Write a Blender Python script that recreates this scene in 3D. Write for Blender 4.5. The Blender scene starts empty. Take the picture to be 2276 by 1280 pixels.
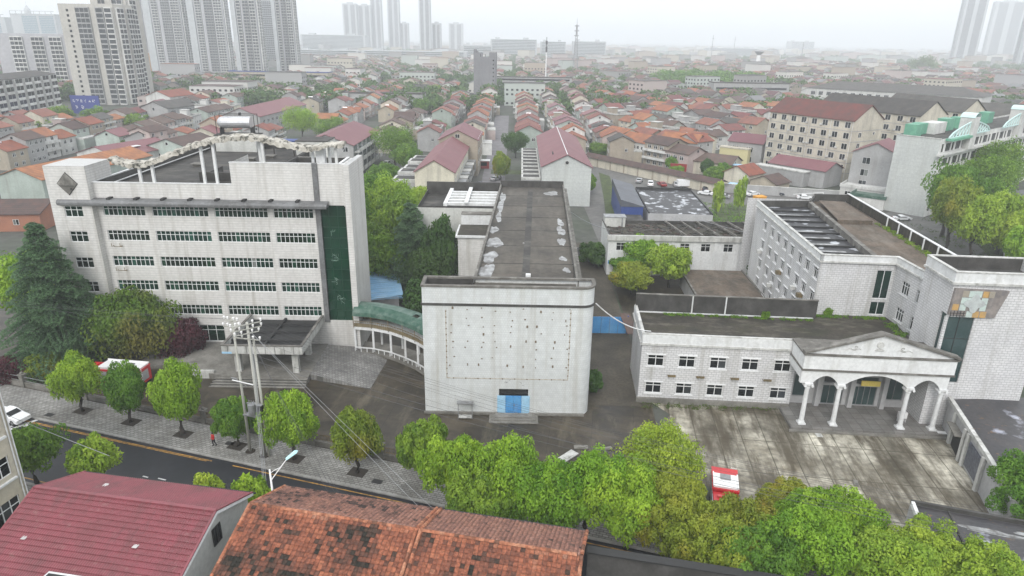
import bpy, math, random
import numpy as np
from mathutils import Vector, Matrix
R=math.radians
S=bpy.context.scene
COL=S.collection
# ---------------------------------------------------------------- camera, sky, sun, exposure
cam=bpy.data.cameras.new('camera'); cam_o=bpy.data.objects.new('camera',cam); COL.objects.link(cam_o)
cam.sensor_width=36; cam.lens=1500/2276*36; cam.clip_start=.5; cam.clip_end=20000
_p=R(20.3); _r=R(.9)
_F=Vector((0,math.cos(_p),-math.sin(_p))); _U0=Vector((0,math.sin(_p),math.cos(_p))); _R0=Vector((1,0,0))
_R=math.cos(_r)*_R0+math.sin(_r)*_U0; _U=math.cos(_r)*_U0-math.sin(_r)*_R0
cam_o.matrix_world=Matrix(((_R.x,_U.x,-_F.x,0),(_R.y,_U.y,-_F.y,0),(_R.z,_U.z,-_F.z,44),(0,0,0,1)))
S.camera=cam_o
SUN_EL,SUN_AZ=R(40),R(195)
w=bpy.data.worlds.new('World'); S.world=w; w.use_nodes=True
nt=w.node_tree; N=nt.nodes; L=nt.links; N.clear()
out=N.new('ShaderNodeOutputWorld'); bg=N.new('ShaderNodeBackground')
sky=N.new('ShaderNodeTexSky'); sky.sky_type='NISHITA'; sky.sun_disc=False
sky.sun_elevation=SUN_EL; sky.sun_rotation=SUN_AZ; sky.air_density=1; sky.dust_density=4; sky.altitude=50
# overcast: the blue sky is covered by a pale cloud sheet, brighter overhead
tc=N.new('ShaderNodeTexCoord'); sx=N.new('ShaderNodeSeparateXYZ'); L.new(tc.outputs['Generated'],sx.inputs[0])
mr=N.new('ShaderNodeMapRange'); L.new(sx.outputs['Z'],mr.inputs[0])
mr.inputs[1].default_value=0; mr.inputs[2].default_value=1; mr.inputs[3].default_value=9.4; mr.inputs[4].default_value=12.5
cb=N.new('ShaderNodeCombineXYZ')
for i,k in enumerate((.97,1.0,1.035)):
    mm=N.new('ShaderNodeMath'); mm.operation='MULTIPLY'; mm.inputs[1].default_value=k; L.new(mr.outputs[0],mm.inputs[0]); L.new(mm.outputs[0],cb.inputs[i])
mx=N.new('ShaderNodeMix'); mx.data_type='RGBA'; mx.inputs[0].default_value=.93
L.new(sky.outputs[0],mx.inputs[6]); L.new(cb.outputs[0],mx.inputs[7])
L.new(mx.outputs[2],bg.inputs[0]); bg.inputs[1].default_value=.1; L.new(bg.outputs[0],out.inputs[0])
sl=bpy.data.lights.new('sun','SUN'); sl.energy=1.5; sl.angle=R(25); sl.color=(1,.97,.93)
so=bpy.data.objects.new('sun',sl); COL.objects.link(so)
_d=Vector((math.sin(SUN_AZ)*math.cos(SUN_EL),math.cos(SUN_AZ)*math.cos(SUN_EL),math.sin(SUN_EL)))
so.rotation_euler=_d.to_track_quat('Z','Y').to_euler(); so.location=(0,0,300)
S.view_settings.view_transform='Standard'; S.view_settings.look='None'; S.view_settings.exposure=0.5; S.view_settings.gamma=1
S.cycles.max_bounces=6; S.cycles.diffuse_bounces=3; S.cycles.glossy_bounces=3; S.cycles.transmission_bounces=4
S.cycles.volume_bounces=2; S.cycles.transparent_max_bounces=6
rnd=random.Random(7)
# ---------------------------------------------------------------- materials
MATS={}
def mat(name,col,rough=.85,col2=None,scale=.6,amt=1.,stain=None,stain_amt=.5,stain_scale=(.5,.5,.06),brick=None,mortar=None,bump=0,bump_scale=8,
        metal=0,spec=.5,objrand=0,gran=.12,wet=None,wet_scale=.15,wet_t=.56,joints=None,rotz=0,rust=None,trans=0,stain_t=(.5,.75),plank=None,coat=0,dirt=None):
    if name in MATS: return MATS[name]
    m=bpy.data.materials.new(name); MATS[name]=m; m.use_nodes=True
    t=m.node_tree; N=t.nodes; L=t.links; b=N['Principled BSDF']
    b.inputs['Roughness'].default_value=rough; b.inputs['Metallic'].default_value=metal; b.inputs['Specular IOR Level'].default_value=spec
    tc=N.new('ShaderNodeTexCoord'); co=tc.outputs['Object']
    if rotz:
        mp=N.new('ShaderNodeMapping'); mp.inputs['Rotation'].default_value=(0,0,rotz); L.new(co,mp.inputs[0]); co=mp.outputs[0]
    def noise(sc,det=4,vec=None,rough_=.55):
        n=N.new('ShaderNodeTexNoise'); n.inputs['Scale'].default_value=1; n.inputs['Detail'].default_value=det; n.inputs['Roughness'].default_value=rough_
        mp=N.new('ShaderNodeMapping'); mp.inputs['Scale'].default_value=sc if isinstance(sc,tuple) else (sc,sc,sc)
        L.new(vec or co,mp.inputs[0]); L.new(mp.outputs[0],n.inputs['Vector']); return n.outputs['Fac']
    def ramp(v,a,c,lo=0,hi=1):
        r=N.new('ShaderNodeMapRange'); L.new(v,r.inputs[0]); r.inputs[1].default_value=a; r.inputs[2].default_value=c; r.inputs[3].default_value=lo; r.inputs[4].default_value=hi
        return r.outputs[0]
    def mix(f,a,c,bt='MIX'):
        x=N.new('ShaderNodeMix'); x.data_type='RGBA'; x.blend_type=bt
        for s,v in ((0,f),(6,a),(7,c)):
            if hasattr(v,'links'): L.new(v,x.inputs[s])
            else: x.inputs[s].default_value=v if s==0 else (*v[:3],1)
        return x.outputs[2]
    c=col
    if col2: c=mix(ramp(noise(scale),.35,.68,0,amt),col,col2)
    g=ramp(noise(scale*9,3),.25,.75,1-gran,1+gran)
    gx=N.new('ShaderNodeCombineXYZ'); 
    for i in range(3): L.new(g,gx.inputs[i])
    c=mix(1.,c,gx.outputs[0],'MULTIPLY')
    if objrand:
        oi=N.new('ShaderNodeObjectInfo'); v=ramp(oi.outputs['Random'],0,1,1-objrand,1+objrand)
        hs=N.new('ShaderNodeHueSaturation'); L.new(c,hs.inputs['Color']); L.new(v,hs.inputs['Value'])
        L.new(ramp(oi.outputs['Random'],0,1,.5-objrand*.06,.5+objrand*.06),hs.inputs['Hue']); c=hs.outputs[0]
    if brick:
        sp=N.new('ShaderNodeSeparateXYZ'); L.new(co,sp.inputs[0]); ad=N.new('ShaderNodeMath'); L.new(sp.outputs[0],ad.inputs[0]); L.new(sp.outputs[1],ad.inputs[1])
        cx=N.new('ShaderNodeCombineXYZ'); L.new(ad.outputs[0],cx.inputs[0]); L.new(sp.outputs[2],cx.inputs[1])
        br=N.new('ShaderNodeTexBrick'); L.new(cx.outputs[0],br.inputs['Vector']); br.inputs['Scale'].default_value=1
        br.inputs['Brick Width'].default_value=brick[0]; br.inputs['Row Height'].default_value=brick[1]; br.inputs['Mortar Size'].default_value=brick[2]; br.inputs['Mortar Smooth'].default_value=.1
        c=mix(br.outputs['Fac'],c,mortar or (.2,.2,.2))
    if joints:
        br=N.new('ShaderNodeTexBrick'); L.new(co,br.inputs['Vector']); br.inputs['Scale'].default_value=1; br.offset=joints[3] if len(joints)>3 else 0
        br.inputs['Brick Width'].default_value=joints[0]; br.inputs['Row Height'].default_value=joints[1]; br.inputs['Mortar Size'].default_value=joints[2]
        br.inputs['Color1'].default_value=(.75,.75,.75,1); br.inputs['Color2'].default_value=(1.15,1.15,1.15,1); br.inputs['Mortar'].default_value=(.25,.25,.22,1)
        c=mix(.85,c,br.outputs['Color'],'MULTIPLY')
    rg=None
    if wet:
        wf=ramp(noise(wet_scale,5),wet_t,wet_t+.05); c=mix(wf,c,wet); rg=ramp(wf,0,1,rough,.12)  # pale wet colour paints the sky's reflection, on top of the lowered roughness
    if stain:
        c=mix(ramp(noise(stain_scale,5,rough_=.62),stain_t[0],stain_t[1],0,stain_amt),c,stain)
    if dirt: c=mix(ramp(noise(dirt[2],6,rough_=.7),dirt[3],dirt[4],0,dirt[1]),c,dirt[0])
    if rust:
        c=mix(ramp(noise((1.3,1.3,.5),4),.62,.7,0,.8),c,rust)
    if plank:
        wv=N.new('ShaderNodeTexWave'); wv.bands_direction=plank[1]; wv.inputs['Scale'].default_value=plank[0]; L.new(co,wv.inputs['Vector'])
        c=mix(ramp(wv.outputs['Fac'],0,.3,plank[2],0),c,(.02,.02,.02))
    L.new(c,b.inputs['Base Color'])
    if rg: L.new(rg,b.inputs['Roughness'])
    if bump:
        bp=N.new('ShaderNodeBump'); bp.inputs['Strength'].default_value=bump; bp.inputs['Distance'].default_value=.05
        L.new(noise(bump_scale,5),bp.inputs['Height']); L.new(bp.outputs[0],b.inputs['Normal'])
    if coat: b.inputs['Coat Weight'].default_value=coat
    if trans:
        b.inputs['Transmission Weight'].default_value=trans
    return m
def leafmat(name,c1,c2,c3=None,rand=.12,rough=.6):
    if name in MATS: return MATS[name]
    m=bpy.data.materials.new(name); MATS[name]=m; m.use_nodes=True
    t=m.node_tree; N=t.nodes; L=t.links; N.clear()
    o=N.new('ShaderNodeOutputMaterial'); d=N.new('ShaderNodeBsdfPrincipled'); d.inputs['Roughness'].default_value=rough; d.inputs['Specular IOR Level'].default_value=.25
    tl=N.new('ShaderNodeBsdfTranslucent'); ms=N.new('ShaderNodeMixShader'); ms.inputs[0].default_value=.3
    at=N.new('ShaderNodeAttribute'); at.attribute_name='tint'
    tcn=N.new('ShaderNodeTexCoord'); no=N.new('ShaderNodeTexNoise'); no.inputs['Scale'].default_value=.55; no.inputs['Detail'].default_value=2; L.new(tcn.outputs['Object'],no.inputs['Vector'])
    x=N.new('ShaderNodeMix'); x.data_type='RGBA'; L.new(at.outputs['Fac'],x.inputs[0]); x.inputs[6].default_value=(*c1,1); x.inputs[7].default_value=(*c2,1)
    r=N.new('ShaderNodeMapRange'); L.new(no.outputs['Fac'],r.inputs[0]); r.inputs[1].default_value=.5; r.inputs[2].default_value=.65
    x2=N.new('ShaderNodeMix'); x2.data_type='RGBA'; L.new(r.outputs[0],x2.inputs[0]); L.new(x.outputs[2],x2.inputs[6]); x2.inputs[7].default_value=(*(c3 or c2),1)
    if not c3: r.inputs[4].default_value=.0
    oi=N.new('ShaderNodeObjectInfo'); hs=N.new('ShaderNodeHueSaturation'); L.new(x2.outputs[2],hs.inputs['Color'])
    q=N.new('ShaderNodeMapRange'); L.new(oi.outputs['Random'],q.inputs[0]); q.inputs[3].default_value=1-rand; q.inputs[4].default_value=1+rand; L.new(q.outputs[0],hs.inputs['Value'])
    q=N.new('ShaderNodeMapRange'); L.new(oi.outputs['Random'],q.inputs[0]); q.inputs[3].default_value=.5+rand*.12; q.inputs[4].default_value=.5-rand*.12; L.new(q.outputs[0],hs.inputs['Hue'])
    L.new(hs.outputs[0],d.inputs['Base Color']); L.new(hs.outputs[0],tl.inputs[0]); L.new(d.outputs[0],ms.inputs[1]); L.new(tl.outputs[0],ms.inputs[2]); L.new(ms.outputs[0],o.inputs[0])
    return m
DK=(.035,.035,.03)
mat('white_tile',(.62,.61,.59),.45,(.55,.54,.52),.25,brick=(60,.36,.028),mortar=(.45,.45,.44),stain=(.3,.28,.24),stain_amt=.6,stain_scale=(1.1,1.1,.05),dirt=((.33,.31,.28),.35,(.25,.25,.12),.5,.8))
mat('grey_tile',(.58,.59,.59),.5,(.5,.52,.52),.2,brick=(.42,.21,.015),mortar=(.45,.46,.46),stain=(.34,.33,.28),stain_amt=.35)
mat('stage_tile',(.62,.64,.64),.45,(.56,.58,.58),.15,brick=(.3,.3,.02),mortar=(.5,.52,.52),stain=(.34,.32,.27),stain_amt=.55,stain_scale=(1.0,1.0,.05),dirt=((.42,.42,.38),.4,(.3,.3,.2),.5,.8))
mat('brick_white',(.63,.63,.63),.6,(.55,.55,.56),.3,brick=(.62,.31,.028),mortar=(.36,.36,.37),stain=(.28,.27,.24),stain_amt=.65,stain_scale=(1.1,1.1,.06),dirt=((.35,.34,.31),.4,(.3,.3,.15),.5,.8))
mat('white_paint',(.68,.69,.69),.6,(.6,.61,.61),.3,stain=(.3,.29,.25),stain_amt=.45,stain_scale=(.8,.8,.15))
mat('old_white',(.56,.56,.54),.8,(.4,.4,.38),.5,stain=(.1,.1,.08),stain_amt=.75,stain_scale=(1.2,1.2,.25),bump=.3)
mat('wave_plaster',(.5,.48,.43),.9,(.3,.28,.24),.9,stain=(.06,.06,.05),stain_amt=.95,stain_scale=(1.6,1.6,1.2),stain_t=(.5,.62),bump=.8,bump_scale=4)
mat('beige_wall',(.52,.47,.37),.85,(.44,.41,.34),.3,stain=(.25,.23,.2),stain_amt=.45)
mat('grey_wall',(.42,.42,.42),.85,(.33,.33,.34),.25,stain=(.2,.2,.18),stain_amt=.4)
mat('pale_plaster',(.55,.55,.52),.85,(.45,.46,.44),.3,stain=(.22,.22,.2),stain_amt=.5)
mat('panel_wall',(.5,.52,.5),.8,(.44,.46,.45),.2,brick=(2.6,1.1,.03),mortar=(.4,.42,.41),stain=(.3,.3,.28),stain_amt=.35)
mat('dark_roof',(.04,.037,.033),.8,(.016,.015,.014),.22,dirt=((.15,.14,.12),.6,(.15,.4,.3),.5,.72),stain=(.1,.096,.088),stain_amt=.55,stain_scale=(.35,.35,.35),bump=.35,gran=.3)
mat('mossy_roof',(.045,.038,.028),.85,(.022,.02,.015),.3,dirt=((.14,.125,.1),.6,(.35,.8,.3),.5,.68),stain=(.04,.045,.017),stain_amt=.6,stain_scale=(.25,.5,.3),bump=.5,gran=.35)
mat('stage_roof',(.085,.074,.06),.8,(.04,.036,.03),.14,stain=(.13,.12,.1),stain_amt=.6,stain_scale=(.5,.12,.3),bump=.3,gran=.3)
mat('wet_roof',(.03,.03,.034),.5,(.018,.018,.02),.3,wet=(.42,.44,.47),wet_scale=.42,wet_t=.56,gran=.3)
mat('pale_patch',(.36,.37,.375),.3,(.17,.17,.165),1.1,stain=(.08,.075,.07),stain_amt=.9,stain_scale=(.9,.9,.9),stain_t=(.48,.6))
mat('parapet_cap',(.15,.142,.128),.9,(.09,.085,.075),.7,stain=(.4,.39,.36),stain_amt=.6,stain_scale=(.6,.6,.6),bump=.3)
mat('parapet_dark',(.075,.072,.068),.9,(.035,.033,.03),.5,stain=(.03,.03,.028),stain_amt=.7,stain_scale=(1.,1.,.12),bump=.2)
mat('frame_white',(.7,.71,.71),.5)
mat('dark_trim',(.022,.022,.022),.7)
mat('glass_dark',(.005,.007,.008),.1,(.016,.02,.022),.5,amt=.8,spec=.3,objrand=.5)
mat('glass_green',(.003,.012,.008),.07,(.006,.03,.018),.35,spec=.45,objrand=.5)
mat('glass_pale',(.03,.036,.04),.15,spec=.6,objrand=.3); mat('glass_green2',(.012,.055,.035),.1,spec=.5,objrand=.4); mat('curtain',(.13,.14,.13),.6,objrand=.3)  # paler pane tones, given to panes at random
mat('glass_tower',(.004,.045,.022),.05,(.002,.014,.009),.16,spec=.45)
mat('glass_grey',(.025,.05,.05),.1,(.05,.08,.08),.6,spec=.6)
mat('concrete',(.22,.21,.19),.9,(.13,.125,.11),.5,stain=(.09,.085,.07),stain_amt=.6,stain_scale=(.6,.6,.6),bump=.3,gran=.2)
mat('pole_concrete',(.42,.42,.38),.85,(.33,.33,.29),.7)
mat('metal_grey',(.32,.33,.34),.45,(.2,.2,.2),1.2,metal=.4)
mat('gutter_metal',(.17,.175,.18),.55,(.09,.09,.09),.4,stain=(.3,.3,.3),stain_amt=.5,stain_scale=(3,3,3))
mat('blue_paint',(.06,.25,.55),.5,(.1,.33,.62),.6,stain=(.3,.4,.5),stain_amt=.3)
mat('blue_light',(.3,.52,.7),.5,(.4,.6,.75),.6)
mat('blue_sheet',(.22,.42,.62),.5,(.36,.54,.7),.4,plank=(.9,'Y',.35))
mat('navy',(.02,.05,.2),.5,(.04,.07,.24),.4)
mat('green_sheet',(.02,.075,.05),.35,(.07,.13,.1),1.4,stain=(.22,.26,.23),stain_amt=.6,stain_scale=(1,1,1))
mat('rail_metal',(.12,.1,.06),.7,(.2,.14,.06),1.)
mat('roof_orange',(.31,.105,.05),.85,(.2,.075,.045),.35,stain=(.09,.06,.045),stain_amt=.5,stain_scale=(.5,.5,.5),objrand=.25,plank=(1.1,'Z',.35))
mat('roof_red',(.22,.07,.055),.85,(.15,.06,.05),.35,stain=(.08,.05,.045),stain_amt=.6,stain_scale=(.5,.5,.5),objrand=.25,plank=(1.1,'Z',.35))
mat('roof_maroon',(.16,.055,.065),.6,(.19,.075,.08),.2,stain=(.08,.04,.04),stain_amt=.4,stain_scale=(.4,.4,.4),objrand=.12)
mat('roof_brown',(.1,.065,.055),.9,(.07,.05,.045),.4,stain=(.16,.07,.05),stain_amt=.5,stain_scale=(.5,.5,.5),objrand=.25,plank=(1.1,'Z',.3))
mat('roof_grey',(.075,.07,.065),.9,(.05,.048,.045),.4,stain=(.12,.1,.08),stain_amt=.5,stain_scale=(.5,.5,.5),objrand=.2)
mat('bark',(.06,.05,.04),.95,(.035,.03,.025),2.,bump=.5)
mat('soil',(.04,.033,.025),.95,(.025,.02,.016),1.5)
mat('red_paint',(.5,.015,.02),.35,(.42,.012,.02),.4,spec=.6)
mat('white_gloss',(.72,.72,.72),.35)
mat('black_rubber',(.015,.015,.015),.8)
mat('car_white',(.72,.73,.74),.25,spec=.6); mat('car_dark',(.03,.035,.05),.25,spec=.6); mat('car_silver',(.4,.41,.42),.3,metal=.4); mat('car_red',(.25,.03,.03),.3)
mat('skin',(.45,.28,.2),.6)
mat('hair',(.015,.012,.01),.6)
mat('red_cloth',(.45,.02,.02),.8); mat('dark_cloth',(.02,.02,.025),.85)
mat('porcelain',(.75,.75,.74),.25)
mat('cable',(.06,.06,.065),.6)
mat('cable_light',(.26,.27,.28),.5)
# ---------------------------------------------------------------- mesh helpers
class MB:
    def __init__(s): s.v=[]; s.f=[]; s.m=[]; s.c=0; s.T=None
    def add(s,v,f,m=None):
        b=len(s.v)
        if s.T is not None: v=[tuple(s.T@Vector(p)) for p in v]
        s.v+=[tuple(p) for p in v]; s.f+=[tuple(i+b for i in q) for q in f]; s.m+=[s.c if m is None else m]*len(f); return s
    def box(s,x0,x1,y0,y1,z0,z1,m=None):
        return s.add([(x0,y0,z0),(x1,y0,z0),(x1,y1,z0),(x0,y1,z0),(x0,y0,z1),(x1,y0,z1),(x1,y1,z1),(x0,y1,z1)],
            [(3,2,1,0),(4,5,6,7),(0,1,5,4),(1,2,6,5),(2,3,7,6),(3,0,4,7)],m)
    def quad(s,a,b,c,d,m=None): return s.add([a,b,c,d],[(0,1,2,3)],m)
    def prism(s,poly,z0,z1,m=None,top=True):
        n=len(poly); v=[(x,y,z0) for x,y in poly]+[(x,y,z1) for x,y in poly]
        return s.add(v,[(i,(i+1)%n,n+(i+1)%n,n+i) for i in range(n)]+([tuple(range(n,2*n)),tuple(reversed(range(n)))] if top else []),m)
    def extr(s,poly,y0,y1,m=None):   # polygon in xz (counter-clockwise from -y) extruded along y
        n=len(poly); v=[(x,y0,z) for x,z in poly]+[(x,y1,z) for x,z in poly]
        return s.add(v,[(n+i,n+(i+1)%n,(i+1)%n,i) for i in range(n)]+[tuple(range(n)),tuple(reversed(range(n,2*n)))],m)
    def tube(s,p,q,r0,r1=None,n=8,m=None,cap=True):
        r1=r0 if r1 is None else r1; p=Vector(p); q=Vector(q); d=(q-p).normalized()
        a=d.orthogonal().normalized(); b=d.cross(a); v=[]
        for c,r in ((p,r0),(q,r1)):
            for i in range(n):
                t=2*math.pi*i/n; v.append(c+a*math.cos(t)*r+b*math.sin(t)*r)
        f=[(i,(i+1)%n,n+(i+1)%n,n+i) for i in range(n)]
        if cap: f+=[tuple(reversed(range(n))),tuple(range(n,2*n))]
        return s.add(v,f,m)
    def path(s,pts,r,n=5,m=None):
        pts=[Vector(p) for p in pts]; v=[]
        for k,p in enumerate(pts):
            d=(pts[min(k+1,len(pts)-1)]-pts[max(k-1,0)]).normalized(); a=d.cross(Vector((0,0,1)))
            a=a.normalized() if a.length>1e-3 else Vector((1,0,0)); b=d.cross(a)
            rr=r[k] if isinstance(r,(list,tuple)) else r
            v+=[p+a*math.cos(2*math.pi*i/n)*rr+b*math.sin(2*math.pi*i/n)*rr for i in range(n)]
        f=[(k*n+i,k*n+(i+1)%n,(k+1)*n+(i+1)%n,(k+1)*n+i) for k in range(len(pts)-1) for i in range(n)]
        K=(len(pts)-1)*n; f+=[tuple(reversed(range(n))),tuple(range(K,K+n))]
        return s.add(v,f,m)
    def bar(s,p,q,w,h,m=None):      # box beam between points, w horizontal, h vertical thickness
        p=Vector(p); q=Vector(q); d=(q-p).normalized(); a=d.cross(Vector((0,0,1))); a=a.normalized() if a.length>1e-3 else Vector((1,0,0)); b=a.cross(d)
        v=[c+a*i*w/2+b*j*h/2 for c in (p,q) for i,j in ((-1,-1),(1,-1),(1,1),(-1,1))]
        return s.add(v,[(3,2,1,0),(4,5,6,7),(0,1,5,4),(1,2,6,5),(2,3,7,6),(3,0,4,7)],m)
    def sphere(s,c,r,n=8,k=6,m=None,sz=1):
        v=[(c[0],c[1],c[2]+r*sz)]
        for j in range(1,k):
            a=math.pi*j/k
            for i in range(n): v.append((c[0]+r*math.sin(a)*math.cos(2*math.pi*i/n),c[1]+r*math.sin(a)*math.sin(2*math.pi*i/n),c[2]+r*sz*math.cos(a)))
        v.append((c[0],c[1],c[2]-r*sz)); f=[(0,1+i,1+(i+1)%n) for i in range(n)]
        for j in range(k-2):
            for i in range(n): f.append((1+j*n+i,1+(j+1)*n+i,1+(j+1)*n+(i+1)%n,1+j*n+(i+1)%n))
        e=len(v)-1; f+=[(e,1+(k-2)*n+(i+1)%n,1+(k-2)*n+i) for i in range(n)]
        return s.add(v,f,m)
    def wall(s,P,u,ln,z0,z1,holes=(),depth=.25,m=None,zs=()):   # facade with real openings; u: unit dir (outside seen, to the right); inward = left of -u
        ux,uy=u; nx,ny=uy,-ux    # outward normal
        def pt(a,z,d=0): return (P[0]+ux*a-nx*d,P[1]+uy*a-ny*d,z)
        us=sorted({0,ln,*[h[0] for h in holes],*[h[1] for h in holes]}); zz=sorted({z0,z1,*zs,*[h[2] for h in holes],*[h[3] for h in holes]})
        for i in range(len(us)-1):
            for j in range(len(zz)-1):
                cu=(us[i]+us[i+1])/2; cz=(zz[j]+zz[j+1])/2
                if any(h[0]<cu<h[1] and h[2]<cz<h[3] for h in holes): continue
                s.quad(pt(us[i],zz[j]),pt(us[i+1],zz[j]),pt(us[i+1],zz[j+1]),pt(us[i],zz[j+1]),m)
        for a,b,c,d in holes:
            for q in ((pt(a,c),pt(b,c),pt(b,c,depth),pt(a,c,depth)),(pt(b,d),pt(a,d),pt(a,d,depth),pt(b,d,depth)),(pt(a,d),pt(a,c),pt(a,c,depth),pt(a,d,depth)),(pt(b,c),pt(b,d),pt(b,d,depth),pt(b,c,depth))):
                s.quad(*q,m)
        return s
    def mesh(s,name,mats,smooth=False):
        me=bpy.data.meshes.new(name); me.from_pydata(s.v,[],s.f)
        for m in (mats if isinstance(mats,(list,tuple)) else [mats]): me.materials.append(MATS[m] if isinstance(m,str) else m)
        if any(s.m): me.polygons.foreach_set('material_index',s.m)
        if smooth: me.polygons.foreach_set('use_smooth',[True]*len(s.f))
        me.update(); return me
    def build(s,name,mats,parent=None,loc=None,rot=0,smooth=False):
        return link(name,s.mesh(name,mats,smooth),parent,loc,rot)
def link(name,data,parent=None,loc=None,rot=0,scale=None):
    o=bpy.data.objects.new(name,data); COL.objects.link(o); o.parent=parent
    if loc is not None: o.location=loc
    if rot: o.rotation_euler=(0,0,rot)
    if scale: o.scale=scale
    return o
def tag(o,label,cat,group=None,kind=None):
    if label: o['label']=label
    if cat: o['category']=cat
    if group: o['group']=group
    if kind: o['kind']=kind
    return o
def thing(name,label,cat,loc=(0,0,0),rot=0,group=None): return tag(link(name,None,None,loc,rot),label,cat,group)
def struct(o): o['kind']='structure'; return o
def copy_tree(o,parent=None):
    c=o.copy(); COL.objects.link(c); c.parent=parent
    for ch in o.children: copy_tree(ch,c)
    return c
_wc={}; _wn=0
def window(parent,x,y,z,rot,w,h,cols=3,sash=.33,frame='frame_white',glass='glass_dark',fw=.07,sill=False,dep=.18,name='window'):
    global _wn; _wn+=1; vr=_wn*5%3; k=(w,h,cols,sash,frame,glass,fw,sill,dep,vr)
    if k not in _wc:
        b=MB(); f0=dep-.06; f1=dep-.004; pr=random.Random(len(_wc)*7+vr)
        for i in range(cols):
            t0=pr.uniform(-.008,.008); t1=pr.uniform(-.008,.008); a_,c_=i*w/cols,(i+1)*w/cols; b.quad((a_,dep+t0,0),(c_,dep-t0,0),(c_,dep+t1,h),(a_,dep-t1,h),1 if pr.random()<.84 else (2 if pr.random()<.85 else 3))
        b.box(0,w,f0,f1,0,fw,0); b.box(0,w,f0,f1,h-fw,h,0)
        for i in range(cols+1):
            xx=i*(w-fw)/cols; b.box(xx,xx+fw,f0-.01,f1,fw,h-fw,0)
        if sash:
            b.box(fw,w-fw,f0,f1-.01,h*(1-sash)-fw/2,h*(1-sash)+fw/2,0)
        if sill: b.box(-.15,w+.15,-.12,.05,-.14,-.01,0); 
        if sill==2: b.box(-.2,w+.2,-.14,.02,h+.02,h+.16,0)
        _wc[k]=b.mesh(name,[frame,glass,'glass_pale' if glass!='glass_green' else 'glass_green2','curtain'])
    return link(name,_wc[k],parent,(x,y,z),rot)
def facade(mb,parent,P,ang,ln,z0,z1,wins,depth=.22,glass='glass_dark',frame='frame_white',m=None,zs=(),**kw):
    """wins: (u,z,w,h,cols,sash)"""
    u=(math.cos(ang),math.sin(ang)); mb.wall(P,u,ln,z0,z1,[(a,a+w_,z,z+h) for a,z,w_,h,*_ in wins],depth,m,zs)
    for a,z,w_,h,c,sa in wins: window(parent,P[0]+u[0]*a,P[1]+u[1]*a,z,ang,w_,h,c,sa,frame,glass,**kw)
def parapet_roof(mb,x0,x1,y0,y1,z,ph,t=.25,roofm=0,inm=1,capm=2):
    """flat roof sheet at z with parapet inner faces and caps up to z+ph"""
    mb.quad((x0+t,y0+t,z),(x1-t,y0+t,z),(x1-t,y1-t,z),(x0+t,y1-t,z),roofm)
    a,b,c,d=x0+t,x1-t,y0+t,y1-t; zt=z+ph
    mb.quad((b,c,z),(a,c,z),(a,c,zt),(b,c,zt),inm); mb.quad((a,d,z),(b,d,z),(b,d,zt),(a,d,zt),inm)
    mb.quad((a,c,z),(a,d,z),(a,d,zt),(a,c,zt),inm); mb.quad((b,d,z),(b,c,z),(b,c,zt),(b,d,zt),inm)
def cap(mb,x0,x1,y0,y1,z,t=.25,o=.06,h=.1,m=None):
    mb.box(x0-o,x1+o,y0-o,y0+t+o,z,z+h,m); mb.box(x0-o,x1+o,y1-t-o,y1+o,z,z+h,m)
    mb.box(x0-o,x0+t+o,y0+t+o,y1-t-o,z,z+h,m); mb.box(x1-t-o,x1+o,y0+t+o,y1-t-o,z,z+h,m)
HAZE=.00039
# ---------------------------------------------------------------- setting: ground, road, pavements
mat('town_ground',(.075,.075,.068),.95,(.045,.06,.034),.05,stain=(.15,.145,.135),stain_amt=.7,stain_scale=(.03,.03,.03),gran=.3)
mat('yard_concrete',(.044,.034,.022),.5,(.018,.014,.009),.12,dirt=((.17,.145,.1),.6,(.5,.14,.3),.52,.72),stain=(.1,.08,.055),stain_amt=.8,stain_scale=(.14,.35,.3),joints=(5,5,.035),gran=.4,rust=(.045,.05,.018),rotz=R(8))
mat('plaza_concrete',(.58,.55,.46),.75,(.11,.092,.06),.16,dirt=((.06,.047,.028),.85,(.7,.09,.3),.44,.6),stain=(.035,.028,.015),stain_amt=.9,stain_scale=(.16,.1,.3),stain_t=(.42,.66),joints=(2.7,6.5,.07,.0),rotz=R(7),gran=.45)
mat('alley_concrete',(.08,.068,.05),.8,(.045,.038,.028),.3,stain=(.05,.045,.035),stain_amt=.6,stain_scale=(.6,.15,.3),gran=.3)
mat('asphalt',(.0085,.0095,.014),.55,(.014,.015,.02),.12,stain=(.02,.02,.023),stain_amt=.6,stain_scale=(.3,.3,.3),gran=.25)
mat('lot_asphalt',(.12,.115,.11),.8,(.11,.11,.105),.08,stain=(.23,.22,.2),stain_amt=.5,stain_scale=(.1,.1,.1),gran=.25)
mat('street_far',(.2,.19,.2),.85,(.13,.125,.13),.3,stain=(.09,.09,.09),stain_amt=.6,stain_scale=(.2,.6,.3))
mat('paving',(.31,.305,.29),.8,(.19,.185,.175),.2,joints=(.6,.3,.035,.5),stain=(.14,.13,.11),stain_amt=.5,stain_scale=(.4,.4,.4),rotz=R(17),gran=.2)
mat('kerb_stone',(.33,.325,.31),.85,(.2,.195,.18),.8)
mat('paint_yellow',(.5,.26,.04),.6,(.12,.07,.03),2.); mat('paint_white',(.6,.6,.6),.6,(.35,.35,.35),1.5)
mat('scrub',(.07,.1,.03),.95,(.04,.05,.02),.5,bump=.8,gran=.4)
b=MB(); n=24; v=[]
for j in range(n+1):
    for i in range(n+1): v.append((-9000+18000*i/n,-600+13000*j/n,-.02))
b.add(v,[(j*(n+1)+i,j*(n+1)+i+1,(j+1)*(n+1)+i+1,(j+1)*(n+1)+i) for j in range(n) for i in range(n)])
struct(b.build('ground','town_ground'))
RD=Vector((.9585,-.285)); RN=Vector((.285,.9585)); RO=Vector((-62.7,72.2))
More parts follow.
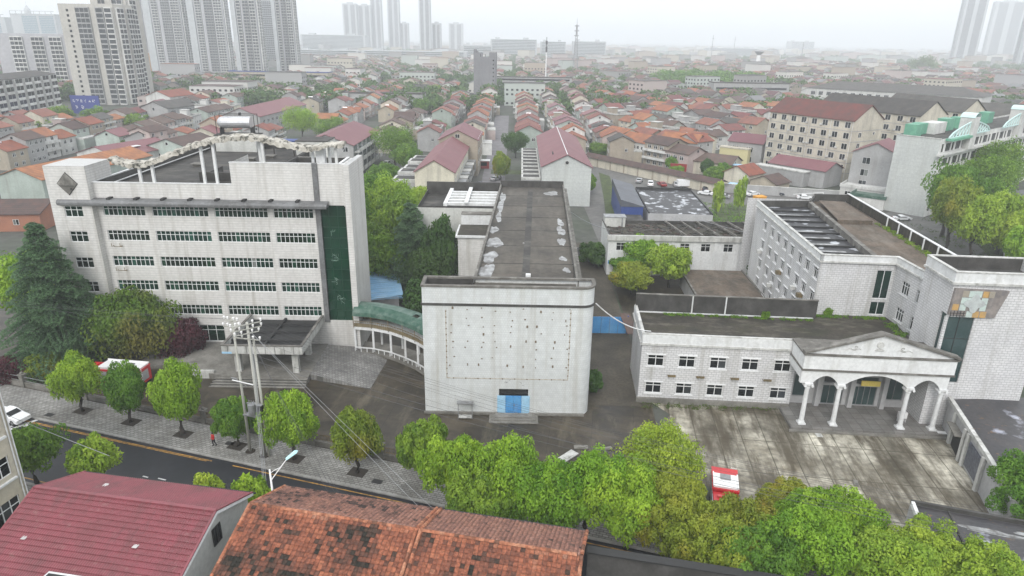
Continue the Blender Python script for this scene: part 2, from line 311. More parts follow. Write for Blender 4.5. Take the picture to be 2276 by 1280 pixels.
def rp(a,n_,z=0): q=RO+RD*a+RN*n_; return (q.x,q.y,z)
def strip(name,m,a0,a1,n0,n1,z): 
    b=MB(); k=12
    for i in range(k):
        u0=a0+(a1-a0)*i/k; u1=a0+(a1-a0)*(i+1)/k; b.quad(rp(u0,n0,z),rp(u1,n0,z),rp(u1,n1,z),rp(u0,n1,z))
    return struct(b.build(name,m))
def poly(name,m,pts,z): return struct(MB().add([(x,y,z) for x,y in pts],[tuple(range(len(pts)))]).build(name,m))
strip('road','asphalt',-60,170,-9.6,0,.0)
def slab(name,m,a0,a1,n0,n1,z1):
    b=MB(); b.add([rp(a0,n0,-.05),rp(a1,n0,-.05),rp(a1,n1,-.05),rp(a0,n1,-.05),rp(a0,n0,z1),rp(a1,n0,z1),rp(a1,n1,z1),rp(a0,n1,z1)],[(4,5,6,7),(0,1,5,4),(2,3,7,6),(1,2,6,5),(3,0,4,7)]); return struct(b.build(name,m))
slab('pavement','paving',-60,170,.28,5.3,.13); slab('kerb','kerb_stone',-60,170,0,.28,.15)
slab('near_pavement','paving',-60,170,-13.6,-9.88,.13); slab('near_kerb','kerb_stone',-60,170,-9.88,-9.6,.15)
for i,(a0,a1,c) in enumerate(((-60,31.5,-.45),(34.2,170,-.45))):
    q=strip('road_line','paint_yellow',a0,a1,c-.15,c,.004)
strip('road_line','paint_yellow',-60,31,-.78,-.66,.004); strip('road_line','paint_yellow',-60,170,-9.1,-8.95,.004)
for k in range(6): strip('road_line','paint_white',1.2,6.8,-1.6-k*1.25,-1.05-k*1.25,.004) if k in(0,) else None
for a0,a1,n0,n1 in ((4.2,4.6,-9.2,-.8),(1.4,1.9,-5.2,-.8)): strip('road_line','paint_white',a0,a1,n0,n1,.005)
for a0,a1,n0,n1 in ((20.6,21.6,-9.0,-8.85),(26.5,27.2,-5.1,-4.95),(28.3,29.3,-4.9,-4.75),(24.3,31,-8.7,-8.6)): strip('road_line','paint_white',a0,a1,n0,n1,.005)
poly('road_line','paint_white',[(-59.2,68.1),(-58.9,67.8),(-56.2,71.2),(-56.6,71.4)],.006)
poly('yard','yard_concrete',[rp(-30,5.3)[:2],rp(81,5.3)[:2],(18.3,77),(18.3,104),(-62,104),(-100,104)],.006)
poly('plaza','plaza_concrete',[rp(84,5.3)[:2],rp(122,5.3)[:2],(57,72),(58,80),(18.3,80),(18.3,77),(20.1,74),(18.4,71.5),(20.6,69),(19.0,66.2),(21.4,63.5),(19.6,61),(22.2,58.4),(20.4,56),(22.0,54)],.009)
poly('alley','alley_concrete',[(9.9,76),(18.3,76),(19.2,126),(22,150),(12,150),(10.4,120)],.013)
poly('back_yard','yard_concrete',[(19,77),(46,77),(50,150),(19.5,150)],.002)
poly('parking_lot','lot_asphalt',[(20,150),(60,150),(84,172),(110,190),(96,215),(62,226),(42,250),(22,252),(19.6,240)],.004)
poly('lane','lot_asphalt',[(86,96),(100,96),(112,150),(118,176),(106,186),(92,172),(84,150)],.008)
poly('street','street_far',[(-10.4,200),(-2.8,200),(-3.4,420),(-11.6,420)],.006)
poly('street','lot_asphalt',[(-44,196),(8,196),(8,216),(-44,216)],.011)
poly('grass_verge','scrub',[(24,168),(29,168),(33,232),(30,238),(27,200)],.012)
poly('grass_verge','scrub',[(47,150),(64,150),(80,190),(60,192),(52,176)],.016)
poly('grass_verge','scrub',[(100,126),(112,126),(122,172),(116,172)],.018)
poly('grass_verge','scrub',[(-8,232),(6,232),(6,240),(-8,240)],.02)
# drain covers
for a,n_ in ((6.5,1.2),(50.5,1.6),(31.3,2.8)):
    p=rp(a,n_,.134); b=MB(); b.box(-.55,.55,-.35,.35,0,.008); b.box(-.45,.45,-.25,.25,.008,.012)
    tag(b.build('drain_cover',['dark_trim','metal_grey'] ,None,p,R(-16.6)),{6.5:'dark drain cover in the pavement at the left end',50.5:'dark drain cover beside the last street tree',31.3:'brown drain cover near the walking person'}[a],'drain cover')
# ---------------------------------------------------------------- A: six storey office building
OA=(-58.3,91.6)
A=thing('office_building','large six storey white tiled office building with green windows and a wave shaped roof ornament','building',(OA[0],OA[1],0))
def ax(X): return X-OA[0]
def ay(Y): return Y-OA[1]
zr=(5.2,8.9,12.55,16.35,19.95)
blocks=((-57.1,-51.3,9),(-50.3,-42.5,12),(-41.6,-34.2,12),(-33.4,-27.85,9))
w_=[]
for z in zr:
    for a,c,k in blocks: w_.append((ax(a),z,c-a,1.5,k,.36))
b=MB()
facade(b,A,(0,0),0,ax(-27.25),0,24.6,w_+[(ax(-50),.9,7.4,2.6,6,.3)],.3,'glass_green',zs=(4.4,),fw=.065)
# right part above and beside the curtain wall
b.wall((ax(-27.25),0),(1,0),ax(-22.4)-ax(-27.25),0,27.6,[(.35,3.95,4.6,21.9)],.35)
b.quad((ax(-38.7),0,24.6),(ax(-27.25),0,24.6),(ax(-27.25),0,27.6),(ax(-38.7),0,27.6))
b.quad((ax(-38.7),7,24.6),(ax(-38.7),0,24.6),(ax(-38.7),0,27.6),(ax(-38.7),7,27.6))
b.box(ax(-22.95),ax(-22.2),-1.1,7.6,0,27.7)         # end fin
b.box(ax(-23.3),ax(-22.95),-.5,5,21.9,27.66)
b.wall((ax(-22.2),7.6),(0,1),.02,0,27.6)
b.quad((ax(-22.9),7.6,0),(ax(-28),7.6,0),(ax(-28),7.6,24.6),(ax(-22.9),7.6,24.6))
b.wall((ax(-28),7.6),(0,1),16,0,24.6); b.wall((ax(-37),23.6),(0,1),17,0,24.6)
b.quad((ax(-28),23.6,0),(ax(-37),23.6,0),(ax(-37),23.6,24.6),(ax(-28),23.6,24.6))
b.quad((ax(-37),40.6,0),(.4,40.6,0),(.4,40.6,24.6),(ax(-37),40.6,24.6)); b.wall((.4,40.6),(0,-1),40.6,0,24.6)
b.build('wall','white_tile',A)
# left stair wing
b=MB(); facade(b,A,(ax(-63.5),-1.05),0,5.6,0,26.9,[(1.7,z,2.5,1.55,3,.36) for z in zr],.2,'glass_green',m=0)
b.wall((ax(-57.9),-1.05),(0,1),6,0,26.9); b.wall((ax(-63.5),4.95),(0,-1),6,0,26.9); b.wall((ax(-57.9),4.95),(-1,0),5.6,0,26.9)
b.box(ax(-63.5),ax(-57.9),-1.05,4.95,26.88,27.0)
b.build('stair_wing','white_tile',A)
# diamond clock recess
b=MB(); cx,cz=ax(-60.6),24.6
b.add([(cx-1.35,-1.17,cz),(cx,-1.17,cz-1.5),(cx+1.35,-1.17,cz),(cx,-1.17,cz+1.5),(cx-1.35,-1.04,cz),(cx,-1.04,cz-1.5),(cx+1.35,-1.04,cz),(cx,-1.04,cz+1.5)],[(3,2,1,0),(0,1,5,4),(1,2,6,5),(2,3,7,6),(3,0,4,7)],0)
k=1.07; b.add([(cx-1.35*k,-1.1,cz),(cx,-1.1,cz-1.5*k),(cx+1.35*k,-1.1,cz),(cx,-1.1,cz+1.5*k)],[(3,2,1,0)],1)
b.box(cx-1.1,cx+.9,-1.2,-1.171,cz-.33,cz-.27,1); b.tube((cx+.45,-1.2,cz-.7),(cx+.45,-1.171,cz-.7),.16,.16,10,1)
b.build('clock_panel',['parapet_cap','dark_trim'],A)
# curtain wall
g=MB(); x0,x1,z0,z1=ax(-26.9),ax(-23.3),4.6,21.9
nx,nz=3,11
for i in range(nx):
    for j in range(nz):
        dx=(x1-x0)/nx; dz=(z1-z0)/nz; t=random.Random(i*31+j).uniform(-.012,.012)
        g.quad((x0+i*dx,.2+t,z0+j*dz),(x0+(i+1)*dx,.2,z0+j*dz),(x0+(i+1)*dx,.2-t,z0+(j+1)*dz),(x0+i*dx,.2,z0+(j+1)*dz),0)
go=g.build('curtain_wall','glass_tower',A)
f=MB()
for i in range(nx+1): f.box(x0+i*(x1-x0)/nx-.025,x0+i*(x1-x0)/nx+.025,.13,.185,z0,z1)
for j in range(nz+1): f.box(x0,x1,.14,.184,z0+j*dz-.025,z0+j*dz+.025)
f.build('mullion_grid',[mat('mullion_green',(.01,.06,.035),.4)],go)
st=mat('sign_outline',(.35,.5,.42),.4)
def strokes(seed,cx,cz,s,y,th=.03,nn=9,mb=None,m=0):
    """outlined character remains: a cluster of short thin strokes"""
    r=random.Random(seed); mb=mb or MB()
    for q in range(nn):
        u=cx+r.uniform(-.4,.4)*s; v_=cz+r.uniform(-.45,.45)*s; l=r.uniform(.2,.5)*s; a=r.choice((0,0,math.pi/2,math.pi/2,.7,-.7))
        mb.bar((u-math.cos(a)*l/2,y,v_-math.sin(a)*l/2),(u+math.cos(a)*l/2,y,v_+math.sin(a)*l/2),.012,th,m)
    return mb
for i,(zc,sd,nn) in enumerate(((18.1,3,6),(14.2,5,12),(10.6,9,7),(7.9,12,13))):
    strokes(sd,ax(-25.3)+(.35 if i==3 else 0),zc,1.25,.115,.028,nn).build('character_outline',st,go)
# grey duct strip and horizontal gutter canopy
b=MB(); b.box(ax(-27.45),ax(-26.75),-.28,-.003,4.4,27.75); b.build('duct_strip','gutter_metal',A)
b=MB(); b.box(ax(-62.3),ax(-25.6),-1.55,-.02,21.75,22.0,0)
N_=10
for i in range(N_): 
    a0=math.pi/2+math.pi*i/N_*.9; a1=math.pi/2+math.pi*(i+1)/N_*.9
    p0=(-1.1+math.cos(a0)*.48,22.0+math.sin(a0)*.42); p1=(-1.1+math.cos(a1)*.48,22.0+math.sin(a1)*.42)
    b.quad((ax(-62.4),p0[0],p0[1]),(ax(-25.5),p0[0],p0[1]),(ax(-25.5),p1[0],p1[1]),(ax(-62.4),p1[0],p1[1]),0)
for i in range(9): x=ax(-59.5)+i*3.7; b.box(x,x+.45,-1.0,-.02,22.42,22.7,1)
b.quad((ax(-62.4),-1.1,22.42),(ax(-25.5),-1.1,22.42),(ax(-25.5),-.02,22.5),(ax(-62.4),-.02,22.5),0)
b.build('gutter_canopy',['gutter_metal','dark_trim'],A)
# roofs
b=MB(); parapet_roof(b,.4,ax(-37),0,40.6,23.3,1.3,.3); b.build('roof',['dark_roof','parapet_dark'],A)
b=MB(); x0,x1=ax(-36.7),ax(-23)
b.quad((x0,.4,22.9),(x1,.4,22.9),(x1,7.4,22.9),(x0,7.4,22.9),0); b.quad((x0,7.4,22.9),(ax(-28.3),7.4,22.9),(ax(-28.3),23.2,22.9),(x0,23.2,22.9),0)
b.quad((x0,.4,22.9),(x1,.4,22.9),(x1,.4,27.6),(x0,.4,27.6),1); b.quad((ax(-38.4),.4,23.3),(x0,.4,23.3),(x0,.4,27.6),(ax(-38.4),.4,27.6),1)
b.box(ax(-37),x0,.42,40,22.9,24.66,1); b.quad((x0,23.2,22.9),(ax(-28.3),23.2,22.9),(ax(-28.3),23.2,24.6),(x0,23.2,24.6),1)
b.quad((ax(-28.3),7.5,22.9),(ax(-28.3),23.2,22.9),(ax(-28.3),23.2,24.6),(ax(-28.3),7.5,24.6),1)
b.box(ax(-35.5),ax(-29),3,3.6,22.9,24.4,1); b.box(ax(-34.5),ax(-28.6),5,7,23.6,23.8,2); b.box(ax(-34),ax(-30),2,2.8,25.1,25.3,1)
for i in range(2): b.box(ax(-27),ax(-24.6),4+i*1.3,4.6+i*1.3,22.9,24.2,1)
b.build('lower_roof',['dark_roof','parapet_dark','pale_patch'],A)
b=MB(); b.box(.1,ax(-38.7)-.02,-.05,.3,24.6,24.7,0); b.box(.1,.45,.3,40.6,24.6,24.7); b.box(.45,ax(-37),40.3,40.65,24.6,24.7); b.box(ax(-38.75),ax(-22.9),-.05,.42,27.6,27.7); b.box(ax(-28.35),ax(-27.95),7.6,23.6,24.6,24.7)
b.bar((1.2,1.2,23.9),(1.2,36,23.9),.12,.12); b.bar((1.2,1.2,23.9),(19,1.2,23.9),.1,.1)
b.build('parapet_cap','white_paint',A)
b=MB(); b.box(ax(-39),ax(-33.4),30,35.5,23.3,26.2,0); b.box(ax(-39.1),ax(-33.3),29.9,35.6,26.2,26.35,1); b.box(ax(-44),ax(-39.6),31.5,34,25.9,26.1,2); b.box(ax(-43.8),ax(-43.6),32,32.2,23.3,25.9,1); b.box(ax(-40.2),ax(-40),32,32.2,23.3,25.9,1)
b.build('roof_hut',['pale_plaster','parapet_dark','navy'],A)
b=MB(); b.box(ax(-55.8),ax(-48.2),35.6,39.4,23.31,26.2,0); b.box(ax(-55.9),ax(-48.1),35.5,39.5,26.2,26.38,1); b.build('roof_hut',['pale_plaster','parapet_dark'],A)
for X,Y in ((-46,118),(-43.5,121),(-52.5,112)):
    b=MB(); b.box(-.6,.6,-.6,.6,0,.4,0); b.box(-.9,.9,-.9,.9,.4,.52,1); b.build('roof_vent',['concrete','parapet_cap'],A,(ax(X),ay(Y),23.31))
b=MB(); b.box(ax(-47),ax(-39),8.5,9,23.3,24.6,0); b.box(ax(-47),ax(-46.5),9,16,23.3,24.2,0); b.build('roof_upstand','parapet_dark',A)
# water tank on its stand
b=MB(); b.tube((-2.6,0,2.1),(2.6,0,2.1),1.05,1.05,16,0); b.sphere((-2.6,0,2.1),1.04,12,8,0); 
for i in range(6): b.tube((-2.3+i*.9,0,2.1),(-2.2+i*.9,0,2.1),1.09,1.09,16,0)
b.box(-3,-2.8,-.9,.9,0,1.2,1); b.box(2.6,2.8,-.9,.9,0,1.2,1)
for x in(-3.5,3.5):
    for y in(-1.1,1.1): b.box(x-.05,x+.05,y-.05,y+.05,0,3.6,1)
b.bar((-3.5,-1.1,3.55),(3.5,-1.1,3.55),.08,.08,1); b.bar((-3.5,1.1,3.55),(3.5,1.1,3.55),.08,.08,1)
tag(b.build('water_tank',[mat('steel_tank',(.62,.63,.64),.3,(.5,.5,.52),.5,metal=.5),'dark_trim'],None,(-52,129,26.39),R(3)),'silver horizontal water tank in a black frame on the office roof','water tank')
# wave ornament
prof=[(-54.9,28.1),(-53.6,27.65),(-52.2,27.4),(-50.8,27.45),(-49.4,27.8),(-47.6,28.45),(-45.7,29.15),(-44,29.8),(-42.5,30.3),(-41,30.75),(-39.3,31.1),(-37.5,31.32),(-35.6,31.35),(-33.2,31.0),(-30.8,30.45),(-29.2,30.1),(-27.8,29.95),(-26.2,30.15),(-24.7,30.4),(-22.9,30.5)]
b=MB(); r=random.Random(4); sec=[]; pts=[]
fine=[]
for i in range(len(prof)-1):
    for k in range(5): t=k/5; fine.append((prof[i][0]*(1-t)+prof[i+1][0]*t,prof[i][1]*(1-t)+prof[i+1][1]*t))
fine.append(prof[-1]); v=[]
for i,(X,z) in enumerate(fine):
    e=i/(len(fine)-1); hh=.55 if .1<e<.9 else .38
    y0=92.1-91.6; j=lambda a:r.uniform(-a,a)
    v+=[(ax(X)+j(.1),y0-.75+j(.14),z-.12+j(.1)),(ax(X)+j(.08),y0-.85+j(.15),z-hh-.15+j(.14)),(ax(X),y0+.9+j(.1),z-hh+j(.1)),(ax(X),y0+1.0+j(.12),z+.02+j(.1)),(ax(X)+j(.1),y0+.1+j(.1),z+.12+j(.13))]
n=len(fine); f=[]
for i in range(n-1):
    for k in range(5): a_=i*5+k; c_=i*5+(k+1)%5; f.append((a_,c_,c_+5,a_+5))
f+=[tuple(range(5)),tuple(reversed(range((n-1)*5,n*5)))]
b.add(v,f); 
b.build('wave_ornament','wave_plaster',A)
for X,y,zb in ((-51.2,.15,24.7),(-49.4,.15,24.7),(-42.4,.15,24.7),(-40.7,.15,24.7),(-34.8,1.2,22.9),(-34.0,.15,27.7),(-27.6,1.2,22.9),(-25.4,1.6,22.9),(-24.2,.5,24)):
    zt=np.interp(X,[p[0] for p in prof],[p[1] for p in prof])-.55
    MB().box(ax(X)-.17,ax(X)+.17,y-.15+.1,y+.2+.1,zb,zt+.15).build('ornament_post','white_paint',A)
MB().box(ax(-27.1),ax(-25.9),1,1.9,22.9,29.5).build('ornament_pier','white_paint',A)
for z in (15.6,12.0):   # bare air conditioner brackets
    b=MB(); b.box(0,.06,-.55,0,0,.05); b.box(1.2,1.26,-.55,0,0,.05); b.box(0,.05,-.55,-.5,0,.5); b.box(1.2,1.25,-.55,-.5,0,.5); b.box(0,1.26,-.05,0,-.15,-.1)
    b.build('bracket','rail_metal',A,(ax(-56.6),0,z))
# entrance canopy
b=MB(); cx0,cx1,cy0,cy1=ax(-38.4),ax(-27.7),80.9-91.6,-.02
b.box(cx0,cx1,cy0,cy0+.25,4.15,5.3,0); b.box(cx0,cx0+.25,cy0+.25,cy1,4.15,5.3,0); b.box(cx1-.25,cx1,cy0+.25,cy1,4.15,5.3,0)
b.box(cx0+.25,cx1-.25,cy0+.25,cy1,4.3,4.55,1)
for y in (-8,-5,-2.4): b.box(cx0+.25,cx1-.25,y,y+.3,4.55,4.95,1)
b.box(cx0+5,cx0+5.3,cy0+.25,cy1,4.55,4.9,1)
b.box(cx0-.08,cx1+.08,cy0-.08,cy0+.3,5.3,5.42,2); b.box(cx0-.08,cx0+.3,cy0+.3,cy1,5.3,5.42,2); b.box(cx1-.3,cx1+.08,cy0+.3,cy1,5.3,5.42,2)
cn=b.build('entrance_canopy',['old_white','dark_trim','parapet_cap'],A)
for i in range(8): x=cx0+.8+i*1.25; MB().box(x,x+.04,cy0-.03,cy0-.002,4.15,5.28).build('joint','dark_trim',cn)
MB().box(cx0,cx0+1.3,cy0-.04,cy0-.003,4.15,4.42).build('sign_strip','blue_light',cn)
for X,Y in ((-37.1,82.6),(-29.2,82.4),(-37.1,88),(-29.2,88)):
    MB().box(ax(X)-.4,ax(X)+.4,ay(Y)-.35,ay(Y)+.35,.8,4.15).build('canopy_column','old_white',cn)
# entrance platform, steps and ramps
b=MB(); b.prism([(-47,84.5),(-44,82.5),(-38.6,80.9),(-27.3,80.9),(-27.3,91.5),(-47,91.5)],0,.8)
pf=tag(b.build('platform','concrete'),'raised concrete entrance platform with wide front steps under the dark canopy','platform')
for i in range(4): MB().prism([(-39.4-.1*i,80.9-.42*i),(-27.3+.0*i,80.9-.42*i),(-27.3,80.9-.42*(i+1)),(-39.8-.1*i,80.9-.42*(i+1))],0,.8-.19*(i+1)+.05).box(-39.8-.1*i,-27.3,80.9-.42*(i+1)-.012,80.9-.42*(i+1)-.002,0,.76-.19*(i+1),1).build('step',['concrete','dark_trim'],pf)  # dark strip on each riser paints the shade that separates the steps
mat('ramp_paving',(.24,.235,.225),.8,(.13,.125,.12),.25,joints=(.45,.45,.03,.5),rotz=R(12),stain=(.1,.1,.1),stain_amt=.6,stain_scale=(.5,.5,.5))
b=MB(); b.add([(-27.28,81.8,0),(-18.6,79.4,0),(-17.9,88,0),(-23,91.2,0),(-27.28,91.2,0),(-27.28,81.8,.82),(-18.6,79.4,.05),(-17.9,88,.05),(-23,91.2,.55),(-27.28,91.2,.82)],[(5,6,7,8),(5,8,9),(0,1,6,5),(1,2,7,6),(2,3,8,7),(3,4,9,8),(4,0,5,9)])
tag(b.build('ramp','ramp_paving'),'broad grey paved ramp sloping down to the right of the entrance platform','ramp')
b=MB(); b.add([(-47,84.5,0),(-52.5,84,0),(-53,90.5,0),(-47,91.4,0),(-47,84.5,.8),(-52.5,84,.02),(-53,90.5,.02),(-47,91.4,.8)],[(4,7,6,5),(0,4,5,1),(1,5,6,2),(2,6,7,3)])
tag(b.build('ramp','concrete'),'stained concrete ramp running down left of the entrance platform','ramp')
b=MB(); b.box(-46.6,-40.2,81.6,82.0,0,1.15); tag(b.build('low_wall','old_white',None),'low broken concrete kerb wall at the left end of the entrance steps','low wall')
# covered link bridge between office and stage block
arc=[(-22.9,90.0),(-20.2,89.6),(-17.5,88.5),(-15.2,86.9),(-13.2,85.2),(-11.2,82.9)]
def off(p,i,d):
    a=Vector(arc[max(i-1,0)]); c=Vector(arc[min(i+1,len(arc)-1)]); t=(c-a).normalized(); return (p[0]-t.y*d,p[1]+t.x*d)
BR=thing('link_bridge','curved two level link bridge with green barrel roof between the office and stage block','bridge',(-17,88,0))
def bl(p,z): return (p[0]+17,p[1]-88,z)
def arcstrip(d0,d1,z0,z1,name,m,par=BR):
    b=MB(); n=len(arc); v=[]
    for i,p in enumerate(arc):
        q0=off(p,i,d0); q1=off(p,i,d1); v+=[bl(q0,z0),bl(q1,z0),bl(q1,z1),bl(q0,z1)]
    f=[(4*i+k,4*i+(k+1)%4,4*i+4+(k+1)%4,4*i+4+k) for i in range(n-1) for k in range(4)]+[(0,1,2,3),(4*n-1,4*n-2,4*n-3,4*n-4)]
    return b.add(v,f).build(name,m,par)
arcstrip(0,3.2,3.9,4.3,'deck','white_paint'); arcstrip(-.25,3.4,0,.45,'base_slab','concrete')
arcstrip(-.2,-.05,1.05,1.2,'lower_rail','white_paint'); arcstrip(3.1,3.2,4.3,5.2,'inner_railing',mat('rail_tan',(.24,.2,.12),.8,(.15,.12,.07),1.5)); arcstrip(.12,.16,4.32,4.85,'outer_panel','rail_tan')
arcstrip(.05,.1,5.15,5.23,'handrail','rail_metal')
for i,p in enumerate(arc):
    for d in (.25,2.9):
        q=off(p,i,d); x,y,_=bl(q,0); MB().box(x-.14,x+.14,y-.14,y+.14,.45,3.9).build('column','white_paint',BR)
b=MB(); 
for i in range(len(arc)-1):
    for k in range(9):
        t=k/9; p=(arc[i][0]*(1-t)+arc[i+1][0]*t,arc[i][1]*(1-t)+arc[i+1][1]*t); x,y,_=bl(off(p,i,.07),0); b.box(x-.018,x+.018,y-.018,y+.018,4.3,5.16)
b.build('balustrade','rail_metal',BR,).location=(0,0,0)
b=MB()
for i in range(len(arc)-1):
    for k in range(3):
        t=k/3; p=(arc[i][0]*(1-t)+arc[i+1][0]*t,arc[i][1]*(1-t)+arc[i+1][1]*t); x,y,_=bl(off(p,i,-.12),0); b.box(x-.05,x+.05,y-.05,y+.05,.45,1.06)
b.build('lower_rail_posts','white_paint',BR)
b=MB(); v=[]; M_=9; fa=[]
for i in range(len(arc)-1):
    for k in range(5):
        t=k/5; fa.append((i,(arc[i][0]*(1-t)+arc[i+1][0]*t,arc[i][1]*(1-t)+arc[i+1][1]*t)))
fa.append((len(arc)-1,arc[-1])); r=random.Random(2)
for i,p in fa:
    for j in range(M_):
        a_=math.pi*j/(M_-1); d=1.6-math.cos(a_)*1.95; x,y,_=bl(off(p,i,d),0); v.append((x,y,6.15+math.sin(a_)*1.35+(.03 if j%2 else 0)))
b.add(v,[(i*M_+j,i*M_+j+1,(i+1)*M_+j+1,(i+1)*M_+j) for i in range(len(fa)-1) for j in range(M_-1) if (i,j) not in ((17,3),(18,3))])
b.build('barrel_roof','green_sheet',BR)
for i,p in enumerate(arc):
    x,y,_=bl(off(p,i,-.2),0); x2,y2,_=bl(off(p,i,3.4),0)
    MB().box(x-.04,x+.04,y-.04,y+.04,4.3,6.16).build('roof_post','rail_metal',BR)
# ---------------------------------------------------------------- B: stage block (theatre)
B=thing('theatre','tall white tiled windowless theatre block with long stained flat roof and small blue door','building',(-10.55,73.7,0),R(-.4))
def arcpts(cx,cy,r0,a0,a1,n): return [(cx+r0*math.cos(R(a0+(a1-a0)*i/n)),cy+r0*math.sin(R(a0+(a1-a0)*i/n))) for i in range(n+1)]
W_=20.35; RR=1.5
b=MB(); b.wall((0,0),(1,0),W_-RR,0,16.75,[(9.15,12.75,.2,3.5)],.3)
cr=arcpts(W_-RR,RR,RR,-90,0,6)
for p,q in zip(cr[:-1],cr[1:]): b.quad((*p,0),(*q,0),(*q,16.75),(*p,16.75))
b.quad((W_,RR,0),(W_,3.2,0),(W_,3.2,16.75),(W_,RR,16.75)); b.wall((W_,3.2),(-1,0),W_,0,16.75); b.wall((0,3.2),(0,-1),3.2,0,16.75)
b.build('front_wall','stage_tile',B)
b=MB(); out_=[(-.12,-.12)]+[(W_-RR,-.12)]+arcpts(W_-RR,RR,RR+.12,-90,0,6)[1:]+[(W_+.12,3.3),(-.12,3.3)]
def ring(mb,po,pi,z0,z1,m=None):
    n=len(po); v=[(x,y,z) for z in(z0,z1) for x,y in po]+[(x,y,z) for z in(z0,z1) for x,y in pi]
    f=[]
    for i in range(n):
        j=(i+1)%n; f+=[(i,j,n+j,n+i),(2*n+j,2*n+i,3*n+i,3*n+j),(n+i,n+j,3*n+j,3*n+i),(j,i,2*n+i,2*n+j)]
    mb.add(v,f,m)
inn=[(.3,.3)]+[(W_-RR,.3)]+arcpts(W_-RR,RR,RR-.3,-90,0,6)[1:]+[(W_-.3,2.9),(.3,2.9)]
ring(b,out_,inn,16.75,16.98,0)
ring(b,[(x+(.0),y) for x,y in out_],[(.02,.02)]+[(W_-RR,.02)]+arcpts(W_-RR,RR,RR-.02,-90,0,6)[1:]+[(W_-.02,3.18),(.02,3.18)],14.45,14.72,1)
b.build('cornice',['parapet_cap','parapet_dark'],B)
b=MB(); b.prism([(.3,.3),(5.6,.3),(5.6,2.9),(.3,2.9)],15.0,15.02,0); 
ring(b,[(.3,.3),(5.9,.3),(5.9,2.9),(.3,2.9)],[(.32,.32),(5.88,.32),(5.88,2.88),(.32,2.88)],15.0,16.74,1)
b.prism([(5.9,.3),(18.2,.3),(18.2,2.9),(5.9,2.9)],16.2,16.3,2)
b.prism([(18.3,.35)]+arcpts(W_-RR,RR,RR-.32,-90,0,6)+[(W_-.32,2.88),(18.3,2.88)],15.2,15.22,0)
b.build('gutter_well',['dark_trim','parapet_dark','stage_roof'],B)
HY=60.5
b=MB(); b.wall((5.9,3.2),(0,1),0.01,0,1); 
hl=[(5.9,3.2),(18.3,3.2),(19.9,HY),(7.6,HY)]
for i in range(4):
    p=hl[i]; q=hl[(i+1)%4]; b.quad((*p,0),(*q,0),(*q,16.2),(*p,16.2))
b.build('hall_wall','grey_tile',B)
b=MB(); b.quad((6.0,2.92,16.02),(18.2,2.92,16.02),(19.8,HY-.1,16.02),(7.7,HY-.1,16.02)); b.build('hall_roof','stage_roof',B)
b=MB()
def bar2(p,q,w,z0,z1,m=None):
    d=(Vector(q)-Vector(p)).normalized(); nn=Vector((-d.y,d.x))*w/2
    b.prism([(p[0]-nn.x,p[1]-nn.y),(q[0]-nn.x,q[1]-nn.y),(q[0]+nn.x,q[1]+nn.y),(p[0]+nn.x,p[1]+nn.y)],z0,z1,m)
bar2((5.95,3.2),(7.6,HY),.3,15.9,16.55,0); bar2((18.45,3.2),(20.05,HY),.3,15.9,16.7,0); bar2((18.95,3.2),(20.55,HY),.45,15.4,15.9,0); bar2((7.5,HY),(20.1,HY),.35,15.9,17.3,1)
bar2((6.1,3.3),(18.2,3.3),.25,16.02,16.3,2)
b.build('roof_edge',['parapet_cap','parapet_dark','old_white'],B)
b=MB(); bar2((12.15,4.2),(13.5,HY-2),.95,16.02,16.06,0)
for k in range(1,7):
    y=3.2+k*8.2; bar2((6.2+k*.22,y),(18.3+k*.22,y),.16,16.02,16.05,0)
b.build('roof_membrane','dark_roof',B)
r=random.Random(11); b=MB()
def blob(cx,cy,rx,ry,z,n=22,seed=0,m=None):
    rr=random.Random(seed); ph=[rr.uniform(0,6.28) for _ in range(4)]
    pts=[]
    for i in range(n):
        a_=2*math.pi*i/n; k=1+.16*math.sin(2*a_+ph[0])+.13*math.sin(3*a_+ph[1])+.09*math.sin(5*a_+ph[2])+.06*math.sin(7*a_+ph[3]); pts.append((cx+rx*k*math.cos(a_),cy+ry*k*math.sin(a_),z))
    b.add(pts,[tuple(range(n))],m)
q=0
for x,y,rx,ry in ((7.2,8,.9,3.2),(7.4,14,.95,2.6),(7.7,21,1.1,2.8),(7.3,28,.7,2.2),(7.9,36,.5,3),(8,44,.6,4),(8.2,51,.5,4),(17.6,22,.55,2),(17.8,28,.6,2.6),(18,33,.5,2.2),(17.3,13.8,.5,1),(17.5,9,.45,1),(12.3,21,.35,.5),(17.5,55,1.2,2)):
    q+=1; b=MB(); blob(x,y,rx,ry,16.035+.0003*q,seed=q); b.build('pale_stain','pale_patch',B)
b=MB(); b.box(12.2,12.8,5.4,6.1,16.06,16.5,0); b.build('roof_vent','white_paint',B)
b=MB(); b.box(16.9,18.3,3.6,4.5,16.03,16.45,0); b.box(17.0,18.2,3.7,4.4,16.45,16.6,1); b.build('roof_box',['parapet_cap','dark_trim'],B)
b=MB(); b.path([(6.5,3.6,16.32),(10,3.5,16.33),(11.2,3.7,16.33),(12.1,4.6,16.1),(14,4.2,16.1),(15.2,4.5,16.1),(15.6,3.9,16.1),(14.4,3.4,16.33),(17,3.4,16.33)],.035,5); b.build('roof_cable','cable_light',B)
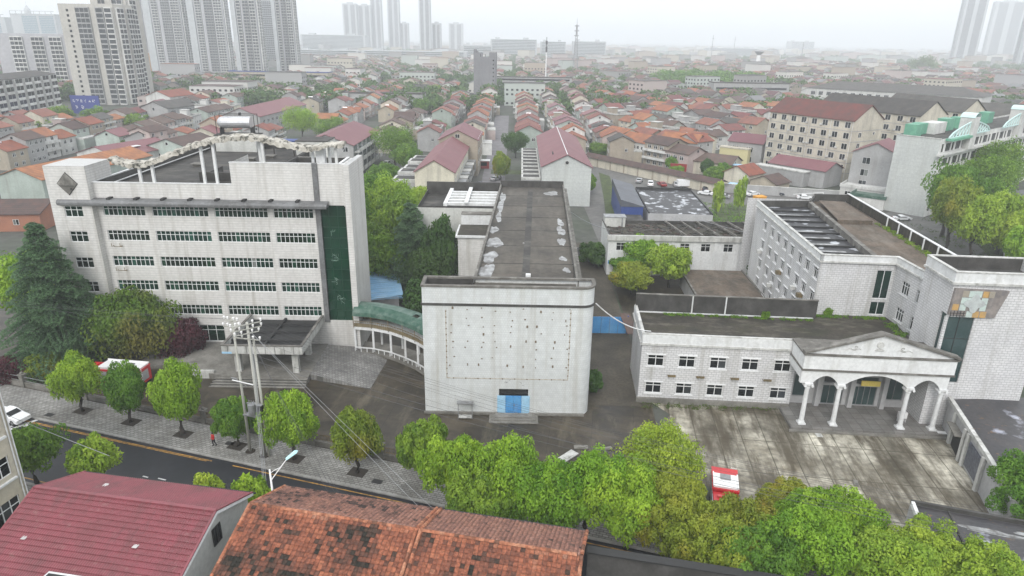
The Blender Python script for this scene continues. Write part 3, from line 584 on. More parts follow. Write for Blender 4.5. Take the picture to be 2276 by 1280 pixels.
# side annex and back block
b=MB()
b.wall((.9,37.5),(1,0),5.4,0,12,[]) ; b.wall((.9,44.5),(0,-1),7,0,12); b.build('annex_wall','white_tile',B)
b=MB(); b.box(.5,6.6,37.1,44.5,12,12.35,0); b.quad((.8,37.4,12.355),(6.4,37.4,12.355),(6.4,44.5,12.355),(.8,44.5,12.355),1); b.box(.9,6.5,44.5,46,0,14.2,0); b.box(.9,6.5,44.4,46.1,14.2,14.4,2); b.build('annex_roof',['white_paint','mossy_roof','parapet_cap'],B)
bx0,bx1,by0,by1=-7.3,7.4,46.1,HY+.3
b=MB(); b.wall((bx0,by0),(1,0),bx1-bx0,0,15,[]); b.wall((bx0,by1),(0,-1),by1-by0,0,15); b.wall((bx1,by1),(-1,0),bx1-bx0,0,16.6); b.build('back_block_wall','pale_plaster',B)
b=MB(); parapet_roof(b,bx0,bx1,by0,by1,14.3,.9); b.box(bx0,bx1,by1-.3,by1+.05,15.2,16.8,1)
b.build('back_block_roof',['dark_roof','parapet_dark'],B)
for k in range(5): y=by0+1+k*2.4; MB().box(bx0+5.5,bx1-.3,y,y+.7,15.2,15.7).build('roof_beam','white_paint',B)
MB().box(bx0+4.8,bx0+5.5,by0+.5,by1-1,15.2,15.75).build('roof_beam','white_paint',B)
MB().box(bx0+8.6,bx0+9.3,by0+.5,by1-1,15.75,16.0).build('roof_beam','white_paint',B)
# sign remains, rusty outline and bolts on the front wall
rs=mat('rust_stain',(.3,.23,.14),.8,(.5,.47,.42),2.5)
b=MB()
for x0,x1,z0,z1 in ((2.72,2.8,4.9,13.9),(17.5,17.58,4.9,14.1),(2.72,17.58,4.86,4.94)): b.box(x0,x1,-.02,-.003,z0,z1)
b.build('sign_outline','rust_stain',B)
r=random.Random(5); b=MB()
for j,z in enumerate((13.9,12.7,11.9,10.9,9.9,8.9,7.7,6.6)):
    for i in range(9):
        if j>0 and r.random()<.3: continue
        x=3.4+i*1.72+r.uniform(-.35,.35); zz=z+r.uniform(-.25,.25); b.box(x,x+r.choice((.1,.16,.2)),-.06,-.002,zz,zz+r.choice((.1,.14,.3)))
for z in np.arange(5.4,13.9,.75): b.box(2.7,2.85,-.06,-.021,z,z+.13); b.box(17.45,17.6,-.06,-.021,z,z+.13)
for x in np.arange(3.5,17.3,1.5): b.box(x,x+.13,-.06,-.021,4.83,4.98)
tag(b.build('bolt_remains',mat('rust_spot',(.17,.13,.09),.8),B),None,None,None,'stuff')
b=strokes(21,10.2,4.35,.9,-.02,.035,4); strokes(22,11.9,4.35,.8,-.02,.03,4,b); b.build('faded_characters',mat('faded_ink',(.2,.2,.21),.8),B)
b=MB(); b.box(-.15,9.1,-.35,-.003,0,.25); b.box(12.8,W_-.6,-.35,-.003,0,.25); b.build('plinth','concrete',B)
D=MB().box(9.15,12.75,.28,.3,2.6,3.5).build('door_opening','dark_trim',B)
for i,(x0,x1,m_) in enumerate(((8.95,9.95,'blue_light'),(9.97,10.94,'blue_paint'),(10.96,11.93,'blue_paint'),(11.95,12.95,'blue_light'))):
    b=MB(); b.box(x0,x1,-.09,-.03,.2,2.6); b.box(x0+.1,x1-.1,-.11,-.09,.35,1.3); b.box(x0+.1,x1-.1,-.11,-.09,1.45,2.45); dd=b.build('door_leaf',m_,B)
    if i==2: MB().box(x0+.05,x0+.13,-.2,-.11,1.2,1.45).build('handle','metal_grey',dd)
b=MB()
for k in range(3): b.box(8.0+k*.35,14.0-k*.35,-2.3+k*.5,-.36,k*.1,.1+k*.1)
b.build('step','concrete',B)
# notice stand
t=thing('notice_board','empty grey metal notice stand on two legs against the white theatre wall','notice board',(-6.4,72.3,0),R(-1))
MB().box(0,.1,0,.1,0,2.2).build('leg','metal_grey',t); MB().box(1.7,1.8,0,.1,0,2.2).build('leg','metal_grey',t)
MB().box(-.1,1.9,-.3,.4,2.2,2.28).build('canopy','metal_grey',t); b=MB(); b.box(.1,1.7,.03,.07,.5,.56); b.box(.1,1.7,.03,.07,1.9,1.96); b.box(.1,1.7,-.2,.4,.2,.26); b.build('frame','old_white',t)
# ---------------------------------------------------------------- C: cultural complex with portico, rear wing and tower
CC=thing('portico_building','white brick two storey hall with a columned portico and pediment','building',(16.5,77.3,0),R(-3.8))
b=MB()
wn=[(u,z,2.05,1.6,2,.3) for u in (.85,4.75,8.65,12.6,16.6) for z in (1.3,5.15)]
facade(b,CC,(0,0),0,19.2,0,9.55,wn,.28,zs=(8.2,),fw=.09,sill=2)
b.wall((0,9.8),(0,-1),9.8,0,9.55,[(3,1.5,1.2,3),(6.5,8,1.2,3)][:0]); b.wall((36,9.8),(-1,0),36,0,8.7); b.wall((19.2,0),(0,1),.9,0,9.55)
b.build('wall','brick_white',CC)
b=MB(); b.box(-.25,19.3,-.28,-.003,8.15,8.4,0); b.box(-.28,-.003,-.28,9.8,8.15,8.4,0); b.box(-.1,19.25,-.12,.25,9.55,9.68,0); b.box(-.1,.25,.25,9.8,9.55,9.68,0); b.box(-.12,19.1,-.14,-.003,8.4,9.55,1); b.box(-.14,-.003,-.14,9.8,8.4,9.55,1)
b.box(-.2,19.1,-.35,-.003,0,.7,2)
b.build('cornice',['old_white','white_paint','concrete'],CC)
b=MB(); b.quad((.25,.25,8.7),(19.2,.25,8.7),(19.2,9.5,8.7),(.25,9.5,8.7),0); b.quad((19.2,.0,8.7),(34.0,.0,8.7),(34.9,11.2,8.7),(19.2,11.2,8.7),0); b.quad((.25,.25,8.7),(.25,.25,9.55),(.25,9.5,9.55),(.25,9.5,8.7),1); b.quad((.25,.25,8.7),(19.2,.25,8.7),(19.2,.25,9.55),(.25,.25,9.55),1)
b.build('roof',['mossy_roof','parapet_dark'],CC)
b=MB(); b.box(0,24.4,9.5,9.75,8.7,11.3,0); b.box(-.05,24.45,9.42,9.83,11.3,11.4,2)
for x in (7.6,12.1): b.box(x,x+.16,9.34,9.5,8.75,11.35,1)
b.box(.05,24,9.3,9.495,8.72,8.85,1); b.build('back_parapet',['parapet_dark','white_paint','parapet_cap'],CC)
for x in (1.3,4.9,9.2,13.2): 
    b=MB(); b.box(x+2.2,x+2.26,-.6,0,4.0,4.05); b.box(x+3.1,x+3.16,-.6,0,4.0,4.05); b.box(x+2.2,x+3.16,-.6,-.55,4,4.3); b.build('bracket','rail_metal',CC)
# portico
px0,px1,pf_=18.3,35.5,-4.55
b=MB(); cols=(19.35,23.1,31.0,34.75)
def arch(mb,x0,x1,y0,y1,zs_,rise,zt,n=14,m=0):
    pts=[(x0,zt),(x0,zs_)]; 
    pts=[(x0+(x1-x0)*i/n, zs_+rise*math.sin(math.pi*(i/n))**.8) for i in range(n+1)]
    for i in range(n):
        (a,za),(c,zc)=pts[i],pts[i+1]
        for y in (y0,y1): mb.quad((a,y,za),(c,y,zc),(c,y,zt),(a,y,zt),m)
        mb.quad((a,y0,za),(c,y0,zc),(c,y1,zc),(a,y1,za),m)
y0,y1=pf_+.1,pf_+.6
for a,c,rs_ in ((cols[0]+.4,cols[1]-.4,1.05),(cols[1]+.4,cols[2]-.4,1.35),(cols[2]+.4,cols[3]-.4,1.05)): arch(b,a,c,y0,y1,6.05,rs_,7.75)
for c in cols: b.box(c-.4,c+.4,y0,y1,6.05,7.75,0)
b.box(px0,cols[0]-.4,y0,y1,6.05,7.75,0)
b.box(px0,px0+.5,y1,-.02,6.6,7.75,0); b.box(px1-.5,px1,y1,1.5,6.6,7.75,0)
b.box(px0-.1,px1+.1,pf_-.1,-.3,7.75,7.98,1); b.box(px0,px1,pf_,-.35,7.98,9.75,0); b.box(px0-.15,px1+.15,pf_-.15,-.2,9.75,9.95,1)
b.build('entablature',['white_paint','parapet_cap'],CC)
b=MB(); xm=26.7
b.extr([(px0+.35,9.95),(px1-.3,9.95),(xm,12.55)],pf_+.15,pf_+.55,0)
def rake(p,q,th):
    (x0,z0),(x1,z1)=p,q; b.add([(x0,pf_-.2,z0),(x1,pf_-.2,z1),(x1,pf_-.2,z1+th),(x0,pf_-.2,z0+th),(x0,pf_+.9,z0),(x1,pf_+.9,z1),(x1,pf_+.9,z1+th),(x0,pf_+.9,z0+th)],[(0,1,2,3),(7,6,5,4),(3,2,6,7),(0,4,5,1),(0,3,7,4),(1,5,6,2)],1)
rake((px0-.1,9.96),(xm,12.6),.26); rake((xm,12.6),(px1+.25,9.96),.26)
pd=b.build('pediment',['white_paint','parapet_cap'],CC)
def scroll(cx,cz,s,fl):
    b=MB(); pts=[]
    for i in range(22):
        t=i/21*4.6; r_=s*(.16+.09*t); pts.append((cx+fl*(r_*math.cos(t)*.9+ s*.1*t),pf_+.12,cz+r_*math.sin(t)*.5))
    b.path(pts,.045,5); b.path([(cx+fl*(-.5+i*.22)*s,pf_+.12,cz-.28*s+.12*s*math.sin(i*1.4)) for i in range(9)],.045,5)
    b.build('relief_scroll','old_white',pd)
scroll(24.0,10.95,1.0,-1); scroll(29.1,10.95,1.0,1); 
b=MB(); b.tube((26.6,pf_+.15,11.35),(26.6,pf_+.02,11.35),.42,.36,14); b.tube((26.6,pf_+.02,11.35),(26.6,pf_-.02,11.35),.2,.16,10); b.box(26.1,27.1,pf_+.04,pf_+.15,10.62,10.76); b.box(26.25,26.95,pf_+.04,pf_+.15,10.8,10.9); b.build('relief_medallion','old_white',pd)
MB().box(px0+.2,px1-.2,pf_+.6,.3,9.76,9.9).build('portico_roof','mossy_roof',CC)
for i,c in enumerate(cols):
    b=MB(); y=pf_+.35; n=14
    b.box(c-.45,c+.45,y-.45,y+.45,.45,.62); b.tube((c,y,.62),(c,y,.85),.42,.36,n); b.tube((c,y,.85),(c,y,5.35),.29,.245,n); b.tube((c,y,5.35),(c,y,5.5),.34,.34,n); b.tube((c,y,5.5),(c,y,5.85),.3,.44,n); b.box(c-.48,c+.48,y-.42,y+.42,5.85,6.05)
    for s_ in(-1,1): b.tube((c+s_*.42,y-.46,5.72),(c+s_*.42,y+.46,5.72),.16,.16,8)
    b.build('column','white_paint',CC)
b=MB(); b.prism([(17.9,-5.3),(38.2,-5.3),(38.2,-2.9),(34,-2.9),(34,.9),(17.9,.9)],0,.42,0); b.prism([(17.6,-5.7),(38.5,-5.7),(38.5,-5.31),(17.6,-5.31)],0,.2,1); b.build('porch_floor',[mat('porch_floor',(.2,.195,.185),.7,(.15,.14,.13),.4,stain=(.1,.085,.07),stain_amt=.4,joints=(1.2,1.2,.02)),'concrete'],CC)
# entrance wall behind the columns
b=MB(); facade(b,CC,(19.2,.9),0,14.75,.42,8.7,[(.5,1.4,1.9,3.1,1,0),(4.2,.45,2.6,2.7,3,0),(4.2,3.5,2.6,1.0,1,0),(4.2,5.0,2.6,1.8,1,0),(7.9,.45,3.0,2.7,4,0),(7.9,3.5,3.0,1.0,1,0),(7.9,5.0,3.0,1.8,1,0),(11.9,1.4,2.3,3.1,2,0),(.5,5.2,2.4,1.5,1,0),(11.9,5.2,2.3,1.5,1,0)],.15,'glass_grey','metal_grey')
b.build('entrance_wall','grey_wall',CC)
for x in (22.4,26.5,30.5): MB().box(x,x+.55,.2,.895,.42,8.0).build('pilaster','grey_wall',CC)
MB().box(27.6,29.9,.0,.12,3.7,4.4).build('yellow_banner',mat('banner_yellow',(.7,.55,.12),.6),CC)
MB().box(20.6,21.3,-6.5,-5.75,.0,.06).build('slab','old_white',CC)
# air conditioner on the porch
t=thing('air_conditioner','white air conditioner unit on a frame under the portico','air conditioner',(48.2,72.6,.42),R(-6))
MB().box(-.5,.5,-.2,.2,.5,1.3).build('casing','white_gloss',t); b=MB(); b.tube((-.12,-.21,.9),(-.12,-.23,.9),.3,.3,14); b.build('fan_grille','dark_trim',t)
for x in(-.45,.4): MB().box(x,x+.05,-.2,.2,0,.5).build('leg','white_gloss',t)
# C rear wing
RW=thing('rear_wing','taller white brick rear wing with rows of windows and a wet beamed flat roof','building',(16.5,77.3,0),R(-3.8))
wx0,wx1,wy0,wy1=24.5,34.4,11.3,43.6
b=MB(); zt=16.4
lw=[]
for s in (1.25,4.65,7.8,11.5,14.8,18.3,21.7,26.0):
    for z in (3.4,6.8,10.2,13.6):
        lw.append((32.3-s-.75,z-.05,1.5,1.65,2,.3))
facade(b,RW,(wx0,wy1),-math.pi/2,32.3,0,zt,lw,.2,sill=2)
facade(b,RW,(wx0,wy0),0,wx1-wx0,0,zt,[(7.6,11.3,2,4.1,2,.0),(7.6,8.95,2,1.9,2,0)],.15,'glass_green')
b.wall((wx1,wy0),(0,-1),7.9,0,zt) if 0 else None
iw=[(2.0,13.0,1.7,1.75,3,.3),(5.4,13.0,1.7,1.75,3,.3),(2.0,9.3,1.7,1.75,3,.3),(5.4,9.3,1.7,1.75,3,.3)]
facade(b,RW,(wx1,wy0),math.atan2(-7.9,.7),7.95,0,zt,iw,.2,sill=1)
b.wall((42.7,50),(-1,0),42.7-wx0,0,zt); b.wall((41.6,4),(.0287,.9996),46,0,zt)
b.build('wall','brick_white',RW)
# cornice band
def band(mb,P,Q,o,z0,z1,m=0,t=.2,inner=.25):
    d=(Vector(Q)-Vector(P)).normalized(); n_=Vector((d.y,-d.x)); p=[Vector(P)-d*o+n_*o,Vector(Q)+d*o+n_*o,Vector(Q)+d*o-n_*inner,Vector(P)-d*o-n_*inner]
    mb.prism([(v.x,v.y) for v in p],z0,z1,m)
b=MB(); segs=[((wx0,wy1),(wx0,wy0)),((wx0,wy0),(wx1,wy0)),((wx1,wy0),(35.1,3.6))]
for i,(P,Q) in enumerate(segs): band(b,P,Q,.12,zt,17.3,1); band(b,P,Q,.3+.001*i,zt-.1+.002*i,zt+.1+.002*i,0,inner=.0); band(b,P,Q,.2,17.3+.002*i,17.42+.002*i,0)
b.build('cornice',['old_white','white_paint'],RW)
b=MB()
b.quad((24.7,11.5,16.3),(31.6,11.5,16.3),(33.9,44.8,16.3),(25,43.5,16.3),0)
for k in range(1,9):
    y=11.5+k*3.55; xr=31.6+(y-11.5)*.069; b.box(24.8,xr-.3,y,y+.28,16.31,16.55,1)
    if k in (1,2,3,4,6,7): b.box(25.2,24.8+(xr-25)*.72,y+.4,y+1.75,16.305,16.312,3)  # pale strips paint sky reflection on the wet roof between the beams
b.build('wet_roof',['wet_roof','dark_trim','parapet_dark','pale_patch'],RW)
b=MB()
def rbar(P,Q,w_,z0,z1,m=0):
    bar2_=(Vector(Q)-Vector(P)).normalized(); nn=Vector((-bar2_.y,bar2_.x))*w_/2
    b.prism([(P[0]-nn.x,P[1]-nn.y),(Q[0]-nn.x,Q[1]-nn.y),(Q[0]+nn.x,Q[1]+nn.y),(P[0]+nn.x,P[1]+nn.y)],z0,z1,m)
rbar((31.7,11.6),(34,44.6),.7,16.3,17.25); rbar((25,43.4),(34,44.6),.3,16.3,17.4,1); rbar((34,44.6),(36.5,49.7),.3,16.3,17.4,1); rbar((36.5,49.8),(42.6,49.8),.3,16.3,17.6,1)
b.build('roof_divider',['parapet_cap','parapet_dark'],RW)
b=MB(); b.quad((34.55,11.5,16.2),(35.3,3.7,16.2),(41.4,3.7,16.2),(41.7,11.5,16.2),0); b.quad((31.9,11.51,16.2),(41.7,11.51,16.2),(42.4,49.8,16.2),(34.4,49.8,16.2),0); b.build('earth_roof',mat('earth_roof',(.13,.1,.075),.95,(.07,.058,.045),.3,stain=(.22,.2,.17),stain_amt=.5,stain_scale=(.6,.2,.4),bump=.4,gran=.35),RW)
b=MB(); b.add([(34.6,33,16.9),(40.2,33,16.9),(41,47,16.9),(36.6,47.5,16.9),(34.6,33,16.2),(40.2,33,16.2),(41,47,16.2),(36.6,47.5,16.2)],[(0,1,2,3),(0,4,5,1),(1,5,6,2)]); b.build('raised_slab','earth_roof',RW)
b=MB(); P,Q=(41.6,4),(42.6,50); rbar(P,Q,.22,16.2,17.75,0); rbar(P,Q,.4,17.75,17.87,1)
for i in range(7):
    y=7+i*4.1; x=41.4+y*.022-.32; b.box(x,x+.16,y,y+.16,16.2,17.8,1)
b.build('side_parapet',['mossy_roof','white_paint'],RW)
for k,(s,z) in enumerate(((7.8,10.2),(1.25,10.2),(11.5,6.8),(7.8,6.8),(1.25,6.8),(4.65,10.2),(18.3,6.8),(14.8,10.2),(26,10.2))):
    b=MB(); b.box(-.75,-.02,-.4,.4,0,.55); b.build('air_conditioner_box',['rail_metal'] if k%2 else ['old_white'],RW,(wx0,wy0+s,z-.75))
# C tower
TW=thing('corner_tower','tall white brick corner tower with a mosaic panel above dark glass','building',(16.5,77.3,0),R(-3.8))
tx0,tx1,ty0,ty1=33.95,44.8,-2.8,3.6
b=MB(); b.wall((tx0,ty0),(1,0),tx1-tx0,0,20,[(0.001,3.2,6.2,14.6)],.3,zs=(18.9,)); b.wall((tx0,ty1),(0,-1),ty1-ty0,0,20,[(5.3,6.399,9.0,14.9)],.3); b.wall((tx1,ty0),(0,1),ty1-ty0,0,20); b.wall((tx1,ty1),(-1,0),tx1-tx0,0,20)
b.build('wall','brick_white',TW)
b=MB(); b.box(tx0+.03,tx0+3.2,ty0+.15,ty0+.18,6.2,14.6,0); b.quad((tx0+.16,ty0+1.1,9),(tx0+.16,ty0+.1,9),(tx0+.16,ty0+.1,14.9),(tx0+.16,ty0+1.1,14.9),0)
for z in (9,11.8): b.box(tx0+.03,tx0+3.2,ty0+.1,ty0+.149,z,z+.06,1)
for x in (0.03,1.6): b.box(tx0+x,tx0+x+.06,ty0+.09,ty0+.149,6.2,14.6,1)
b.build('glass_bay',['glass_grey','dark_trim'],TW)
b=MB(); b.box(tx0-.3,tx1+.3,ty0-.3,ty0-.003,18.6,18.85,0); b.box(tx0-.3,tx0-.003,ty0-.003,ty1,18.6,18.85,0); b.box(tx0-.12,tx1+.1,ty0-.12,ty0-.003,18.85,20,1); b.box(tx0-.12,tx0-.003,ty0-.003,ty1,18.85,20,1)
b.box(tx0-.2,tx1+.2,ty0-.2,ty0+.25,20,20.13,0); b.box(tx0-.2,tx0+.25,ty0+.25,ty1,20,20.13,0); b.box(tx0+.25,tx1+.2,ty1-.25,ty1+.1,20,20.13,0); b.box(tx0+.25,tx1,ty1-.3,ty1-.05,18.6,20,2)
b.quad((tx0+.25,ty0+.25,18.6),(tx1,ty0+.25,18.6),(tx1,ty1-.3,18.6),(tx0+.25,ty1-.3,18.6),2)
b.build('cornice',['old_white','white_paint','parapet_dark'],TW)
b=MB(); q=(tx0+.1,ty0-.35)
b.add([(q[0],q[1],18.15),(q[0]+5.9,q[1],18.05),(q[0]+5.0,q[1],14.75),(q[0]-.1,q[1],15.0),(q[0],ty0-.003,18.15),(q[0]+5.9,ty0-.003,18.05),(q[0]+5.0,ty0-.003,14.75),(q[0]-.1,ty0-.003,15.0)],[(3,2,1,0),(0,1,5,4),(1,2,6,5),(2,3,7,6),(3,0,4,7)],0)
pn=b.build('mosaic_panel',[mat('panel_rust',(.28,.25,.23),.8,(.16,.15,.15),1.5,stain=(.1,.08,.07),stain_amt=.6)],TW)
cm=['car_silver','banner_yellow']
tiles=[(1.6,0,'p'),(2.3,0,'p'),(3.1,0,'o'),(3.7,0,'g'),(.9,1,'p'),(1.6,1,'p'),(3.1,1,'p'),(0.1,2,'o'),(.9,2,'p'),(3.1,2,'p'),(1.8,3,'p'),(2.5,3,'o'),(3.3,3,'o'),(.9,0,'g')]
mat('tile_pale',(.5,.6,.56),.5,(.42,.48,.46),1.5); mat('tile_orange',(.5,.3,.1),.5,(.35,.25,.13),1.5); mat('tile_grey',(.3,.27,.22),.6)
for x,r_,k in tiles:
    z=17.95-r_*.82; MB().box(q[0]+x,q[0]+x+.68,q[1]-.02,q[1]-.003,z-.75,z).build('tile',{'p':'tile_pale','o':'tile_orange','g':'tile_grey'}[k],pn)
b=MB(); pts=[]
for i in range(32):
    a_=2*math.pi*i/32; rr=.95+.22*math.cos(4*a_); pts.append((q[0]+2.4+rr*math.cos(a_),16.45+rr*math.sin(a_)))
b.extr(pts,q[1]-.09,q[1]-.021); b.build('quatrefoil',mat('quatre',(.46,.5,.49),.5,(.36,.38,.38),2.),pn)
b=MB()
for i in range(5): b.box(q[0]+.05+i*.36,q[0]+.1+i*.36,q[1]-.06,q[1]-.021,14.75,15.5)
for z in(14.9,15.2): b.box(q[0]+.05,q[0]+1.7,q[1]-.08,q[1]-.061,z,z+.05)
b.build('grille','dark_trim',pn)
# annex with black wet roof
AX=thing('annex','single storey annex with a black wet flat roof and pale rubble wall panel','building',(52.7,71.6,0))
pa=[(0,0),(-3.5,-12.5),(-5.5,-19),(26,-25),(30,2.5),(8.5,.6)]
b=MB()
for i in range(6):
    p=pa[i];q_=pa[(i+1)%6]; b.quad((*q_,0),(*p,0),(*p,4.1),(*q_,4.1))
b.build('wall','grey_wall',AX)
b=MB(); b.add([(x,y,4.15) for x,y in pa],[tuple(range(6))]); b.build('roof',mat('annex_roof_black',(.03,.03,.035),.45,(.055,.05,.05),.25,wet=(.33,.34,.4),wet_scale=.17,wet_t=.6,rust=(.18,.1,.04),gran=.3),AX)
b=MB(); 
def band2(P,Q,w_,z0,z1,m=0):
    d=(Vector(Q)-Vector(P)).normalized(); nn=Vector((-d.y,d.x))*w_/2
    b.prism([(P[0]-nn.x,P[1]-nn.y),(Q[0]-nn.x,Q[1]-nn.y),(Q[0]+nn.x,Q[1]+nn.y),(P[0]+nn.x,P[1]+nn.y)],z0,z1,m)
band2(pa[0],pa[1],.45,4.1,4.55); band2(pa[1],pa[2],.45,4.1,4.552); b.build('roof_edge','old_white',AX)
b=MB(); band2((-.9,-3.4),(-1.7,-5.9),.1,0,2.5); b.build('door_recess','dark_trim',AX)
b=MB(); band2((-1.0,-3.0),(-2.0,-6.1),1.4,2.7,2.85); b.build('door_canopy','concrete',AX)
b=MB(); band2((-2.35,-8.0),(-3.3,-11.5),.12,.5,3.4); b.build('stone_panel',mat('stone_dark',(.06,.065,.09),.5,(.13,.14,.17),3.,gran=.4),AX)
for p in ((-.85,-3),(-1.95,-6.6),(-2.15,-7.5),(-3.5,-12)): MB().box(p[0]-.28,p[0]+.05,p[1]-.2,p[1]+.2,0,4.09).build('pier','old_white',AX)
t=MB(); t.box(-.45,.45,-.6,.6,0,.25); tag(t.build('roof_hatch','white_gloss',None,(59.8,67,4.16),R(20)),'small white hatch lying on the black wet annex roof','hatch')
# D: low rear building with rubble roof
DD=thing('rear_building','long low white two storey building with debris covered beamed roof behind the courtyard','building',(18.8,127.6,0),R(-.3))
b=MB(); dw=[(u,5.05,1.85,1.6,2,.35) for u in (1.6,5.55,10.0,14.15,18.25,22.7,27)]+[(1.9,.75,1.7,1.7,3,.35)]
facade(b,DD,(0,0),0,31,0,8.2,dw,.22,zs=(7,)); b.wall((0,11.5),(0,-1),11.5,0,8.2); b.wall((31,11.5),(-1,0),31,0,8.2); b.wall((31,0),(0,1),11.5,0,8.2)
b.build('wall','white_paint',DD)
for u in (4,8.4,12.5,16.6,20.8,25,29.2): MB().box(u,u+.55,-.16,-.003,0,7.2).build('pilaster','white_paint',DD)
MB().box(-.3,31,-.45,-.003,7.2,8.25).build('cornice','old_white',DD)
b=MB(); b.box(.3,31,.2,11.2,7.6,7.62,0); r=random.Random(8)
for i in range(420):
    x=r.uniform(.6,30.5); y=r.uniform(.5,11); s_=r.uniform(.1,.4); b.T=Matrix.Translation((x,y,7.62+s_*.1))@Matrix.Rotation(r.uniform(0,3.1),4,'Z')@Matrix.Rotation(r.uniform(-.4,.4),4,'X'); b.box(-s_*1.6,s_*1.6,-s_*.6,s_*.6,0,s_*.35,r.choice((0,1,1,2)))
b.T=None; b.box(0,.3,0,11.5,8.2,8.3,3); b.box(0,31,11.2,11.5,7.6,8.3,3); b.build('debris_roof',['mossy_roof','dark_roof','roof_brown','parapet_dark'],DD)
for k in range(6):
    x=13.4+k*3.3; b=MB(); b.bar((x+1.8,.3,8.25),(x-.2+.0,11.3,8.3),.28,.3); b.build('roof_beam','parapet_cap',DD)
b=MB(); b.box(.2,4.4,8.3,11,7.62,9.6,0); b.box(.1,4.6,8.2,11.1,9.6,9.7,1); b.box(3.6,3.9,8.25,8.299,7.7,9.5,1); b.build('roof_room',['pale_plaster','metal_grey'],DD)
MB().box(.15,.5,-.06,-.003,2.3,3.0).build('number_plate','blue_paint',DD)
b=MB(); b.path([(20,11,8.8),(24,7,8.5),(27,3,8.5),(30,1,8.45)],.05,5); b.build('roof_pipe','cable_light',DD)
# F: courtyard flat roof
FF=thing('courtyard_shed','low courtyard building with brown weathered flat roof behind the big green tree','building',(31.5,105,0),R(-2))
b=MB(); b.box(0,11.5,0,17,0,3,0); b.box(-.2,11.7,-.2,17.2,3,3.15,1); b.build('wall',['grey_wall','earth_roof'],FF)
b=MB(); b.box(-.2,.1,-.2,17.2,3.15,3.4); b.box(11.4,11.7,-.2,17.2,3.15,3.4); b.build('roof_edge','parapet_cap',FF)
# E: shed with wet black roof, blue shed
EE=thing('warehouse','low warehouse with a wet black flat roof behind the debris roofed building','building',(33,161,0),R(-3))
b=MB(); b.box(0,15.6,0,28,0,4.4,0); b.box(.3,15.3,.3,27.7,4.4,4.5,1); b.box(0,15.6,27.7,28,4.4,5.2,2); b.box(0,.3,0,27.7,4.4,4.8,2); b.box(15.3,15.6,0,27.7,4.4,4.8,2); b.build('wall',['grey_wall','wet_roof','dark_trim'],EE)
BS=thing('blue_shed','tall navy blue metal shed with a sloping grey roof beside the wet warehouse roof','shed',(26.6,163,0),R(-3))
MB().box(0,5.4,0,27,0,5.6).build('wall','navy',BS); b=MB(); b.add([(-.2,-.2,7.3),(5.6,-.2,5.7),(5.6,27.2,5.7),(-.2,27.2,7.3),(-.2,-.2,5.6),(5.6,-.2,5.6),(5.6,27.2,5.6),(-.2,27.2,5.6)],[(0,1,2,3),(4,5,1,0),(7,3,2,6),(4,0,3,7),(5,6,2,1)]); b.build('roof',mat('shed_roof',(.09,.1,.12),.5,(.06,.065,.08),.3,plank=(.35,'Y',.6)),BS)
MB().box(0,5,-6,-.1,0,3.6).build('lean_to','parapet_dark',BS)
# blue gate in alley
G_=thing('yard_gate','blue sheet metal double gate closing the alley beside the theatre','gate',(12.8,98.6,0),R(0))
for i in range(4): MB().box(.1+i*1.35,1.4+i*1.35,0,.08,.1,2.9).build('gate_leaf','blue_paint',G_)
MB().box(-.15,.06,-.1,.15,0,3.1).build('gate_post','navy',G_); MB().box(5.55,5.75,-.1,.15,0,3.1).build('gate_post','navy',G_)
b=MB(); b.box(0,1.6,0,8,2.9,3.0); tag(b.build('lean_to_roof','roof_brown',None,(17.3,92,0)),'rusty lean-to roof between the blue gate and the white brick hall','lean-to')
W=thing('plank_fence','grey sheet metal fence with a blue centre post across the back alley','fence',(12.2,136,0))
MB().box(0,7,0,.1,0,3).build('panel','metal_grey',W); MB().box(3.9,4.5,-.15,-.01,0,3.2).build('post','blue_paint',W)
# cables from theatre to hall
def cable(p,q,sag,r_,lab,mname='cable',n=14,cat='cable',grp=None):
    p=Vector(p); q=Vector(q); b=MB(); b.path([p.lerp(q,i/n)-Vector((0,0,sag*4*(i/n)*(1-i/n))) for i in range(n+1)],r_,4); o=b.build('cable',mname); tag(o,lab,cat,grp); return o
cable((9.9,73.9,14.9),(17.5,77.6,9.8),.8,.07,'pale cable drooping from the theatre corner to the white brick hall','white_paint')
cable((9.8,120,15),(19,128,9.2),.6,.05,'pale pipe spanning from the theatre roof to the debris roofed building','cable_light')
# ---------------------------------------------------------------- street fence
FE=thing('street_fence','low stone fence with iron bars and stone pillars between the pavement and the yard','fence',(RO.x,RO.y,0),R(-16.6))
piers=[-22,-17,-12,-7.5,-3.1,1.8,7.4,14.8,20,25.4,30.3,34.9,40.3,44.6,48.9,54,59,64,69,74,79]
for i,a in enumerate(piers):
    b=MB(); b.box(a-.3,a+.3,5.45,6.05,0,1.75,0); b.box(a-.38,a+.38,5.37,6.13,1.75,1.87,0); b.sphere((a,5.75,2.0),.2,8,6,0); b.build('pillar','concrete',FE)
    if i+1<len(piers):
        c=piers[i+1]; b=MB(); b.box(a+.3,c-.3,5.6,5.9,0,.62,0); b.box(a+.3,c-.3,5.55,5.95,.62,.7,0); b.build('base_wall','concrete',FE)
        b=MB(); b.box(a+.3,c-.3,5.72,5.78,1.42,1.48); b.box(a+.3,c-.3,5.72,5.78,.85,.9)
        k=int((c-a-.6)/.2)
        if a>10:
            for j in range(k): x=a+.4+j*.2; b.box(x,x+.04,5.73,5.77,.7,1.6)
        b.build('railing','rail_metal' if a>10 else 'metal_grey',FE)
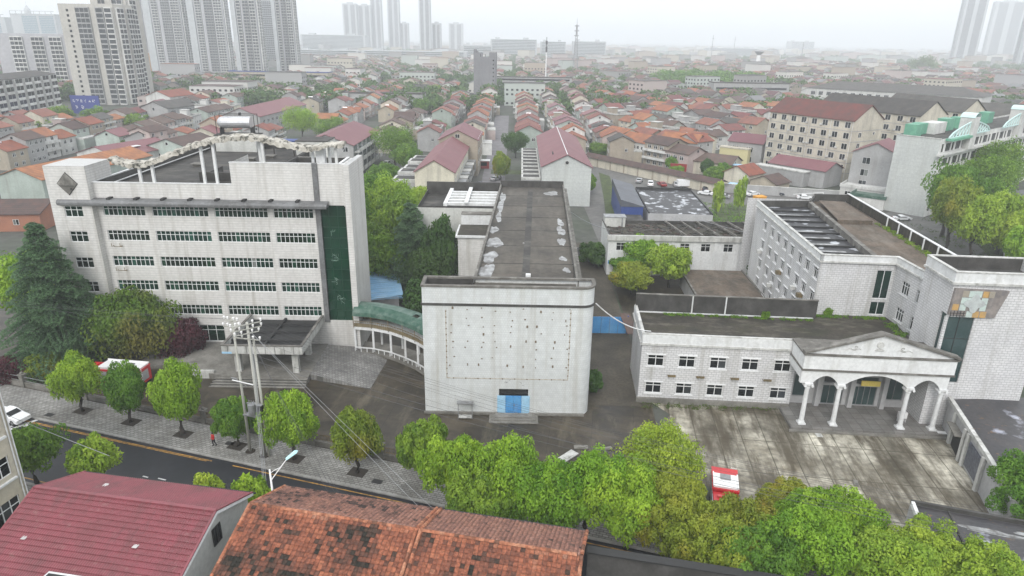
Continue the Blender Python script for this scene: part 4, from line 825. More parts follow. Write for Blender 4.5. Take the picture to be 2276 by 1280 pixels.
# ---------------------------------------------------------------- poles, lamps, wires
def insul(b,p,m,up=.28): b.tube(p,(p[0],p[1],p[2]+up),.035,.03,6,m); b.sphere((p[0],p[1],p[2]+up),.13,8,6,m,.9); b.sphere((p[0],p[1],p[2]+up*.45),.1,8,5,m,.7)
def pole(name,x,y,h,lab,arms,r0=.2):
    t=thing(name,lab,'utility pole',(x,y,.13),R(-16.6))
    MB().tube((0,0,0),(0,0,h),r0,r0*.62,12).build('mast','pole_concrete',t,smooth=True)
    for z,hw,ang in arms:
        b=MB(); ca,sa=math.cos(ang),math.sin(ang); b.bar((-hw*ca,-hw*sa-.2,z),(hw*ca,hw*sa-.2,z),.09,.09); a_=b.build('crossarm','pole_concrete',t)
        for k in (-1,-.45,.45,1):
            b=MB(); insul(b,(hw*k*ca,hw*k*sa-.2,z+.04),0); b.build('insulator','porcelain',a_,smooth=True)
    MB().tube((0,0,0),(0,0,.12),.55,.45,14).build('footing','soil',t)
    return t
P1=pole('utility_pole',-29.05,64.5,16.3,'thin grey concrete utility pole with small crossarms, the left one of two',[(16.0,.8,0),(15.3,.9,.2)],.17)
P2=pole('utility_pole',-27.2,63.7,16.1,'thick concrete pole crowded with white ball insulators and cable boxes, right one of two',[(15.9,1.5,.9),(15.4,1.5,.9),(14.9,1.2,.9),(14.3,1.4,.1)],.23)
b=MB(); b.tube((.55,.1,0),(.45,.1,14.5),.16,.12,10); b.build('second_mast','pole_concrete',P2,smooth=True)
b=MB(); b.box(-.3,.3,-.55,-.2,5.2,6.7,0); b.box(-.34,.34,-.6,-.16,6.7,6.76,1); b.build('junction_box',['dark_trim','metal_grey'],P2,(.55,0,0))
b=MB(); b.tube((0,0,0),(0,0,1.3),.45,.45,14); b.box(-.6,.6,-.08,.08,1.3,1.4); 
for k in (-.3,0,.3): b.tube((k,0,1.4),(k,0,1.75),.05,.05,6)
b.box(-1.1,1.1,-.3,.3,-.15,-.02); b.build('transformer','metal_grey',P2,(-1.0,.25,4.9))
for z in (4.6,): MB().bar((0,-.3,9.0),(-2.6,-.3,9.15),.12,.06).build('lamp_arm','white_gloss',P2)
b=MB(); b.path([(-2.3,.15,9.0),(-2.6,.15,9.1),(-3.1,.15,9.1)],.06,5); b.bar((-1.9,-.3,9.1),(-1.3,.3,8.3),.05,.05); b.build('bracket_arm','metal_grey',P2)
NP=Vector((70,33.5,11))
def wire(p,q,sag,r_,k,m='cable_light'): return cable(p,q,sag,r_,None,m,22)
GW='overhead wires running right from the two poles'
for i,(dx,dz) in enumerate(((-1.1,.0),(-.4,.15),(.35,.1),(1.1,.0),(-.9,-.8),(.9,-.85))):
    o=wire((-27.2+dx*.6,63.6+dx*.7,16.1+dz),(70+dx,33.5+dx,11.5+dz),3.4+.25*i,.012,i,'cable'); tag(o,'thin grey overhead wire crossing the yard from the insulator pole toward the right','overhead wire',GW)
for i,z in enumerate((12.6,11.9)):
    o=wire((-27.2,63.7,z),(70,33.5,z-3.5),2.6,.02,i,'cable'); tag(o,'thicker low cable crossing in front of the white theatre from the insulator pole','overhead wire',GW)
for i,(dx,z) in enumerate(((-.7,16.2),(.7,16.2),(0,15.4))):
    o=wire((-29.05+dx,64.5,z),(-95,84+i,z-1),1.6,.013,i,'cable'); tag(o,'thin dark wire leading left from the small pole past the office building','overhead wire','wires running left from the small pole')
for i,(x,y,z) in enumerate(((-21.6,49.6,7.6),(-21.4,49.4,7.6),(-21.2,49.3,7.5))):
    o=wire((-27.0+i*.1,63.5,14.6-i*.8),(x,y,z),.35,.018,i); tag(o,'pale drop wire hanging from the insulator pole down between the two front roofs','drop wire','drop wires to the gap between the front roofs')
for i,(x,y) in enumerate(((-15.5,48),(-14.9,47.9),(-14.5,47.8))):
    o=wire((-26.9,63.6,14.9-i*.4),(x,y,7.5),.7,.012,i,'cable'); tag(o,'thin wire slanting from the insulator pole to the orange tiled roof left end','drop wire','wires slanting to the orange tiled roof')
for i,(x,y) in enumerate(((-7.6,46.4),(-6.4,46.2))):
    o=wire((-26.9,63.6,15.2),(x,y,7.4),.15,.016,i); tag(o,'long straight guy wire from the insulator pole to the middle of the orange tiled roof','guy wire','long guy wires to the orange roof')
o=wire((-64,60,14),(-37,53,7.2),.3,.03,0); tag(o,'single wire crossing the road above the left street corner','overhead wire')
LP=rp(47.3,-10.7,.13)
t=thing('street_lamp','white street lamp with a single bracket arm and pale blue lamp head','street lamp',LP,R(30))
MB().tube((0,0,0),(0,0,9.1),.11,.08,10).build('pole','white_gloss',t,smooth=True)
b=MB(); b.tube((0,0,8.0),(1.5,0,9.7),.05,.04,8); b.path([(.02,0,8.75),(.5,0,8.95),(.9,0,9.02)],.03,5); b.build('bracket_arm','white_gloss',t)
b=MB(); b.add([(1.4,-.14,9.62),(2.3,-.2,10.1),(2.5,0,10.2),(2.3,.2,10.1),(1.4,.14,9.62),(1.4,-.1,9.74),(2.2,-.14,10.22),(2.35,0,10.3),(2.2,.14,10.22),(1.4,.1,9.74)],[(4,3,2,1,0),(5,6,7,8,9),(0,1,6,5),(1,2,7,6),(2,3,8,7),(3,4,9,8),(4,0,5,9)]); b.build('lamp_head',mat('lamp_aqua',(.45,.72,.75),.3),t)
# ---------------------------------------------------------------- vehicles
def wheels(t,xs,hw,r_,wd=.24):
    for x in xs:
        for s_ in(-1,1):
            b=MB(); b.tube((x,s_*hw,r_),(x,s_*(hw-wd),r_),r_,r_,14,0); b.tube((x,s_*(hw+.01),r_),(x,s_*(hw-.03),r_),r_*.6,r_*.6,12,1); b.build('wheel',['black_rubber','metal_grey'],t)
def fire_truck(x,y,rot,lab,Lb=6.2):
    t=thing('fire_truck',lab,'fire truck',(x,y,.01),rot)
    b=MB(); b.box(-Lb/2,Lb/2-.15,-1.25,1.25,.75,2.75,0); b.box(-Lb/2-.04,Lb/2-.1,-1.29,1.29,2.62,2.8,0); b.build('body','red_paint',t)
    b=MB(); b.box(-Lb/2+(.1 if Lb>5 else 1.3),Lb/2-.3,-1.15,1.15,2.8,3.0,0); b.box(-Lb/2+(0 if Lb>5 else 1.25),Lb/2-.2,-1.22,-1.1,3.0,3.12,0); b.box(-Lb/2+(0 if Lb>5 else 1.25),Lb/2-.2,1.1,1.22,3.0,3.12,0)
    b.build('roof_deck','white_gloss',t)
    for s_ in(-1,1):
        for k in range(3): x0=-Lb/2+.4+k*1.9; b=MB(); b.box(x0,x0+1.65,s_*1.26-.02,s_*1.26+.02,1.0,2.5); b.build('roller_shutter','car_silver',t)
    MB().box(-Lb/2-.03,-Lb/2-.001,-.7,.7,1.1,2.4).build('roller_shutter','car_silver',t)
    c0=Lb/2; b=MB(); b.add([(c0,-1.2,.6),(c0+2.1,-1.2,.6),(c0+2.1,1.2,.6),(c0,1.2,.6),(c0,-1.2,2.5),(c0+1.75,-1.15,2.5),(c0+1.75,1.15,2.5),(c0,1.2,2.5),(c0+2.15,-1.2,1.45),(c0+2.15,1.2,1.45)],[(3,2,1,0),(4,5,6,7),(0,1,8,5,4),(3,7,6,9,2),(1,2,9,8),(8,9,6,5),(0,4,7,3)])
    cb=b.build('cab','red_paint',t)
    b=MB(); b.add([(c0+2.13,-1.05,1.55),(c0+2.13,1.05,1.55),(c0+1.82,1.0,2.35),(c0+1.82,-1.0,2.35)],[(0,1,2,3)]); b.v=[(a+.03,c,d) for a,c,d in b.v]; b.build('windscreen','glass_dark',cb)
    for s_ in(-1,1): MB().box(c0+.5,c0+1.5,s_*1.205-.01,s_*1.205+.01,1.5,2.25).build('side_window','glass_dark',cb)
    MB().box(c0+2.08,c0+2.2,-1.15,1.15,.5,.72).build('bumper','metal_grey',cb)
    for s_ in(-1,1): MB().box(c0+1.85,c0+1.95,s_*1.42-.1,s_*1.42+.1,1.5,2.0).build('mirror','black_rubber',cb); MB().box(c0+.45,c0+.48,s_*1.206-.008,s_*1.206+.008,.7,2.3).build('door_gap','black_rubber',cb)
    MB().box(-Lb/2+1.5,-Lb/2+2.3,-.5,.5,3.0,3.14).build('hatch','metal_grey',t)
    MB().box(c0+.6,c0+.9,-.8,.8,2.5,2.68).build('light_bar',mat('beacon',(.5,.05,.05),.2),cb)
    for s_ in(-1,1): MB().box(c0+2.1,c0+2.17,s_*.95-.15,s_*.95+.15,.75,.95).build('headlight','porcelain',cb)
    MB().box(-Lb/2,c0+1.9,-1.0,1.0,.45,.74).build('chassis','black_rubber',t)
    for s_ in(-1,1): MB().box(-Lb/2-.02,-Lb/2,s_*1.1-.1,s_*1.1+.1,.8,1.0).build('tail_light','red_paint',t)
    wheels(t,(-Lb/2+1.5,c0+1.2),1.25,.5,.3); 
    b=MB(); 
    for s_ in(-.25,.25): b.tube((-Lb/2-.2,.9+s_,.7),(-Lb/2-.05,.9+s_,3.0),.03,.03,5)
    for k in range(7): b.tube((-Lb/2-.18,.65,.9+k*.32),(-Lb/2-.18,1.15,.9+k*.32),.025,.025,5)
    b.build('ladder','white_gloss',t); return t
fire_truck(-51.1,79.4,R(172.5),'red fire truck with a white roof parked behind the two leftmost street trees',6.1)
fire_truck(21.7,57.0,R(256),'small red and white fire truck parked on the plaza half hidden by treetops',3.8)
_cp={}
def car(x,y,rot,col,lab,kind='suv',grp=None):
    if (kind,col) not in _cp:
        t=thing('parked_car',lab,'car')
        h=1.68 if kind=='suv' else 1.45; Lc=4.6
        prof=[(-2.3,.35),(-2.32,.8),(-2.2,1.0),(-1.9,h*.66),(-1.45,h-.05),(-.6,h),(.3,h-.03),(1.0,h*.66),(1.9,h*.6),(2.25,.85),(2.3,.35)]
        if kind=='sedan': prof=[(-2.3,.35),(-2.32,.8),(-2.2,.98),(-1.6,1.0),(-.95,h-.08),(-.3,h),(.3,h-.04),(1.05,.98),(1.9,.88),(2.25,.75),(2.3,.35)]
        b=MB(); n=len(prof); v=[]
        for yy,k in((-.9,0),(-.8,1),(.8,1),(.9,0)):
            for px_,pz in prof: 
                inset=.12*max(0,(pz-.9))/.7 if k==0 else 0
                v.append((px_*(1 if k else .985),yy-math.copysign(inset,yy) if k==0 else yy*(.97-.1*max(0,pz-.9)),pz if k else pz*.97+.01))
        b.add(v,[(j*n+i,(j+1)*n+i,(j+1)*n+i+1,j*n+i+1) for j in range(3) for i in range(n-1)]+[tuple(range(n)),tuple(reversed(range(3*n,4*n)))])
        b.build('body',col,t,smooth=False)
        b=MB(); i0=7 if kind=='suv' else 7
        def onp(i,f_,g): a_,c_=prof[i],prof[i+1]; return (a_[0]*(1-f_)+c_[0]*f_+ (.02 if g else 0), a_[1]*(1-f_)+c_[1]*f_+.02)
        (x0,z0),(x1,z1)=onp(6,.12,0),onp(6,.92,0); b.quad((x0,-.66,z0),(x1,-.76,z1),(x1,.76,z1),(x0,.66,z0)); b.build('windscreen','glass_dark',t)
        ii=3; b=MB(); (x0,z0),(x1,z1)=onp(ii,.1,0),onp(ii,.9,0); b.quad((x0-.03,-.74,z0),(x0-.03,.74,z0),(x1-.03,.64,z1),(x1-.03,-.64,z1)); b.build('rear_window','glass_dark',t)
        for s_ in(-1,1):
            b=MB(); zb=.97; b.add([(-1.75,s_*.9,zb),(.85,s_*.9,zb),(.25,s_*.80,h-.14),(-1.2,s_*.80,h-.14)],[(0,1,2,3)]); b.build('side_window','glass_dark',t)
            MB().box(2.2,2.31,s_*.65-.18,s_*.65+.18,.66,.8).build('headlight','porcelain',t); MB().box(-2.34,-2.25,s_*.68-.15,s_*.68+.15,.75,.93).build('tail_light','car_red',t)
        wheels(t,(-1.4,1.42),.91,.34,.2); _cp[(kind,col)]=t; c=t
    else: c=copy_tree(_cp[(kind,col)])
    c.location=(x,y,.02); c.rotation_euler=(0,0,rot); tag(c,lab,'car',grp); return c
car(-60.0,70.4,R(-20),'car_white','silver white car at the left edge of the road beside the beige building','sedan')
GC='cars parked in the lot behind the theatre'
lot=[(44.2,216.5,80,'car_white','suv','white car standing beside a small dark red car, nearest the tile topped wall'),(47.8,216,100,'car_red','sedan','dark red car right of the first white car in the parking lot'),(41.5,221.5,70,'car_silver','sedan','silver car behind the first white car near the tile topped wall'),
(52.4,216,85,'car_silver','suv','silver car left of the pale van in the parking lot'),(59,213.3,95,'car_white','suv','white car behind the wet black warehouse roof corner'),(60.5,209.5,60,'car_dark','suv','black car beside the white car right of the warehouse roof'),
(58.6,203.5,150,'car_white','sedan','white car nearest the warehouse roof, half hidden by weeds'),(62.5,199.5,160,'car_silver','sedan','pale car hidden by weeds left of the orange box'),
(70.2,205,30,'car_white','suv','white car left of the pair by the orange box'),(73,203.6,30,'car_white','sedan','white low car just behind the orange box'),(78.2,207.5,-30,'car_white','suv','white car with roof rails, right of the orange box'),(81,205,-30,'car_dark','sedan','black car between the white and the beige cars'),
(83.8,206.5,-30,'car_silver','suv','beige car at the right end of the parked row'),(87.3,199.5,-15,'car_white','sedan','white car half hidden behind the rear wing parapet')]
for x,y,a,c,k,l in lot: car(x,y,R(a),c,l,k,GC)
car(103.6,175.6,R(4),'car_white','white car parked at the foot of the big blank grey wall','sedan')
for (x,y,a,c,k,l) in ((-10.8,212,90,'car_dark','sedan','black car in the lane left of the round tree'),(-44,238,80,'car_dark','sedan','black car beside the dark green trees left of centre'),(-46,246,75,'car_silver','suv','silver car behind the black car at the green trees'),(-6,221,60,'car_silver','sedan','pale car by the red kiosk'),(9.8,232,10,'car_white','suv','white van at the end of the alley beside the blank hall')): car(x,y,R(a),c,l,k)
b=MB(); b.box(0,3,0,2.2,0,2.2); b.box(-.1,3.1,-.1,2.3,2.2,2.35); tag(b.build('orange_box',mat('orange_box',(.65,.3,.03),.6),None,(70.2,191,0),R(20)),'orange box standing behind the left end of the rear wing roof','container')
VN=thing('delivery_van','pale green white box van between parked cars','van',(54.8,214.3,.02),R(5))
MB().box(-2.6,1.2,-1,1,.6,2.5).build('cargo_box','car_white',VN); MB().box(1.25,2.6,-.95,.95,.5,1.9).build('cab','car_silver',VN); MB().box(2.0,2.61,-.85,.85,1.3,1.8).build('windscreen','glass_dark',VN); wheels(VN,(-1.5,1.8),1,.36)
# scooters and a red kiosk in the far street
K=thing('kiosk','small red kiosk at the near end of the long back street','kiosk',(-12.3,242,0)); MB().box(0,3.4,0,2.6,0,2.7).build('wall','car_red',K); MB().box(-.3,3.7,-.4,2.9,2.7,2.9).build('roof','white_gloss',K); MB().box(.5,2.6,-.02,-.003,1,2.3).build('window','glass_dark',K)
# ---------------------------------------------------------------- person
def person(x,y,rot):
    sk=[((0,0,.95),.135),((0,0,1.15),.13),((0,0,1.38),.15),((0,0,1.5),.06),((0,.01,1.6),.085),((0,.01,1.69),.085),
        ((.1,0,.88),.1),((.12,.06,.5),.065),((.12,-.02,.1),.045),((.12,.12,.05),.04),((-.1,0,.88),.1),((-.12,-.08,.5),.065),((-.13,-.22,.12),.045),((-.13,-.1,.05),.04),
        ((.2,0,1.42),.06),((.26,-.04,1.15),.048),((.25,.1,.93),.036),((.25,.14,.86),.03),((-.2,0,1.42),.06),((-.26,.02,1.15),.048),((-.22,.16,1.0),.036),((-.2,.2,.95),.03)]
    ed=[(0,1),(1,2),(2,3),(3,4),(4,5),(0,6),(6,7),(7,8),(8,9),(0,10),(10,11),(11,12),(12,13),(2,14),(14,15),(15,16),(16,17),(2,18),(18,19),(19,20),(20,21)]
    me=bpy.data.meshes.new('person'); me.from_pydata([s_[0] for s_ in sk],ed,[]); o=bpy.data.objects.new('person',me); COL.objects.link(o)
    o.location=(x,y,.13); o.rotation_euler=(0,0,rot); md=o.modifiers.new('skin','SKIN')
    for i,s_ in enumerate(sk): me.skin_vertices[0].data[i].radius=(s_[1],s_[1]*.85)
    me.skin_vertices[0].data[0].use_root=True; o.modifiers.new('sub','SUBSURF').render_levels=2; me.materials.append(MATS['skin'])
    def shell(name,idx,grow,m_,extra=0):
        b=MB()
        for a_,c_ in idx: b.tube(sk[a_][0],sk[c_][0],sk[a_][1]*grow,sk[c_][1]*grow,10)
        for a_ in {i for e in idx for i in e}: b.sphere(sk[a_][0],sk[a_][1]*grow,10,8)
        return b.build(name,m_,o,smooth=True)
    shell('jacket',[(0,1),(1,2),(2,14),(14,15),(15,16),(2,18),(18,19),(19,20)],1.13,'red_cloth'); shell('trousers',[(0,6),(6,7),(7,8),(0,10),(10,11),(11,12)],1.12,'dark_cloth'); shell('shoe',[(8,9)],1.25,'black_rubber'); shell('shoe',[(12,13)],1.25,'black_rubber')
    b=MB(); b.sphere((0,-.01,1.67),.105,12,8); b.build('hair','hair',o,smooth=True)
    return tag(o,'person in a red jacket and dark trousers walking along the pavement','person')
person(-33.5,65.4,R(150))
# ---------------------------------------------------------------- foreground houses
def tintmesh(name,V,F,T,m_,parent,loc=None,rot=0):
    me=bpy.data.meshes.new(name); me.vertices.add(len(V)); me.vertices.foreach_set('co',np.asarray(V,np.float32).ravel())
    F=np.asarray(F,np.int32); me.loops.add(F.size); me.loops.foreach_set('vertex_index',F.ravel()); me.polygons.add(len(F)); me.polygons.foreach_set('loop_start',np.arange(0,F.size,F.shape[1],dtype=np.int32))
    me.update(calc_edges=True); a_=me.attributes.new('tint','FLOAT','POINT'); a_.data.foreach_set('value',np.asarray(T,np.float32)); me.materials.append(MATS[m_] if isinstance(m_,str) else m_)
    return link(name,me,parent,loc,rot)
def tilemat(name,stops,rough=.85):
    m=bpy.data.materials.new(name); MATS[name]=m; m.use_nodes=True; t=m.node_tree; N=t.nodes; L=t.links; b=N['Principled BSDF']; b.inputs['Roughness'].default_value=rough; b.inputs['Specular IOR Level'].default_value=.3
    a=N.new('ShaderNodeAttribute'); a.attribute_name='tint'; r=N.new('ShaderNodeValToRGB'); L.new(a.outputs['Fac'],r.inputs[0])
    e=r.color_ramp.elements; e[0].position=stops[0][0]; e[0].color=(*stops[0][1],1); e[1].position=stops[-1][0]; e[1].color=(*stops[-1][1],1)
    for p,c in stops[1:-1]: q=e.new(p); q.color=(*c,1)
    tc=N.new('ShaderNodeTexCoord'); n=N.new('ShaderNodeTexNoise'); n.inputs['Scale'].default_value=5; n.inputs['Detail'].default_value=5; L.new(tc.outputs['Object'],n.inputs['Vector'])
    mr=N.new('ShaderNodeMapRange'); L.new(n.outputs['Fac'],mr.inputs[0]); mr.inputs[1].default_value=.3; mr.inputs[2].default_value=.7; mr.inputs[3].default_value=.5; mr.inputs[4].default_value=1.25
    cx=N.new('ShaderNodeCombineXYZ'); [L.new(mr.outputs[0],cx.inputs[i]) for i in range(3)]
    x=N.new('ShaderNodeMix'); x.data_type='RGBA'; x.blend_type='MULTIPLY'; x.inputs[0].default_value=1; L.new(r.outputs[0],x.inputs[6]); L.new(cx.outputs[0],x.inputs[7]); L.new(x.outputs[2],b.inputs['Base Color'])
    return m
tilemat('clay_tiles',[(0,(.022,.02,.015)),(.2,(.055,.036,.026)),(.4,(.13,.056,.038)),(.62,(.24,.085,.05)),(.82,(.33,.12,.065)),(1,(.3,.15,.1))])
tilemat('clay_tiles_pale',[(0,(.04,.028,.024)),(.25,(.11,.06,.047)),(.5,(.22,.11,.085)),(.75,(.29,.14,.1)),(1,(.33,.19,.15))])
def tiled_slope(parent,x0,x1,y0,z0,y1,z1,seed,m_,tw=.34,th=.38,dark=.35):
    """tiles from ridge (y0,z0) to eave (y1,z1)"""
    rs=np.random.RandomState(seed); L_=math.hypot(y1-y0,z1-z0); nr=int(L_/th); nc=int(round((x1-x0)/tw)); dy=(y1-y0)/L_; dz=(z1-z0)/L_; ny,nz=-dz*np.sign(y1-y0),abs(dy)
    V=[];F=[];T=[]
    def sm(g,a,c_):
        i,j=int(a),int(c_); u,v=a-i,c_-j; return (g[i,j]*(1-u)+g[i+1,j]*u)*(1-v)+(g[i,j+1]*(1-u)+g[i+1,j+1]*u)*v
    low=rs.rand(nr//4+4,nc//6+4); low2=rs.rand(nr//9+4,nc//2+4)
    lf=lambda r_,c_: min(1,max(0,(sm(low,r_/4,c_/6)-.5)*1.5+.5)); lf2=lambda r_,c_: sm(low2,r_/9,c_/2)
    for r_ in range(nr):
        for c_ in range(nc):
            x=x0+c_*tw+rs.uniform(-.012,.012); s0=r_*th; s1=s0+th*1.12+rs.uniform(-.02,.02); h0=.01; h1=.085+rs.uniform(-.018,.018)
            k=len(V); prof_=((0,0),(.06,.035),(.12,0),(tw-.02,.0))
            for s_,h in ((s0,h0),(s1,h1)):
                for px_,ph in prof_: V.append((x+px_,y0+dy*s_+ny*(h+ph),z0+dz*s_+nz*(h+ph)))
            for px_,ph in (prof_[0],prof_[3]): V.append((x+px_,y0+dy*s1+ny*-.01,z0+dz*s1-.01))
            for j in range(3): F.append((k+j,k+j+1,k+5+j,k+4+j))
            F.append((k+4,k+7,k+9,k+8))
            ff=lf(r_,c_); t=.66+rs.normal(0,.085)+(lf2(r_,c_)-.5)*.3-dark*max(0,ff-.35)*.95
            if rs.rand()<dark*(.1+.75*ff**1.7): t-=rs.uniform(.12,.5)
            if r_<1: t=min(1,t+.2)
            T+= [min(max(t,0),1)]*10
    return tintmesh('roof_tiles',V,F,T,m_,parent)
OH=thing('tiled_house','long house with weathered orange clay tile roof in the foreground centre','house',(-20.4,43.9,0),R(-11.3))
HL=26.2; zr_,ze=9.3,7.3
def shell_house(t,Lh,y0,y1,zr_,ze,wall,wname='wall',ovh=.35):
    b=MB(); fy=lambda y: zr_-(zr_-ze)*abs(y)/abs(y1)
    y0i,y1i=y0+ovh,y1-ovh
    for x in (ovh,Lh-ovh): b.add([(x,y0i,0),(x,y1i,0),(x,y1i,fy(y1i)-.15),(x,0,zr_-.15),(x,y0i,fy(y0i)-.15)],[(0,1,2,3,4)])
    b.quad((ovh,y0i,0),(Lh-ovh,y0i,0),(Lh-ovh,y0i,fy(y0i)-.15),(ovh,y0i,fy(y0i)-.15)); b.quad((Lh-ovh,y1i,0),(ovh,y1i,0),(ovh,y1i,fy(y1i)-.15),(Lh-ovh,y1i,fy(y1i)-.15))
    b.build(wname,wall,t)
    b=MB(); b.quad((0,y0,fy(y0)-.06),(Lh,y0,fy(y0)-.06),(Lh,0,zr_-.06),(0,0,zr_-.06)); b.quad((0,0,zr_-.06),(Lh,0,zr_-.06),(Lh,y1,ze-.06),(0,y1,ze-.06)); return b
b=shell_house(OH,HL,-6.2,5.0,zr_,ze,'grey_wall'); rf=b.build('roof','roof_brown',OH)
tiled_slope(rf,0,13.85,0,zr_,5.0,ze,1,'clay_tiles_pale',dark=.45); tiled_slope(rf,14.0,HL,0,zr_-.05,5.0,ze-.05,2,'clay_tiles_pale',dark=.15)
tiled_slope(rf,0,13.85,0,zr_,-6.2,zr_-2.48,3,'clay_tiles',dark=.62); tiled_slope(rf,14.0,HL,0,zr_-.05,-6.2,zr_-2.53,4,'clay_tiles',dark=.25)
tilemat('ridge_tiles',[(0,(.12,.06,.04)),(.5,(.36,.13,.07)),(1,(.42,.2,.12))])
V=[];F=[];T=[]; rs=np.random.RandomState(9)
def ridge_caps(P,Q,step=.38,r_=.13):
    P=Vector(P);Q=Vector(Q); n=int((Q-P).length/step); d=(Q-P).normalized(); a=d.cross(Vector((0,0,1))).normalized(); up=a.cross(d)
    for i in range(n):
        k=len(V); t=rs.uniform(.2,1) if rs.rand()>.2 else rs.uniform(0,.3)
        for e,(s_,rr) in enumerate(((i*step,r_),((i+1.08)*step,r_*1.18))):
            for j in range(5): an=math.pi*j/4; V.append(tuple(P+d*s_+a*math.cos(an)*rr+up*math.sin(an)*rr))
        for j in range(4): F.append((k+j,k+j+1,k+6+j,k+5+j))
        T.extend([t]*10)
ridge_caps((0,0,zr_+.02),(HL,0,zr_-.0)); ridge_caps((.02,0,zr_),(.02,-6.2,zr_-2.45)); ridge_caps((.02,0,zr_),(.02,5,ze+.03)); ridge_caps((HL,0,zr_),(HL,-6.2,zr_-2.45)); ridge_caps((HL,0,zr_),(HL,5,ze+.03))
for x in (13.75,14.1): ridge_caps((x,0,zr_+.06),(x,-6.2,zr_-2.4)); ridge_caps((x,0,zr_+.06),(x,5,ze+.08))
tintmesh('ridge_tiles',V,F,T,'ridge_tiles',rf)
MB().box(-.1,HL+.2,4.98,5.2,ze-.2,ze-.02).build('gutter','dark_trim',OH); MB().box(HL-.02,HL+.1,-6.2,5,5,7).build('gable_board','white_paint',OH) if 0 else None
b=MB(); b.box(26.4,46,4.3,4.7,0,5.9,0); b.box(26.3,46,4.1,4.9,5.9,6.05,1); tag(b.build('dark_wall',['parapet_dark','dark_trim'],None,(-20.4,43.9,0),R(-11.3)),'dark capped wall continuing right from the orange tiled house under the trees','wall')
# maroon roofed house
MH=thing('maroon_house','house with broad maroon metal tile roof at the lower left','house',(-38.7,45.85,0),R(-9.2))
ML=16.0; b=shell_house(MH,ML,-7.2,5.0,9.0,7.0,'pale_plaster',ovh=.3); rf=b.build('roof','roof_maroon',MH)
mat('maroon_sheet',(.24,.06,.075),.5,(.19,.055,.063),.45,stain=(.1,.05,.048),stain_amt=.7,stain_scale=(.9,.25,.3),gran=.14,rust=(.23,.1,.1))
def sheet_slope(parent,x0,x1,y0,z0,y1,z1,rib=.2,course=.46):
    L_=math.hypot(y1-y0,z1-z0); dy=(y1-y0)/L_; dz=(z1-z0)/L_; ny,nz=-dz*np.sign(y1-y0),abs(dy); nr=int(L_/course); xs=np.arange(x0,x1+.001,rib/4); b=MB(); n=len(xs)
    for r_ in range(nr):
        v=[]
        for s_,h in ((r_*course,.0),((r_+1)*course,.09),((r_+1)*course+.001,-.01)):
            for i,x in enumerate(xs): hh=h+.03*math.sin(i*math.pi/2)+.03; v.append((x,y0+dy*s_+ny*hh,z0+dz*s_+nz*hh))
        b.add(v,[(j*n+i,j*n+i+1,(j+1)*n+i+1,(j+1)*n+i) for j in range(2) for i in range(n-1)])
    return b.build('metal_sheet','maroon_sheet',parent)
sheet_slope(rf,0,ML,0,9.0,5.0,7.0); sheet_slope(rf,0,ML,0,9.0,-7.2,6.12)
b=MB(); b.bar((-.05,0,9.1),(ML+.05,0,9.1),.3,.12); b.build('ridge_cap','maroon_sheet',MH)
for y1_,z1_ in ((5.0,7.0),(-7.2,6.12)):
    b=MB(); b.bar((ML+.05,0,9.08),(ML+.05,y1_,z1_+.08),.16,.1,0); b.bar((ML+.1,0,8.86),(ML+.1,y1_,z1_-.14),.06,.22,1); b.bar((-.05,0,9.08),(-.05,y1_,z1_+.08),.16,.1,0); b.build('verge_trim',['maroon_sheet','white_gloss'],MH)
MB().bar((0,5.05,6.95),(ML+.3,5.05,6.95),.15,.12).build('gutter','dark_trim',MH)
window(MH,ML-.2,-.5,5.9,math.pi/2,1.1,1.6,2,.0,'dark_trim','glass_dark',dep=0.05)
MH.children[-1].name='gable_window'
for x,y in ((2.1,-3.9),(11.2,-3.4),(4.3,2.2)):
    z=9-.4*abs(y); MB().add([(x,y-.2,z-.0),(x+.4,y-.2,z),(x+.4,y+.2,z),(x,y+.2,z)],[(0,1,2,3)]).build('skylight',mat('skylight_pane',(.45,.43,.42),.4),MH,(0,0,.16-(.0))).rotation_euler=(0,0,0)
b=MB(); b.box(6.2,9.6,-7.6,-6.0,5,6.95,0); b.box(6.35,9.45,-7.4,-6.2,6.95,6.98,1); b.build('roof_well',['white_paint','dark_trim'],MH)
# beige building at the left edge
BB=thing('beige_building','beige rendered building with white framed windows at the lower left edge','building',(-44.3,51.6,0),R(-11.5))
b=MB(); facade(b,BB,(0,-14),math.pi/2,14,0,17.5,[(14-.9-2.6,z,2.6,h_,3,.35) for z,h_ in ((2.3,2.3),(6.8,1.9),(11,1.9),(15.0,1.6))]+[(7,z,2.6,1.9,3,.35) for z in (2.6,6.8,11)],.25)
b.quad((0,0,0),(-14,0,0),(-14,0,17.5),(0,0,17.5)); b.quad((-14,-14,0),(0,-14,0),(0,-14,17.5),(-14,-14,17.5)); b.quad((-14,0,0),(-14,-14,0),(-14,-14,17.5),(-14,0,17.5)); b.quad((0,0,17.5),(-14,0,17.5),(-14,-14,17.5),(0,-14,17.5))
b.build('wall','beige_wall',BB)
for y in (-.15,-.45): 
    b=MB(); b.tube((.1,y,0),(.1,y,17.5),.06,.06,8); b.build('drainpipe','white_paint',BB)
for z in (1.9,6.5,10.7): MB().box(.003,.25,-3.7,-.7,z-.25,z-.08).build('sill','white_paint',BB)
